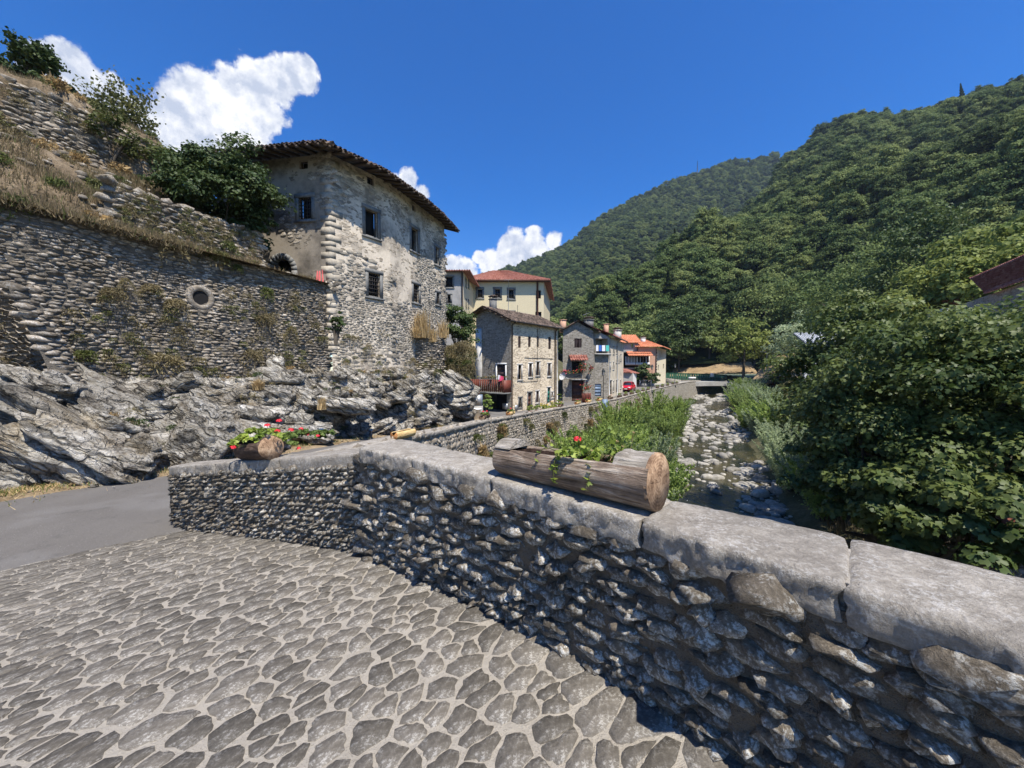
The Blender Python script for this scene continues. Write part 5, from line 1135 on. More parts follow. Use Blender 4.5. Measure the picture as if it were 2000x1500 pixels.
m = MB(); p = W(993, 640, 50); m.tube([(p[0], 50, p[2] - 1), (p[0], 50, W(993, 546, 50)[2])], .035, 5); m.tube([W(984, 547, 50), W(1002, 546, 50)], .02, 4); m.tube([W(989, 583, 50), W(1002, 583, 50)], .03, 4); m.tube([W(1011, 640, 50), W(1011, 596, 50)], .03, 4)
q_ = thing('television_mast', 'thin television aerial mast in front of the yellow house', 'antenna', tuple(p)); part('mast', m, M['galv'], q_)
# grey wing left of it
GA = W(862, 560, 49)[:2]; GB = W(905, 560, 49)[:2]; GC = YA + np.array([1.0, .0]); zg = EYE + 2.0; egv = hit(890, 531, GA, GB)[1]; h5 = house('grey_corner_house', 'grey plastered house corner with dark window behind the derelict house', (*GB, zg))
hs = [rect(GA, GB, 870, 541, 884, 561), rect(GA, GB, 874, 576, 880, 592)]; hs2 = [rect(GB, GC, 909, 545, 911, 561), rect(GB, GC, 914, 548, 916, 563), rect(GB, GC, 909.5, 585, 911, 600), rect(GB, GC, 914, 586, 915.5, 600)]
mb = MB(); wall_panel(mb, GA, GB, zg, egv, hs); part('wall', mb, M['grey_plaster'], h5); mb = MB(); wall_panel(mb, GB, GC, zg, egv, hs2); part('side_wall', mb, M['yellow_plaster'], h5)
for h in hs: window(h5, GA, GB, h, M['grey_stone'], .2, 'open')
for h in hs2: window(h5, GB, GC, h, M['grey_stone'], .1, 'glass')
mb = MB(); a = (GA[0] - 2, GA[1] - .8, egv + .03); b = (GB[0] + .9, GB[1] - .8, egv + .03); c = (GC[0] + .9, GC[1], egv + .03); tile_slope(mb, a, b, (GB[0] - 1.2, GB[1] + 7, egv + 1.4), (GA[0], GA[1] + 7, egv + 1.4), sp=.3, row=.45); tile_slope(mb, b, c, (GB[0] - 1.2, GB[1] + 9, egv + 1.4), (GB[0] - 1.2, GB[1] + 7, egv + 1.4), sp=.3, row=.45); part('roof', mb, M['red_tile'], h5)
downpipe(h5, GA, GB, 2.65, zg, egv, .09)

# ------------------------------------------------------------- orange roofed house at the far end of the street
OA = W(1243, 745, 76)[:2]; OB = W(1281, 745, 76)[:2]; OC = W(1300, 742, 86)[:2]; zo = EYE - 3.4; h6 = house('orange_roof_house', 'cream and pink house with bright orange roof at the far end of the street', (*OB, zo))
OL = W(1214, 745, 76)[:2]; eo = hit(1260, 678, OA, OB)[1]; lo = rect(OL, OB, 1222, 696, 1268, 713); mb = MB(); wall_panel(mb, OL, OB, zo, hit(1240, 700, OL, OB)[1] + 1.2, [(lo[0], lo[1], lo[2], lo[3])], deep=1.2); 
part('lower_wall', mb, M['pink_plaster'], h6); mb = MB(); wall_panel(mb, OA, OB, hit(1240, 700, OL, OB)[1] + 1.2, eo); part('upper_wall', mb, M['pink_plaster'], h6)
so = [(1287, 684, 1289, 700), (1290.5, 684, 1292.5, 699), (1294, 685, 1295.5, 698), (1285, 713, 1287, 723), (1295, 711, 1297, 720)]
hs = [rect(OB, OC, *q_) for q_ in so]; mb = MB(); wall_panel(mb, OB, OC, zo, eo, hs); wall_panel(mb, OC, OC + np.array([-12, 8]), zo, eo); part('street_facade', mb, M['cream_plaster'], h6)
for h in hs: window(h6, OB, OC, h, None, .1, 'glass')
m = MB(); lbox(m, OB, OC, -.2, .1, zo, eo - .3, 0, .06)
for i in range(13): 
    z = zo + .2 + i * .55; lbox(m, OB, OC, .2, .75, z, z + .28, .01, .05)
part('corner_trim', m, M['old_timber'], h6)
m = MB(); lbox(m, OL, OB, lo[0], lo[1], lo[2], lo[3], -1.25, -1.2); part('loggia_back', m, M['dark'], h6); mb = MB()
for i in range(9): u = lo[0] + (lo[1] - lo[0]) * i / 8; lbox(mb, OL, OB, u - .06, u + .06, lo[2], lo[3], -.1, .02)
lbox(mb, OL, OB, lo[0] - .1, lo[1] + .1, lo[2] + .0, lo[2] + .5, .02, .1); part('loggia_rail', mb, M['white_paint'], h6)
m = MB(); lbox(m, OL, OB, lo[0] + .4, lo[1] - .4, zo + .3, lo[2] - .8, .01, .03); part('garage_opening', m, M['brown_wood'], h6); m = MB()
for px in (1241, 1256): 
    q = W(px, 745, 75); m.tube([(q[0], q[1], zo), (q[0], q[1], W(px, 690, 75)[2])], .05, 4)
for py in (690, 713): m.tube([W(1224, py, 75), W(1271, py, 75)], .05, 4)
part('scaffold', m, M['brown_wood'], h6)
mb = MB(); a = (*(OA + (-.6, -.7)), eo + .1); b = (*(OB + (1.0, -.8)), eo + .1); c = (*(OC + (1.2, .3)), eo + .1); rp_ = (*(OA + np.array([2.4, 5])), hit(1258, 661, OA, OB)[1] + .5)
tile_slope(mb, a, b, rp_, rp_, sp=.35, row=.5, amp=.05); tile_slope(mb, b, c, rp_, rp_, sp=.35, row=.5, amp=.05); r6 = part('roof', mb, M['new_tile'], h6); chimney(r6, rp_[0] - .3, rp_[1] - 2.4, rp_[2] - .9, .7, .7, M['white_paint'])
mb = MB(); za, zb2 = hit(1230, 669, OL, OB)[1], hit(1230, 656, OL, OB)[1] + .6; lw = OL + np.array([3.6, -.4])
wall_panel(mb, OL, OL + np.array([3.2, 0]), zo + 4, za, [rect(OL, OL + np.array([3.2, 0]), 1233, 671, 1237, 679)]); part('left_wall', mb, M['concrete'], h6); mb = MB(); tile_slope(mb, (*(OL + (-.5, -.6)), za), (*(OL + (3.7, -.6)), za), (*(OL + (3.9, 4)), zb2), (*(OL + (-.5, 4)), zb2), sp=.35, row=.5, amp=.05)
tile_slope(mb, (*(OL + (.8, -1.6)), lo[3] + .15), (*(OB + (-1.2, -1.6)), lo[3] + .15), (*(OB + (-1.2, 0)), lo[3] + 1.0), (*(OL + (.8, 0)), lo[3] + 1.0), sp=.35, row=.5, amp=.05); part('low_roof', mb, M['new_tile'], h6)
# small garage beside it
KA = W(1217, 750, 68)[:2]; KB = W(1236, 750, 68)[:2]; KC = W(1243, 750, 70)[:2]; zk = EYE - 3.3; h7 = thing('small_garage', 'low grey garage with white pillar and red tiled roof behind the red car', 'garage', (*KA, zk)); ek = hit(1230, 728, KA, KB)[1]
mb = MB(); wall_panel(mb, KA, KB, zk, ek); part('wall', mb, M['concrete'], h7); mb = MB(); wall_panel(mb, KB, KC, zk, ek, deep=.2); part('pillar', mb, M['white_paint'], h7)
mb = MB(); tile_slope(mb, (*(KB + (-.6, -.5)), ek), (*(KC + (.4, -.3)), ek - .1), (*(KC + (-1, 3)), ek + .7), (*(KB + (-2.2, 2.6)), ek + .8), sp=.3, row=.45); tile_slope(mb, (*(KA + (-.6, -.3)), ek + .1), (*(KB + (-.6, -.5)), ek + .1), (*(KB + (-2.2, 2.6)), ek + .8), (*(KA + (-.6, 3)), ek + .9), sp=.3, row=.45); part('roof', mb, M['red_tile'], h7)

# hillside ground the upper houses stand on
gx = np.linspace(-60, 14, 60); gy = np.linspace(27.5, 110, 60); X, Y = np.meshgrid(gx, gy, indexing='ij'); ex = np.interp(Y, [27, 36, 42, 50, 62, 80, 110], [-5.5, -4.4, 1.5, 5.5, 11.5, 16, 24]); X = np.minimum(X, ex + 1.5)
off = ex - X; Z = np.interp(off, [-2, .6, 2.0, 9, 30, 60], [-5.2, -4.4, -1.5, 2.6, 5.0, 14]) + EYE; Z += (fbm(P3(X.ravel() * .3, Y.ravel() * .3, 1), 3, 4).reshape(X.shape) - .5) * .8; Z = np.where(off < -1.8, EYE - 6, Z)
mb = MB(); mb.grid(np.stack([X, Y, Z], -1), flip=True); structure('village_hillside', mb, M['bank_soil'], True)
# right edge house behind the maple
RA = W(1925, 560, 26)[:2]; RB = W(2160, 560, 17)[:2]; h8 = house('right_bank_house', 'dark stone house with old tiled roof half hidden behind the big tree', (*RA, EYE - 3)); er = hit(2000, 545, RA, RB)[1] - .1
mb = MB(); RA2 = W(1945, 560, 25.6)[:2]; wall_panel(mb, RA2, RB, EYE - 3, er); wall_panel(mb, RA2 + np.array([4, 6]), RA2, EYE - 3, er); part('wall', mb, M['gable_stone'], h8)
mb = MB(); back_ = np.array([1.7, 2.4]); tile_slope(mb, (*RA, er + .1), (*RB, er + .1), (*(RB + back_), er + 1.6), (*(RA + back_ * .9), er + 1.6), sp=.22, row=.4, amp=.06); part('roof', mb, M['red_tile'], h8)
p = W(1896, 590, 36); h9 = house('orange_roof_cottage', 'small orange tiled roof peeping through the leaves right of the slope', tuple(p)); mb = MB(); tile_slope(mb, p + (-1.2, 0, -.3), p + (1.2, -.8, -.1), p + (1.4, 1, .6), p + (-1, 1.6, .4), sp=.25, row=.4, amp=.05); part('roof', mb, M['new_tile'], h9)
mb = MB(); mb.box(p + (0, .4, -1.6), (2, -.8, 0), (.5, 1.2, 0), (0, 0, 1)); part('wall', mb, M['stucco'], h9)
p = W(1608, 700, 40); h10 = house('white_cottage', 'white walled cottage glimpsed through the maple leaves', tuple(p)); mb = MB(); A = p[:2] + (-1.9, 0); B = p[:2] + (4, -1.5); hh = [(1.0, 1.8, EYE + .4, EYE + 1.5)]; wall_panel(mb, A, B, EYE - 3, EYE + 2.9, hh); part('wall', mb, M['white_paint'], h10); window(h10, A, B, hh[0], None, .1, 'glass')
mb = MB(); tile_slope(mb, (*(A + (-.4, -.4)), EYE + 2.9), (*(B + (.4, -.4)), EYE + 2.9), (*(B + (1, 3)), EYE + 4.2), (*(A + (.8, 3)), EYE + 4.2)); part('roof', mb, M['galv'], h10)
# ------------------------------------------------------------- wooded mountains
def lerp_tab(x, xs, v): return np.interp(x, xs, v)
AP = np.array([1000, 1070, 1200, 1330, 1440, 1550, 1640, 1760, 1850, 2000, 2300, 2800, 3600])
A_sky = np.array([750, 690, 600, 515, 434, 310, 250, 240, 218, 180, 90, -90, -400])          # crest row of the near mountain (without its trees)
A_rd = np.array([150, 170, 210, 250, 285, 320, 320, 300, 285, 250, 200, 140, 90]); A_fd = np.array([128, 125, 118, 108, 104, 98, 90, 80, 72, 58, 44, 33, 24.]); A_fz = np.array([1.0, 1.2, .5, .5, .5, .8, 1.2, 2, 2.5, 3, 4, 5, 6])
def A_surf(px, t):
    a = (px - 1000) / F; rd = lerp_tab(px, AP, A_rd); fd = lerp_tab(px, AP, A_fd); sk = lerp_tab(px, AP, A_sky); fz = lerp_tab(px, AP, A_fz)
    b = (750 - sk) / F; zr = rd * (b * CP - SP) / (CP + b * SP); y = fd + (rd - fd) * t; te = np.where(t > 1, 1 - (t - 1) * .5, t); tp = np.where(te < 1, te ** .92, te); z = fz + (zr - fz) * tp
    x = a * y; amp = sstep(t, .02, .3) * (9 + .03 * rd) * np.clip(1.15 - t, 0.2, 1) * .9
    g = fbm(P3(x.ravel() * .022 + z.ravel() * .006, y.ravel() * .012, 4), 3, 71).reshape(np.shape(x)) - .5
    return np.stack([x, y, EYE + z + g * amp * 4.6], -1)
pxs = np.linspace(1000, 3500, 150); ts = np.concatenate([np.linspace(-.06, 1, 60), np.linspace(1.05, 1.7, 10)]); PX, TT = np.meshgrid(pxs, ts, indexing='ij')
mb = MB(); mb.grid(A_surf(PX, TT), flip=True); structure('near_mountain', mb, M['forest_floor'], True)
BP = np.array([860, 985, 1060, 1100, 1165, 1230, 1300, 1400, 1500, 1600, 1750]); B_sky = np.array([568, 530, 504, 486, 430, 394, 360, 328, 308, 300, 280])
def B_surf(px, t):
    a = (px - 1000) / F; rd = np.interp(px, BP, [640, 660, 680, 700, 700, 700, 700, 700, 690, 680, 660]); fd = np.interp(px, BP, [300, 280, 260, 250, 250, 260, 290, 330, 360, 400, 420]); b = (750 - np.interp(px, BP, B_sky)) / F
    zr = rd * (b * CP - SP) / (CP + b * SP); y = fd + (rd - fd) * t; te = np.where(t > 1, 1 - (t - 1) * .5, t); z = -3 + (zr + 3) * te; x = a * y
    g = fbm(P3(x.ravel() * .008, y.ravel() * .008, 9), 3, 81).reshape(np.shape(x)) - .5; return np.stack([x, y, EYE + z + g * 70 * sstep(t, 0, .3) * np.clip(1.1 - t, .12, 1)], -1)
pxs = np.linspace(860, 1750, 90); ts = np.linspace(0, 1.5, 60); PX, TT = np.meshgrid(pxs, ts, indexing='ij'); mb = MB(); mb.grid(B_surf(PX, TT), flip=True); structure('far_mountain', mb, M['forest_floor'], True)

# crowns shared by all the trees of the woods
CR = []; rc = np.random.default_rng(12)
for i in range(7):
    conif = i == 6
    if not conif:
        rx, rz = rc.uniform(3.6, 4.4), rc.uniform(3.6, 4.8); P, Nn, t, _, _ = crown_points(rx, rx, rz, 80, 85, rc, .27, -.5, .45); P[:, 2] += rz * .7
        CR.append(leaf_mesh(f'crown', P, Nn, .44, M['forest_leaf'], rc, 'leaf', t))
    else:
        n = 2400; h = rc.uniform(0, 1, n) ** .8; a = rc.uniform(0, 2 * math.pi, n); lay = .75 + .25 * np.sin(h * 60); r = (1 - h) * 2.6 * lay * rc.uniform(.55, 1, n) ** .5
        P = np.stack([np.cos(a) * r, np.sin(a) * r, h * 12 - r * .35], -1); Nn = np.stack([np.cos(a) * .5, np.sin(a) * .5, np.ones(n)], -1); CR.append(leaf_mesh('crown', P, Nn, .6, M['bush_leaf'], rc, 'leaf', None))
def trunk_mesh(h, r, rng):
    m = MB(); m.tube([(0, 0, -1.2), (.1, 0, h * .5), (rng.uniform(-.3, .3), rng.uniform(-.3, .3), h)], [r * 1.2, r, r * .5], 6, .5)
    for k in range(3):
        a = rng.uniform(0, 6.28); m.tube([(0, 0, h * (.35 + .15 * k)), (math.cos(a) * 1.4, math.sin(a) * 1.4, h * (.75 + .1 * k))], [r * .4, r * .12], 4, .5)
    return m.mesh('trunk', M['trunk'])
TRK = [trunk_mesh(5.0, .22, rc) for _ in range(3)]
def scatter(surf, p0, p1, t0, t1, n, dmin, rng, wfn=None):
    px = rng.uniform(p0, p1, n); t = rng.uniform(t0, t1, n); P = surf(px, t); H = {}; keep = []
    if wfn is not None:
        e = 1e-2; P2 = surf(px + 1, t); P3_ = surf(px, t + e); ar = np.linalg.norm(np.cross(P2 - P, (P3_ - P) / e), axis=1); ok = rng.uniform(0, 1, n) < ar / np.quantile(ar, .97); P = P[ok]; t = t[ok]; px = px[ok]
    for i, (x, y, z) in enumerate(P):
        a, b = int(x // dmin), int(y // dmin); good = True
        for u in (a - 1, a, a + 1):
            for v in (b - 1, b, b + 1):
                for j in H.get((u, v), ()):
                    if (P[j, 0] - x) ** 2 + (P[j, 1] - y) ** 2 < dmin * dmin: good = False; break
                if not good: break
            if not good: break
        if good: H.setdefault((a, b), []).append(i); keep.append(i)
    return P[keep], px[keep], t[keep]
rf_ = np.random.default_rng(31)
PA, pxa, ta_ = scatter(A_surf, 1030, 2700, .0, 1.04, 34000, 4.7, rf_, 1)
PB, pxb, tb_ = scatter(B_surf, 930, 1700, .0, 1.04, 40000, 5.8, rf_, 1)
clr = ~((np.abs(pxa - 1395) < 50) & (ta_ < .02)) & ~((pxa > 1500) & (pxa < 1620) & (ta_ < .05)); PA, pxa, ta_ = PA[clr], pxa[clr], ta_[clr]
dist = np.linalg.norm(PA - np.array([0, 0, EYE]), axis=1); vis = (pxa > 1060) & (pxa < 2010); order = np.argsort(np.where(vis, dist, 1e9)); ind = order[:110]; rest = order[110:]
def above(x):
    for lim, w_ in ((1110, 'just right of the yellow house'), (1165, 'over the grey gabled house'), (1215, 'over the laundry house'), (1265, 'over the left orange roof'), (1310, 'over the right orange roof'), (1370, 'above the start of the far bridge'), (1430, 'above the middle of the far bridge'), (1480, 'above the walnut tree'), (1530, 'above the tall far lamp post'), (1590, 'above the olive tree'), (1650, 'above the white cottage'), (1730, 'above the gap right of the white cottage'), (1820, 'above the nearest maple'), (1900, 'above the orange cottage roof'), (1960, 'left of the dark stone house roof')):
        if x < lim: return w_
    return 'above the dark stone house roof'
for i in ind:
    p = PA[i]; k = int(rf_.integers(0, 6)) if rf_.uniform() > .04 else 6; s = rf_.uniform(.9, 1.5) * (1.0 if k < 6 else 1.2)
    q_ = px_of(p); lab = 'dark narrow conifer among the broadleaf trees at the foot of the wooded mountain' if k == 6 else ('leafy green tree', 'tall broad green tree')[int(s > 1.2)] + ' on the mountain foot ' + above(float(q_[0]))
    T = thing('conifer_tree' if k == 6 else 'broadleaf_tree', lab, 'tree', tuple(p), 'conifers of the lower mountain wood' if k == 6 else 'trees of the lower mountain wood', rf_.uniform(0, 6.28)); T.scale = (s, s, s * rf_.uniform(.9, 1.25))
    link('crown', CR[k], T, (0, 0, 2.0 if k < 6 else 0)); link('trunk', TRK[k % 3], T)
def _unused(): pass
def forest_object(name, P, rng, smin, smax):
    n = len(P); me = bpy.data.meshes.new(name); me.vertices.add(n); me.vertices.foreach_set('co', P.astype(np.float32).ravel())
    a = me.attributes.new('sc', 'FLOAT_VECTOR', 'POINT'); s = rng.uniform(smin, smax, n); sv = np.stack([s, s, s * rng.uniform(.85, 1.3, n)], -1); a.data.foreach_set('vector', sv.astype(np.float32).ravel())
    a = me.attributes.new('rt', 'FLOAT_VECTOR', 'POINT'); rv = np.stack([rng.uniform(-.12, .12, n), rng.uniform(-.12, .12, n), rng.uniform(0, 6.28, n)], -1); a.data.foreach_set('vector', rv.astype(np.float32).ravel())
    kk = rng.integers(0, 6, n); kk = np.where(rng.uniform(0, 1, n) < .004, 6, kk); a = me.attributes.new('kd', 'INT', 'POINT'); a.data.foreach_set('value', kk.astype(np.int32))
    o = link(name, me, None, kind='stuff'); g = bpy.data.node_groups.new(name, 'GeometryNodeTree'); g.interface.new_socket('Geometry', in_out='INPUT', socket_type='NodeSocketGeometry'); g.interface.new_socket('Geometry', in_out='OUTPUT', socket_type='NodeSocketGeometry')
    gi = g.nodes.new('NodeGroupInput'); go = g.nodes.new('NodeGroupOutput'); jn = g.nodes.new('GeometryNodeJoinGeometry')
    def na(nm, ty): x = g.nodes.new('GeometryNodeInputNamedAttribute'); x.data_type = ty; x.inputs['Name'].default_value = nm; return x.outputs['Attribute']
    sc_, rt_, kd_ = na('sc', 'FLOAT_VECTOR'), na('rt', 'FLOAT_VECTOR'), na('kd', 'INT')
    for k in range(7):
        cmp = g.nodes.new('FunctionNodeCompare'); cmp.data_type = 'INT'; cmp.operation = 'EQUAL'; g.links.new(kd_, cmp.inputs[2]); cmp.inputs[3].default_value = k
        oi = g.nodes.new('GeometryNodeObjectInfo'); oi.inputs['Object'].default_value = PROTO[k]; oi.inputs['As Instance'].default_value = True
        ip = g.nodes.new('GeometryNodeInstanceOnPoints'); g.links.new(gi.outputs[0], ip.inputs['Points']); g.links.new(cmp.outputs[0], ip.inputs['Selection']); g.links.new(oi.outputs['Geometry'], ip.inputs['Instance']); g.links.new(rt_, ip.inputs['Rotation']); g.links.new(sc_, ip.inputs['Scale']); g.links.new(ip.outputs[0], jn.inputs[0])
    g.links.new(jn.outputs[0], go.inputs[0]); md = o.modifiers.new('wood', 'NODES'); md.node_group = g; return o
PROTO = {}
for o in list(COL.objects):
    if o.type == 'MESH' and o.data in CR and CR.index(o.data) not in PROTO: PROTO[CR.index(o.data)] = o
forest_object('mountain_forest', PA[rest], rf_, .65, 1.4); forest_object('far_mountain_forest', PB, rf_, .65, 1.35)
print('forest', len(PA), len(PB))
m = MB(); p = W(1362, 330, 690); m.tube([p - (0, 0, 10), p + (0, 0, 14)], [.9, .35], 5); o = link('hilltop_mast', m.mesh('hilltop_mast', M['iron'], False, p), None, tuple(p)); o['label'] = 'tiny radio mast on the crest of the far mountain'; o['category'] = 'mast'

# bare slopes by the far road
def slab_patch(name, poly, mat, nse=.4):
    mb = MB(); P = np.array(poly, float); g = np.linspace(0, 1, 24); a, b = np.meshgrid(g, g, indexing='ij'); G = (P[0] * (1 - a[..., None]) + P[1] * a[..., None]) * (1 - b[..., None]) + (P[3] * (1 - a[..., None]) + P[2] * a[..., None]) * b[..., None]
    G[..., 2] += (fbm(G.reshape(-1, 3) * .35, 4, 3).reshape(a.shape) - .5) * nse; mb.grid(G); return structure(name, mb, mat, True)
slab_patch('bare_slope', [W(1305, 735, 106), W(1480, 728, 96), W(1445, 672, 122), W(1340, 692, 128)], M['bare_slope'], 1.5)
slab_patch('terraced_slope', [W(1470, 742, 80), W(1650, 735, 64), W(1640, 672, 84), W(1500, 700, 96)], M['bare_slope'], 1.5)

# ------------------------------------------------------------- trees placed one by one
def big_tree(name, label, loc, R, H, nclump, per, leaf, size, seed, cr=.26, group=None, r0=.3, zc=None, kind='maple', matl=None, nb=14, lo=-.6, shape=1.0):
    rg_ = np.random.default_rng(seed); T = thing(name, label, 'tree', loc, group); zc = H - R * .8 * shape if zc is None else zc
    P, Nn, t, c, r = crown_points(R, R, R * shape, nclump, per, rg_, cr, lo, .35); P[:, 2] += zc; me = leaf_mesh('crown', P, Nn, size, matl or M['maple_leaf'], rg_, kind, t, 1.0, .55); link('crown', me, T)
    bt = branch_tree(zc + R * .3, r0, np.array([0, 0, zc]), R, nb, rg_); link('trunk', bt.mesh('trunk', M['trunk'], True), T); return T
def gz(x, y): return float(np.interp(0, [0], [0])) + EYE - 6
def bed_z(x, y):
    q = x - float(river_x(y)); h_ = 2.5 + .012 * max(y, 0); z = float(river_z(y)) - .35 + 1.2 * float(sstep(-q, h_, h_ + 3.5)) + 1.0 * float(sstep(-q, h_ + 3.5, h_ + 12))
    return z + float(sstep(q, h_, h_ + 2)) * .9 + float(sstep(q, h_ + 1.5, h_ + 12)) * (EYE - 2.9 - float(river_z(y)) - .55)
MG = 'maples on the right bank'
def mp(px, py, d, R, nc, per, leaf, seed, label, shape=.95, H=None, kind='maple', matl=None):
    c = W(px, py, d); zb_ = max(EYE - 8.6, bed_z(float(c[0]), float(c[1])) - .1); big_tree('maple_tree', label, (c[0], c[1], zb_), R, float(c[2]) - zb_ + R, nc, per, None, leaf, seed, .25, MG, .26, float(c[2]) - zb_, kind=kind, matl=matl, shape=shape)
mp(1835, 815, 13.0, 3.7, 130, 330, .138, 3, 'big dark maple filling the right side just beyond the parapet, nearest of the maples')
mp(2040, 850, 11.5, 3.7, 120, 280, .140, 4, 'maple crown at the right edge of the picture above the right end of the parapet')
mp(1725, 735, 19.0, 4.0, 140, 260, .19, 5, 'broad maple behind the nearest one, its crown in front of the white cottage', .95, None, 'leaf')
mp(1715, 915, 13.5, 2.5, 90, 260, .14, 6, 'low dark maple leaning over the river bank at the bottom left of the maples', .8)
mp(1835, 1010, 11.0, 2.6, 90, 170, .19, 7, 'shaded maple low behind the parapet, underneath the nearest maple', .7)
mp(1890, 735, 20.5, 3.8, 120, 170, .24, 10, 'maple top between the nearest maple and the dark stone house', .8, None, 'leaf')
mp(1900, 590, 38, 6.5, 130, 120, .42, 8, 'rounded light green tree left of the dark stone house', .8, None, 'leaf', M['lime_leaf'])
mp(1960, 545, 44, 8.5, 140, 120, .48, 9, 'green tree rising behind the orange tiled cottage roof', .8, None, 'leaf', M['lime_leaf'])
ML = M['forest_leaf']
def mid(px, y_base, d, R, H, seed, label, mat=None, size=.45, ncl=80, per=56, name='round_tree', shape=1.1):
    p = W(px, y_base, d); big_tree(name, label, tuple(p), R, H, ncl, per, None, size, seed, .27, None, .3, None, 'leaf', mat or ML, 8, -.7, shape)
mid(1452, 745, 92, 5.6, 14, 21, 'bright green walnut tree beside the brown slope beyond the far bridge', M['lime_leaf'], .55)
mid(1330, 715, 112, 8.0, 17, 22, 'dark full tree behind the right corner of the orange roofed house', M['bush_leaf'], .6); mid(1385, 700, 122, 8.0, 17, 23, 'dark tree at the head of the brown slope', M['bush_leaf'], .6)
mid(1512, 722, 88, 2.4, 7, 24, 'small yellow green conifer beside the far lamp post', M['green_weed'], .3, 50, 50, 'young_pine', 1.6)
mid(1560, 725, 78, 5.2, 10, 25, 'grey green olive tree left of the white cottage', M['silver_leaf'], .40); mid(1500, 690, 104, 8.5, 18, 26, 'wide dark tree on the slope above the far lamp post', None, .6); mid(1575, 680, 96, 8.5, 17, 27, 'spreading tree on the slope above the olive tree', None, .6)
mid(1640, 690, 66, 6.5, 13, 28, 'mid green tree just over the white cottage', None, .45); mid(1720, 690, 60, 7, 15, 29, 'green tree behind the top of the big maple', None, .45); mid(1800, 660, 52, 6.5, 15, 30, 'light green tree left of the orange cottage roof', M['bush_leaf'], .42)
mid(1270, 722, 108, 6.5, 13, 33, 'dark tree rising behind the orange roof', M['bush_leaf'], .6); mid(1225, 725, 100, 5.5, 12, 34, 'tree behind the left orange roof', None, .55)
mid(1160, 715, 98, 4.5, 10, 35, 'tree behind the grey gabled house', None, .6); mid(1100, 715, 100, 4.5, 10, 36, 'tree in the gap beside the yellow house', None, .6)

# small bushes: one mesh per kind, copied
def bush_mesh(name, R, rz, ncl, per, size, mat, seed, kind='leaf', cr=.34, lo=-.3):
    rg_ = np.random.default_rng(seed); P, Nn, t, _, _ = crown_points(R, R, rz, ncl, per, rg_, cr, lo, .3); P[:, 2] += rz * .45; return leaf_mesh(name, P, Nn, size, mat, rg_, kind, t)
def willow_mesh(H, n, mat, seed, size=.17, spread=.55):
    rg_ = np.random.default_rng(seed); ns = 46; C = []; U = []
    for s in range(ns):
        a = rg_.uniform(0, 6.28); ln = rg_.uniform(.2, 1) * spread; b = np.array([math.cos(a), math.sin(a)]) * rg_.uniform(0, .35) * H * .5; k = n // ns; t = rg_.uniform(.12, 1, k) ** .8; h = H * rg_.uniform(.6, 1.05)
        x = b[0] + math.cos(a) * ln * h * t ** 1.6; y = b[1] + math.sin(a) * ln * h * t ** 1.6; z = h * t * (1 - .12 * ln * t); c = np.stack([x, y, z], -1) + rg_.normal(size=(k, 3)) * .05 * H * (1.15 - t)[:, None]
        C.append(c); U.append(np.tile([math.cos(a) * ln, math.sin(a) * ln, 1.0], (k, 1)))
    C = np.concatenate(C); U = np.concatenate(U); V, Fc, k = leaves(C, size * rg_.uniform(.6, 1.3, len(C)), None, rg_, 'leaf', .45, 0, U + rg_.normal(size=U.shape) * .5); return make_mesh('foliage', V, Fc, False, np.repeat(rg_.uniform(0, 1, len(C)), k), [mat])
WIL = [willow_mesh(3.0, 5200, M['willow_leaf'], 1), willow_mesh(3.2, 5200, M['willow_leaf'], 2, .2, .7), willow_mesh(3.0, 5200, M['silver_leaf'], 3, .16, .6)]
stem = MB()
for i in range(9): a = i * .7; stem.tube([(0, 0, -.3), (math.cos(a) * .35, math.sin(a) * .35, 1.2), (math.cos(a) * .9, math.sin(a) * .9, 2.2)], [.04, .03, .01], 4)
STEM = stem.mesh('stem', M['trunk'])
rw_ = np.random.default_rng(44)
def willow(x, y, k, s, label, group):
    T = thing('willow_shrub', label, 'shrub', (x, y, bed_z(x, y) - .1), group, rw_.uniform(0, 6.28)); T.scale = (s, s, s * rw_.uniform(.85, 1.15)); link('foliage', WIL[k], T); link('stem', STEM, T)
for i in range(90):     # left bank, at the foot of the embankment wall
    y = rw_.uniform(12, 74) if i > 34 else rw_.uniform(9, 30); ex, rx_ = float(E_x(y)), float(river_x(y)) - 3.6; f = rw_.uniform(.25, .98) if y < 30 else rw_.uniform(.1, .95)
    x = ex + 1.2 + (rx_ - ex - 1.2) * f
    if x < 3.0 + max(0, (y - 9)) * .06 or x < ex + 3.6: continue
    willow(x, y, int(rw_.integers(0, 2)) if rw_.uniform() < .75 else 2, rw_.uniform(.75, 1.25) * (1.0 if y > 22 else .9), ('fresh green willow shrub', 'silvery willow shrub')[0] + ' under the street wall ' + ('right behind the near log planter' if y < 22 else 'before the first street house' if y < 32 else 'below the brown garage door' if y < 41 else 'below the nearer street lamp' if y < 50 else 'below the red car' if y < 60 else 'below the farther street lamp'), 'willow shrubs under the embankment wall')
for i in range(44):
    y = rw_.uniform(20, 84); x = float(river_x(y)) + rw_.uniform(4.3, 9.0); willow(x, y, 2 if rw_.uniform() < .6 else 1, rw_.uniform(.8, 1.35), 'grey green willow on the right bank ' + ('at the shaded near bend of the river' if y < 32 else 'beside the widest boulder field' if y < 45 else 'halfway to the far bridge' if y < 60 else 'just before the far bridge' if y < 74 else 'at the end of the far bridge'), 'willow shrubs on the right bank')
BSH = [bush_mesh('foliage', 1.3, 1.1, 26, 60, .16, M['bush_leaf'], 5), bush_mesh('foliage', 1.3, 1.0, 26, 60, .16, M['green_weed'], 6)]
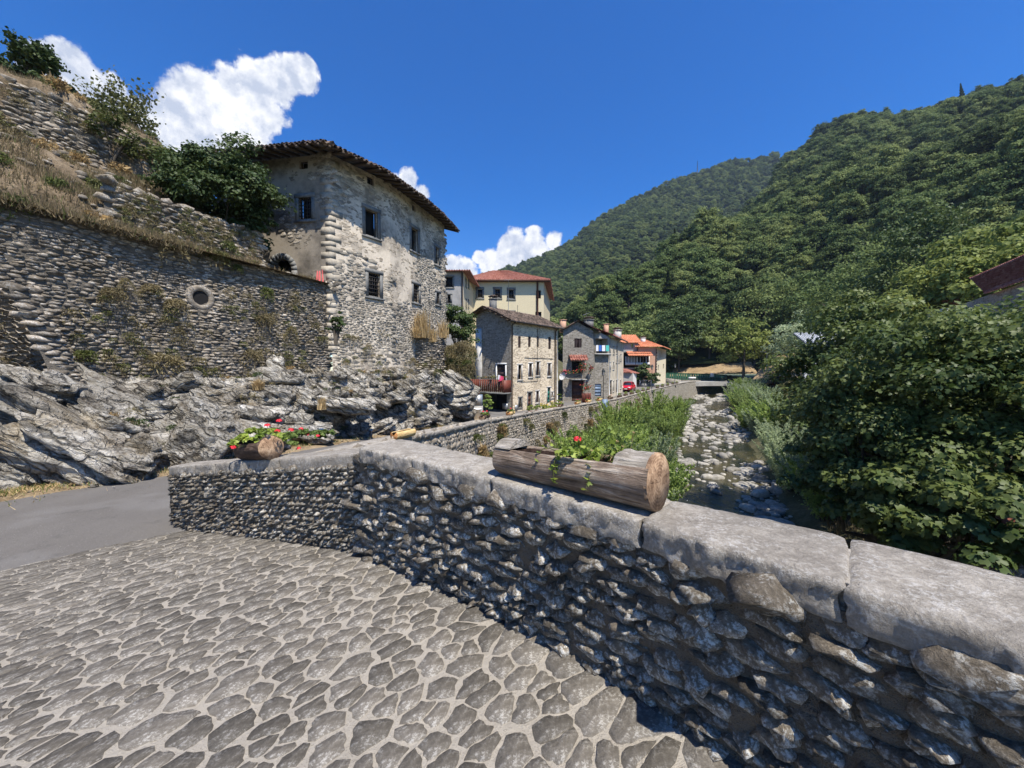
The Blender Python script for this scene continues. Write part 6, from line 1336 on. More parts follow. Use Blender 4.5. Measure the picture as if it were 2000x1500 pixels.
for i in range(46):
    y = rw_.uniform(6, 80); x = float(river_x(y)) + rw_.uniform(8, 17); s = rw_.uniform(.8, 1.6); T = thing('bush', 'low leafy bush on the steep right bank between willows and road', 'bush', (x, y, bed_z(x, y)), 'bushes on the right bank', rw_.uniform(0, 6)); T.scale = (s, s, s); link('foliage', BSH[i % 2], T)

# ------------------------------------------------------------- bush against the old house, other single shrubs
def leafy(name, label, c, R, rz, ncl, per, size, mat, seed, kind='leaf', cr=.3, cat='bush', lo=-.8):
    rg_ = np.random.default_rng(seed); P, Nn, t, _, _ = crown_points(R[0], R[1], rz, ncl, per, rg_, cr, lo, .35); T = thing(name, label, cat, (c[0], c[1], c[2] - rz)); P[:, 2] += rz; link('foliage', leaf_mesh('foliage', P, Nn, size, mat, rg_, kind, t, 1, .5), T)
    m = MB()
    for i in range(7): e = P[int(rg_.integers(len(P)))]; m.tube([(0, 0, -.3), e * (.4, .4, .5), e * .9], [.07, .04, .01], 5)
    link('stem', m.mesh('stem', M['trunk']), T); return T
leafy('dark_bush', 'big dark green bush growing against the left side of the derelict house', W(437, 378, 16.0), (2.1, 1.7), 1.75, 110, 170, .13, M['bush_leaf'], 61, cr=.32)
leafy('dark_bush', 'hanging lower lobe of dark green leaves beside the arched doorway', W(488, 432, 16.3), (.85, .8), 1.6, 50, 90, .13, M['bush_leaf'], 62, cr=.36)
leafy('oleander_bush', 'bright green bush between the derelict house and the first street house', W(893, 640, 30), (1.5, 1.5), 1.7, 60, 90, .17, M['bush_leaf'], 63)
leafy('wall_shrub', 'dark green shrub clinging to the wall at the corner of the derelict house', W(655, 636, 16.6), (.38, .3), .5, 26, 60, .09, M['bush_leaf'], 64)
leafy('garden_bush', 'round dark bush in front of the orange roofed house', W(1258, 732, 72), (2.3, 2), 2.0, 30, 60, .4, M['bush_leaf'], 65); leafy('garden_bush', 'clipped bush behind the little white gate', W(1269, 742, 74), (1.4, 1.4), 1.3, 20, 50, .35, M['bush_leaf'], 66)
leafy('porch_vine', 'leafy plant climbing under the red brown balcony', W(953, 783, 34.5), (.45, .4), .9, 24, 50, .14, M['willow_leaf'], 67)
# scraggly shrubs and trees on the skyline at the upper left
def scraggy(px, py, d, H, seed, mat, label, dens=900, size=.13, cat='shrub', name='scraggly_shrub'):
    rg_ = np.random.default_rng(seed); c = W(px, py, d); T = thing(name, label, cat, tuple(c)); m = MB(); P = []
    for i in range(16):
        a = rg_.uniform(0, 6.28); l = rg_.uniform(.25, .8); e = np.array([math.cos(a) * l * H * .6, math.sin(a) * l * H * .6, H * rg_.uniform(.55, 1.05)]); mid_ = e * np.array([.35, .35, .55]) + rg_.normal(size=3) * .05 * H; m.tube([(0, 0, -.3), mid_, e], [.03, .018, .004], 4)
        k = dens // 16; t = rg_.uniform(.25, 1, k)[:, None]; P.append(mid_ * (1 - t) + e * t + rg_.normal(size=(k, 3)) * .09 * H)
    P = np.concatenate(P); link('stem', m.mesh('stem', M['trunk']), T); link('foliage', leaf_mesh('foliage', P, rg_.normal(size=P.shape), size, mat, rg_), T); return T
scraggy(232, 285, 17.0, 2.5, 71, M['green_weed'], 'tall thin leaved bush standing up against the clouds on the slope', 1500); scraggy(272, 290, 18.5, 1.7, 72, M['green_weed'], 'slender shrub on the skyline right of the tall thin bush', 700)
scraggy(72, 165, 17.5, 1.7, 73, M['bush_leaf'], 'dark pointed conifer on the skyline at the far left', 2600, .16, 'tree', 'small_conifer')
leafy('skyline_bush', 'dark bush at the very top left corner of the slope', W(0, 150, 18), (1.0, 1.0), .9, 50, 80, .16, M['bush_leaf'], 74); 
for i, (px, py) in enumerate(((105, 172), (135, 188), (160, 200), (190, 222))): leafy('skyline_bush', ('dark bush right of the pointed conifer on the skyline', 'second dark bush along the skyline from the conifer', 'dark bush on the skyline above the broken wall', 'last dark bush on the skyline before the tall thin bush')[i], W(px, py + 8, 17.5), (.75, .7), .5, 30, 70, .15, M['bush_leaf'], 75 + i)
leafy('olive_scrub', 'yellow green scrub hanging over the broken upper wall', W(285, 320, 17.2), (1.7, 1.0), 1.0, 60, 70, .11, M['green_weed'], 81); leafy('olive_scrub', 'brown green scrub under the tall thin bush', W(215, 262, 15.6), (1.2, .9), .85, 40, 70, .10, M['green_weed'], 82)

# ------------------------------------------------------------- weeds growing on the walls
def tuft_mesh(R, n, mat, seed, hang=.2, size=.16, aspect=.22):
    rg_ = np.random.default_rng(seed); a = rg_.uniform(0, 6.28, n); el = rg_.uniform(-.3, 1.0, n); d = np.stack([np.cos(a), np.sin(a), el], -1); d /= np.linalg.norm(d, axis=1)[:, None]; t = rg_.uniform(.1, 1, n) ** .7
    C = d * (t * R)[:, None]; C[:, 2] -= hang * R * t ** 2 * 1.5; V, Fc, k = leaves(C, size * rg_.uniform(.5, 1.4, n), None, rg_, 'leaf', aspect, hang, d); return make_mesh('foliage', V, Fc, False, np.repeat(rg_.uniform(0, 1, n), k), [mat])
TUF = [tuft_mesh(.55, 520, M['dry_leaf'], 1, .5, .14), tuft_mesh(.5, 460, M['dry_leaf'], 2, .9, .13, .14), tuft_mesh(.42, 560, M['green_weed'], 3, .4, .11, .4), tuft_mesh(.4, 500, M['straw'], 4, .1, .26, .07), tuft_mesh(.35, 700, M['bush_leaf'], 5, .4, .09, .5)]
TREST = {}
def tuft(c, k, s, label, group=None, name='wall_weed', cat='weed'):
    if group and s < .74: TREST.setdefault(k, []).append((np.array(c), s, rw_.uniform(0, 6.28))); return
    o = link(name, TUF[k], None, tuple(c), (rw_.uniform(-.2, .2), rw_.uniform(-.2, .2), rw_.uniform(0, 6.28)), (s * .85, s * .85, s * rw_.uniform(1.0, 1.7))); o['label'] = label; o['category'] = cat
    if group: o['group'] = group
    return o
def on_rw(px, py, w=.1):
    u, z = hit(px, py, A0, A1); p, n = S_rw(np.array([u]), np.array([z])); return p[0] + n[0] * w
def on_house(px, py, A, B, w=.15):
    u, z = hit(px, py, A, B); A = np.array(A); B = np.array(B); D = (B - A) / np.hypot(*(B - A)); q = A + D * u + np.array([D[1], -D[0]]) * w; return np.array([q[0], q[1], z])
marked = [(322,700,0,1.25,'large dry brown shrub with reddish seed heads hanging just above the pale boulders'),(222,568,0,.75,'brown dry weed high on the retaining wall left of the drain'),(300,560,0,.7,'brown dry weed between the drain and the left brown weed'),(345,590,0,.8,'dark dry weed just left of the round drain hole'),(520,620,0,.95,'dark brown weed halfway between the drain and the derelict house'),(575,640,1,.8,'drooping dry weed left of the dark shrub on the wall'),(490,690,0,.9,'dark dry weed with a shadow over the tall white rock'),(340,460,1,1.0,'dark dead shrub hanging over the ledge above the drain'),(475,520,2,.55,'yellow green cushion plant on the ledge by the arched doorway'),(650,745,0,.8,'brown weed over the rock overhang'),(165,690,2,.7,'olive weed at the left of the retaining wall'),(250,545,1,.5,'small weed beside the brown dry weed')]
for px, py, k, s, lb in marked: tuft(on_rw(px, py, .2), k, s, lb)
for i in range(230):
    px, py = rw_.uniform(0, 640), rw_.uniform(560, 755)
    if rw_.uniform() > .35 + px / 900 or (abs(px - 400) < 45 and abs(py - 580) < 45): continue
    k = int(rw_.choice([0, 1, 2, 2, 0])); tuft(on_rw(px, py, .08), k, rw_.uniform(.3, .75), 'small dry or olive weed rooted in the joints of the retaining wall', 'small weeds in the retaining wall')
for i in range(46):
    px, py = rw_.uniform(665, 795), rw_.uniform(640, 760); tuft(on_house(px, py, WA, WB, .1), int(rw_.choice([0, 1, 2])), rw_.uniform(.25, .6), 'small dry weed on the rough footing of the derelict house', 'small weeds under the derelict house')
# straw grass and scrub beside the ruined pillar
rp2 = thing('ruined_pillar', 'short ruined dry stone pillar under the corner of the derelict house', 'wall', tuple(W(830, 740, 23.2))); pa, pb2 = W(806, 740, 23.0), W(851, 740, 23.6); zt0, zt1 = W(828, 742, 23.2)[2], W(828, 657, 23.2)[2]
S_pl = polyline_S(np.array([pa[:2], pb2[:2], pb2[:2] + (.3, 1.2)])); S_pl2 = polyline_S(np.array([pa[:2] + (-.2, 1.4), pa[:2]])); mb = MB()
for S_, L_ in ((S_pl, S_pl.length), (S_pl2, S_pl2.length)): mb.grid(surf_grid(S_, (0, L_), (zt0 - .4, zt1), 16, 16, .06, 3, 5))
mb.quad((*pa[:2], zt1), (*pb2[:2], zt1), (*(pb2[:2] + (.3, 1.2)), zt1), (*(pa[:2] + (-.2, 1.4)), zt1)); part('core', mb, M['wall_mortar'], rp2)
masonry(rp2, 'wall_stone', S_pl, (0, S_pl.length), (zt0 - .2, zt1 + .05), .30, .11, .02, .09, M['wall_stone'], K=8, seed=88, rough=.6, dome=.6, tilt=.5, n_ind=90)
def straw_clump(px, py, d, H, n, seed, label, spread=.35, mat='straw'):
    rg_ = np.random.default_rng(seed); c = W(px, py, d); a = rg_.uniform(0, 6.28, n); l = rg_.uniform(0, 1, n) * spread; b = rg_.normal(size=(n, 2)) * .11 * H; hh = H * rg_.uniform(.4, 1.05, n); m = MB(); w = .008 + .004 * H
    top_ = np.stack([b[:, 0] + np.cos(a) * l * hh, b[:, 1] + np.sin(a) * l * hh, hh * (1 - l * .25)], -1); mid_ = np.stack([b[:, 0] + np.cos(a) * l * hh * .35, b[:, 1] + np.sin(a) * l * hh * .35, hh * .6], -1); bot = np.stack([b[:, 0], b[:, 1], np.zeros(n)], -1); sd_ = np.stack([-np.sin(a), np.cos(a), 0 * a], -1) * w
    sd_ = rg_.normal(size=(n, 3)); sd_[:, 2] = 0; sd_ = sd_ / np.linalg.norm(sd_, axis=1)[:, None] * w
    V = np.stack([bot - sd_, bot + sd_, mid_ - sd_, mid_ + sd_, top_], 1); f4 = np.arange(n)[:, None] * 5 + np.array([0, 1, 3, 2]); f3 = np.arange(n)[:, None] * 5 + np.array([2, 3, 4]); me = make_mesh('dry_grass_clump', V.reshape(-1, 3), [f4, f3], False, np.repeat(rg_.uniform(0, 1, n), 5), [M[mat]])
    o = link('dry_grass_clump', me, None, tuple(c)); o['label'] = label; o['category'] = 'grass clump'; return o
straw_clump(824, 660, 23.0, 1.9, 230, 1, 'tall golden straw grass standing on top of the ruined pillar', .3); straw_clump(845, 668, 23.5, .9, 300, 2, 'shorter golden grass right of the tall straw', .5); straw_clump(865, 660, 24.5, 1.3, 200, 3, 'thin golden stalks in front of the bright green bush', .35)
straw_clump(505, 762, 12.6, .42, 300, 4, 'pale straw tuft on the rock below the dark weed', .8); straw_clump(630, 800, 12.0, .45, 160, 5, 'thin straw stalks over the rock overhang', .5); straw_clump(815, 660, 22.6, .8, 250, 6, 'straw drooping off the left edge of the ruined pillar', .9)
for i in range(70):
    px, py = rw_.uniform(855, 925), rw_.uniform(668, 735); tuft(W(px, py, rw_.uniform(24.5, 27.5)), int(rw_.choice([0, 0, 1, 2, 4])), rw_.uniform(.7, 1.3), 'brown and olive scrub below the bright green bush', 'scrub below the bright green bush')
for i in range(34):
    px, py = rw_.uniform(765, 860), rw_.uniform(700, 760); tuft(W(px, py, rw_.uniform(21.5, 24.0)), int(rw_.choice([0, 2, 1])), rw_.uniform(.4, .8), 'olive weed around the foot of the ruined pillar', 'weeds around the ruined pillar')
# weeds hanging on the embankment wall
def on_emb(u, dv, w=.12): p, n = S_emb(np.array([u]), np.array([5.2 - dv])); return p[0] + n[0] * w
for i in range(90):
    u = rw_.uniform(3, 60); dv = rw_.uniform(.3, 3.2); tuft(on_emb(u, dv), int(rw_.choice([0, 1, 2, 3, 2])), rw_.uniform(.5, 1.3), 'dry or olive weed hanging on the river side of the embankment wall', 'weeds on the embankment wall')

# ------------------------------------------------------------- grass (uncountable)
def grass(name, P, N0, mat, h, w, rng, lean=.6):
    n = len(P); a = rng.uniform(0, 6.28, n); hh = h * rng.uniform(.4, 1.4, n); ln = rng.uniform(0, lean, n); side = np.stack([np.cos(a), np.sin(a), 0 * a], -1) * (w * rng.uniform(.6, 1.4, n))[:, None]; b = rng.uniform(0, 6.28, n)
    tip = P + np.stack([np.cos(b) * ln * hh, np.sin(b) * ln * hh, hh], -1); V = np.stack([P - side, P + side, tip], 1).reshape(-1, 3); f = np.arange(n)[:, None] * 3 + np.arange(3)
    o = link(name, make_mesh(name, V, [f], False, np.repeat(rng.uniform(0, 1, n), 3), [mat]), None, kind='stuff'); return o
rgx = np.random.default_rng(91)
n = 120000; s = rgx.uniform(3, 17.6, n); o_ = rgx.uniform(.25, 8.6, n) ** 1.0; dens = fbm(P3(s * .9, o_ * 1.3, 0), 4, 17); k = (rgx.uniform(0, 1, n) < np.clip((dens - .38) * 4.5, 0, 1)) & ~((o_ > 5.9) & (o_ < 6.5)); P = slope_at(s[k], o_[k]); grass('dry_grass', P, None, M['dry_grass'], .19, .011, rgx)
n = 9000; s = rgx.uniform(4, 13, n); o_ = rgx.uniform(.1, 1.0, n); P = slope_at(s, o_); P += np.array([NW[0], NW[1], 0]) * rgx.uniform(0, .35, n)[:, None]; P[:, 2] -= rgx.uniform(0, .22, n); grass('ledge_grass', P, None, M['dry_grass'], .24, .010, rgx, 1.4)
for i in range(150):
    s_, oo_ = rgx.uniform(6, 15.5), rgx.uniform(.3, 8.3); c = slope_at(np.array([s_]), np.array([oo_]))[0]; tuft(c + (0, 0, .05), int(rgx.choice([0, 2, 2, 3, 1])), rgx.uniform(.5, 1.1), 'dry or olive tuft on the grassy slope above the retaining wall', 'tufts on the grassy slope')
for i in range(130):
    u_, z_ = rgx.uniform(.3, LU), rgx.uniform(14.2, 15.7); p_, n_ = S_up(np.array([u_]), np.array([z_])); tuft(p_[0] + n_[0] * .08, int(rgx.choice([0, 2, 1, 0])), rgx.uniform(.3, .61), 'weed on the upper terrace wall', 'weeds on the upper terrace wall')
for i in range(120):
    u_, z_ = rgx.uniform(.3, LT), rgx.uniform(17.9, 19.9); p_, n_ = S_tp(np.array([u_]), np.array([z_])); tuft(p_[0] + n_[0] * .08, int(rgx.choice([0, 2, 1, 0])), rgx.uniform(.3, .61), 'weed on the hilltop wall', 'weeds on the hilltop wall')
m = MB(); bs2 = [(np.array([v.co[:] for v in b.vertices]), np.array([p.vertices[:] for p in b.polygons])) for b in [make_mesh('t', *(lambda g: (g[0], [g[1]]))(rock_geo((1, .8, .6), 980 + i, 4, 1.4, .3))) for i in range(3)]]
for i in range(520):
    s_, o2 = rgx.uniform(5, 16.5), rgx.uniform(.2, 6.3)
    if vnoise(np.array([[s_ * .7, o2 * 1.1, 3.0]]), 8)[0] < .5: continue
    c = slope_at(np.array([s_]), np.array([o2]))[0]; V, Fq = bs2[i % 3]; r = .04 + .13 * rgx.uniform() ** 2.5; a = rgx.uniform(0, 6.28); R2 = np.array([[math.cos(a), -math.sin(a), 0], [math.sin(a), math.cos(a), 0], [0, 0, 1]]); m.add(V @ R2.T * r + c, [Fq], rgx.uniform())
link('slope_rubble', m.mesh('slope_rubble', M['wall_stone']), None, kind='stuff')
# verge along the rock foot
n = 40000; y = rgx.uniform(5, 26, n); w_ = rgx.exponential(.30, n); x = np.interp(y, RL[:, 1], RL[:, 0]) + w_ - .15; P = np.stack([x, y, street_z(y) + .06], -1); dn = fbm(P3(x, y, 0), 3, 5); P = P[dn > .42]; grass('verge_grass', P[::2], None, M['straw'], .07, .009, rgx, 2.0); grass('verge_green_grass', P[1::3], None, M['green_grass'], .08, .008, rgx, 1.0)
n = 60000; y = rgx.uniform(8, 80, n); u_ = rgx.uniform(.8, 1.0, n); x = E_x(y) + .6 + (river_x(y) - 3.8 - E_x(y)) * rgx.uniform(0, 1, n); z = np.array([0.0]); P = np.stack([x, y, river_z(y) - .35 + 1.2 * sstep(river_x(y) - x, 2.5 + .012 * y, 6 + .012 * y) + 1.0 * sstep(river_x(y) - x, 6 + .012 * y, 14.5 + .012 * y)], -1); P = P[fbm(P * .5, 3, 6) > .42]; grass('bank_grass', P, None, M['green_grass'], .55, .03, rgx, .8)
n = 60000; y = rgx.uniform(2, 85, n); q = rgx.uniform(5, 20, n); x = river_x(y) + q; h_ = 2.5 + .012 * y; P = np.stack([x, y, river_z(y) - .35 + sstep(q, h_, h_ + 2) * .9 + sstep(q, h_ + 1.5, h_ + 12) * (EYE - 2.9 - river_z(y) - .55)], -1); P = P[fbm(P * .4, 3, 7) > .46]; grass('right_bank_grass', P, None, M['dry_grass'], .45, .03, rgx, .8)
# creeping plants and fallen straw on the rocks
for i in range(320):
    k = int(rgx.uniform(20, nn_ - 3)) * 60 + int(rgx.uniform(3, 58)); tuft(fl[k] + (.1, -.05, .1), int(rgx.choice([0, 2, 4, 3, 0])), rgx.uniform(.25, .6), 'small weed growing between the pale boulders', 'weeds between the boulders')

for k, lst in TREST.items():     # the smallest weeds, past counting
    me = TUF[k]; V0 = np.zeros(len(me.vertices) * 3, np.float32); me.vertices.foreach_get('co', V0); V0 = V0.reshape(-1, 3); nf = len(me.polygons); F0 = np.zeros(nf * 3, np.int32); me.polygons.foreach_get('vertices', F0); F0 = F0.reshape(-1, 3); t0 = np.zeros(len(V0), np.float32); me.attributes['tint'].data.foreach_get('value', t0); m = MB(); F0 = F0.reshape(-1, 2, 3)[::4].reshape(-1, 3)
    for c, s, a in lst: R2 = np.array([[math.cos(a), -math.sin(a), 0], [math.sin(a), math.cos(a), 0], [0, 0, 1]]); m.add(V0 @ R2.T * (s * .85, s * .85, s * 1.4) + c, [F0], t0)
    link('small_weeds', m.mesh('small_weeds', me.materials[0]), None, kind='stuff')

# ------------------------------------------------------------- river boulders
RB_ = []
for i in range(6): V, Fq = rock_geo((1, rc.uniform(.65, .9), rc.uniform(.38, .55)), 900 + i, 8, .8, .20, 2.4); RB_.append(make_mesh('river_boulder', V, [Fq], True, np.full(len(V), i / 5), [M['river_stone']]))
cand = []
for i in range(1900):
    y = 13 + 82 * rgx.uniform() ** 1.1; q = rgx.uniform(-1, 1); h_ = 2.9 + .014 * y; side_ = rgx.uniform(); 
    q = (q * .9 if side_ < (.38 if y < 60 else .8) else (.45 + .75 * rgx.uniform() if side_ < .82 else -.6 - .75 * rgx.uniform())) * h_
    if vnoise(np.array([[y * .16, q * .45, 1.0]]), 3)[0] < (.44 if y < 60 else .42): continue
    r = .10 + .42 * rgx.uniform() ** 3.2 + .003 * y * .5; cand.append((float(river_x(y)) + q, y, r))
cand.sort(key=lambda c: -c[2] / c[1]); n_in = 290
for x, y, r in cand[:n_in]:
    z = max(float(river_z(y)) - r * .12, bed_z(x, y) + r * .05); o = link('river_boulder', RB_[int(rgx.integers(6))], None, (x, y, z), (0, 0, rgx.uniform(0, 6.28)), (r * rgx.uniform(.9, 1.35), r, r * rgx.uniform(1.0, 1.7))); o['label'] = ('small' if r < .25 else 'middling' if r < .4 else 'large') + ' pale boulder in the river ' + ('in the shade of the maples' if y < 24 else 'near the end of the shade' if y < 30 else 'in the nearer sunny reach' if y < 40 else 'in the middle reach' if y < 55 else 'below the farther street lamp' if y < 72 else 'close to the far bridge') + (' by the left bank' if x < float(river_x(y)) - 1 else ' by the right bank' if x > float(river_x(y)) + 1 else ' in mid stream'); o['category'] = 'boulder'; o['group'] = 'boulders in the river bed'
m = MB()
base_ = [(np.array([v.co[:] for v in b.vertices]), np.array([p.vertices[:] for p in b.polygons])) for b in [make_mesh('t', *(lambda g: (g[0], [g[1]]))(rock_geo((1, .8, .5), 950 + i, 4, .8, .2, 2.4))) for i in range(4)]]
for x, y, r in cand[n_in:]:
    V, Fq = base_[int(rgx.integers(4))]; a = rgx.uniform(0, 6.28); R2 = np.array([[math.cos(a), -math.sin(a), 0], [math.sin(a), math.cos(a), 0], [0, 0, 1]]); z = max(float(river_z(y)) - r * .1, bed_z(x, y) + r * .05); m.add(V @ R2.T * r + (x, y, z), [Fq], rgx.uniform())
link('river_stones', m.mesh('river_stones', M['river_stone'], True), None, kind='stuff')
# ------------------------------------------------------------- log planters
def log_parts(T, L, r0, r1, msid, mend, seed, e0=.15, e1=.20, cutz=.60, lids=True, soilm=True, nx=46, na=40, lidm='log_grey'):
    """hollowed log along local x, centred; T is the rotated Empty"""
    rg_ = np.random.default_rng(seed)
    def rad(x, th, f=1.0):
        p = P3(x * 2.0, np.cos(th) * 2.2, np.sin(th) * 2.2) + seed; g = fbm(np.stack([x.ravel() * 1.5, np.cos(th).ravel() * 9, np.sin(th).ravel() * 9], -1) + seed, 3, seed).reshape(x.shape)
        return (r0 + (r1 - r0) * (x / L + .5)) * f * (1 + .10 * (g - .5) + .05 * (vnoise(p.reshape(-1, 3), seed).reshape(x.shape) - .5))
    th0 = math.asin(cutz); m = MB()
    xs = np.linspace(-L / 2 + .004, L / 2 - .004, nx); th = np.linspace(math.pi - th0, 2 * math.pi + th0, na); X, TH = np.meshgrid(xs, th, indexing='ij'); R = rad(X, TH)
    G = np.stack([X, R * np.cos(TH), R * np.sin(TH)], -1); inner = 0
    ri = G.copy(); zc = G[:, 0, 2]; rimL = np.stack([xs, G[:, 0, 1] * .80, G[:, 0, 2]], -1); rimR = np.stack([xs, G[:, -1, 1] * .80, G[:, -1, 2]], -1); dn = np.array([0, 0, -.035])
    Gf = np.concatenate([(rimL + dn)[:, None], rimL[:, None], G, rimR[:, None], (rimR + dn)[:, None]], 1); m.grid(Gf, flip=True)
    link('log_body', m.mesh('log_body', msid, True), T)
    if soilm:
        ys_ = np.linspace(-.82, .82, 14); a, b = np.meshgrid(xs, ys_, indexing='ij'); rr_ = (r0 + (r1 - r0) * (a / L + .5)); Z = rr_ * cutz - .014 + (fbm(P3(a * 30, b * 3, 1).reshape(-1, 3), 3, 5).reshape(a.shape) - .5) * .02
        m = MB(); m.grid(np.stack([a, b * rr_ * math.cos(th0), Z], -1), flip=True); link('soil', m.mesh('soil', M['potting_soil'], True), T)
    for s_, rr_, nm in ((-1, r0, 'cut_end'), (1, r1, 'cut_end')):
        tt_ = np.linspace(0, 2 * math.pi, 41)[:-1] if lids else np.linspace(math.pi - th0, 2 * math.pi + th0, 34); x_ = np.full(len(tt_), s_ * (L / 2)); r_ = rad(x_ * .99, tt_, .985); ring = np.stack([x_, r_ * np.cos(tt_), r_ * np.sin(tt_)], -1); m = MB()
        back = ring.copy(); back[:, 0] -= s_ * .02; back[:, 1:] *= 1.01; n = len(tt_); j = np.arange(n - (0 if lids else 1)); j2 = (j + 1) % n
        c = np.array([[s_ * (L / 2 + .002), 0, -.0]]); V = np.concatenate([ring, back, c]); f = [np.stack([j, j2, np.full(len(j), 2 * n)], 1)[:, ::s_], np.stack([j, j + n, j2 + n, j2], 1)[:, ::s_]]
        m.add(V, f); link(nm, m.mesh(nm, mend), T)
    if lids:
        for a_, b_, k in ((-L / 2 + .012, -L / 2 + e0, 0), (L / 2 - e1, L / 2 - .012, 1)):
            xs2 = np.linspace(a_, b_, 12); th = np.linspace(th0 - .02, math.pi - th0 + .02, 18); X, TH = np.meshgrid(xs2, th, indexing='ij'); R = rad(X, TH, 1.0) + (.008 if k == 0 else 0.0) - .012 * k
            if k == 1: R = R + .045 * np.maximum(0, fbm(P3(X * 14, np.cos(TH) * 2, np.sin(TH) * 2).reshape(-1, 3), 4, 9).reshape(X.shape) - .38)
            G = np.stack([X, R * np.cos(TH), R * np.sin(TH) + .003], -1); m = MB(); m.grid(G)
            for e_ in (0, -1): m.poly([tuple(q) for q in G[e_]])
            m.quad(G[0, 0], G[-1, 0], G[-1, -1], G[0, -1]); link('lid', m.mesh('lid', M[lidm], True), T)
M['log_grey'] = wood_log('grey_weathered_lid', (.12, .095, .07), (.34, .30, .24), (.54, .49, .42))
def flower_mesh(mat, seed, R=.022, n=16):
    rg_ = np.random.default_rng(seed); d = rg_.normal(size=(n, 3)); d /= np.linalg.norm(d, axis=1)[:, None]; d[:, 2] = np.abs(d[:, 2]) * .7; V, Fc, k = leaves(d * R, R * .95, d, rg_, 'leaf', 1.5); return make_mesh('flower', V, Fc, False, np.repeat(rg_.uniform(0, 1, n), k), [mat])
def stem_path(rng, p, d, n=7, ln=.3, droop=.5):
    pts = [np.array(p, float)]; d = np.array(d, float)
    for i in range(n): d = d / np.linalg.norm(d); pts.append(pts[-1] + d * ln / n); d = d + rng.normal(size=3) * .22 + np.array([0, 0, -droop / n * (i + 1) * .6])
    return np.array(pts)
def place_log(name, label, A, B, z_rest, r0, r1, msid, mend, seed, group=None, **kw):
    A, B = np.array(A, float), np.array(B, float); L = float(np.hypot(*(B - A))); c = (A + B) / 2; rz = math.atan2(B[1] - A[1], B[0] - A[0])
    T = thing(name, label, 'planter', (c[0], c[1], z_rest + (r0 + r1) / 2), group); T.rotation_euler = (0, -math.atan2(r1 - r0, L) * 1.0, rz); log_parts(T, L, r0, r1, msid, mend, seed, **kw); return T, L, rz
T, Lg1, rz1 = place_log('log_planter', 'long weathered hollow log planter with trailing geranium, nearest on the bridge parapet', (-.055, 2.62), (.735, 1.905), EYE - .702, .116, .146, M['log_side'], M['log_end'], 5)
# trailing geranium as its own plant in the log
g1 = thing('geranium_plant', 'straggly geranium with one red flower trailing over the near log planter', 'plant', tuple(W(1130, 893, 2.22))); rg1 = np.random.default_rng(17); base = np.array(g1.location); st = MB(); lp = []
dB = np.array([.74, -.67, 0]); nF = np.array([-.67, -.74, 0])
specs = [(W(1140, 893, 2.2), (.1, -.5, .6), .22, 2.4), (W(1120, 893, 2.24), (-.5, -.5, .5), .26, 2.6), (W(1110, 890, 2.26), (-.3, -.6, .4), .30, 3.0), (W(1150, 895, 2.18), (.2, -.5, .5), .26, 2.8), (W(1170, 900, 2.14), (0, -.6, .5), .22, 2.6), (W(1090, 885, 2.3), (-.6, -.2, .6), .2, 1.4),
         (W(1150, 893, 2.2), (.9, -.2, .5), .22, .8), (W(1170, 898, 2.15), (1, -.5, .7), .22, .9), (W(1120, 893, 2.25), (.1, .2, 1), .16, .2), (W(1160, 893, 2.2), (.5, .3, 1), .20, .4), (W(1185, 905, 2.1), (.6, 0, 1), .20, .5), (W(1200, 905, 2.08), (.5, .2, .9), .18, .6), (W(1160, 897, 2.16), (-.1, -.6, .5), .27, 2.5), (W(1130, 893, 2.22), (.4, -.6, .5), .32, 2.8), (W(1105, 890, 2.28), (.2, -.6, .5), .24, 2.6), (W(1145, 893, 2.2), (.7, .1, .8), .26, .7), (W(1165, 897, 2.16), (-.8, .1, .8), .24, .7), (W(1140, 893, 2.22), (-.3, .2, 1), .2, .4), (W(1180, 903, 2.1), (.2, -.6, .4), .2, 2.0), (W(1100, 888, 2.3), (-.2, .3, 1), .14, .6)]
for i, (p, d, ln, dr_) in enumerate(specs):
    pth_ = stem_path(rg1, p, d, 9, ln, dr_); st.tube(pth_, np.linspace(.0035, .0018, len(pth_)), 5, rg1.uniform()); k = 9 if dr_ > 1.5 else 5
    for q in np.linspace(3 if dr_ < 1.5 else 4, 9, k): lp.append(np.array([np.interp(q, range(10), pth_[:, c_]) for c_ in range(3)]) + rg1.normal(size=3) * .014)
for i in range(120): lp.append(W(rg1.uniform(1095, 1215), 893 + rg1.uniform(-12, 4) + 0, rg1.uniform(2.08, 2.28)) + (0, 0, rg1.uniform(0, .03)))
link('stem', st.mesh('stem', M['green_weed'], True, base), g1)
LEAVES = []
for i in range(3): V, Fc, k = leaves(np.zeros((1, 3)), .042, np.array([[0, 0, 1.]]), np.random.default_rng(i), 'maple'); LEAVES.append(make_mesh('leaf', V, Fc, False, np.full(len(V), i / 3 + .1), [M['geranium_leaf']]))
for p in lp:
    s_ = rg1.uniform(.55, 1.25); link('leaf', LEAVES[int(rg1.integers(3))], g1, p - base, tuple(rg1.uniform(-.9, .9, 2)) + (rg1.uniform(0, 6.28),), (s_, s_, s_))
fl1 = W(1128, 858, 2.16); m = MB(); m.tube([W(1124, 893, 2.22), W(1131, 875, 2.18), fl1], .0022, 5); link('flower_stalk', m.mesh('flower_stalk', M['green_weed'], True, base), g1); link('flower', flower_mesh(M['red_flower'], 3, .020, 18), g1, fl1 - base)
for px, py in ((1155, 880), (1205, 862), (1216, 872), (1237, 845)):
    m = MB(); e = W(px, py, 2.08); m.tube([W(px - 14, 900, 2.12), (W(px - 14, 900, 2.12) + e) / 2 + (.01, 0, .005), e], .0016, 4); link('dry_stalk', m.mesh('dry_stalk', M['straw'], True, base), g1); link('dry_flower', flower_mesh(M['straw'], 4, .008, 8), g1, e - base)

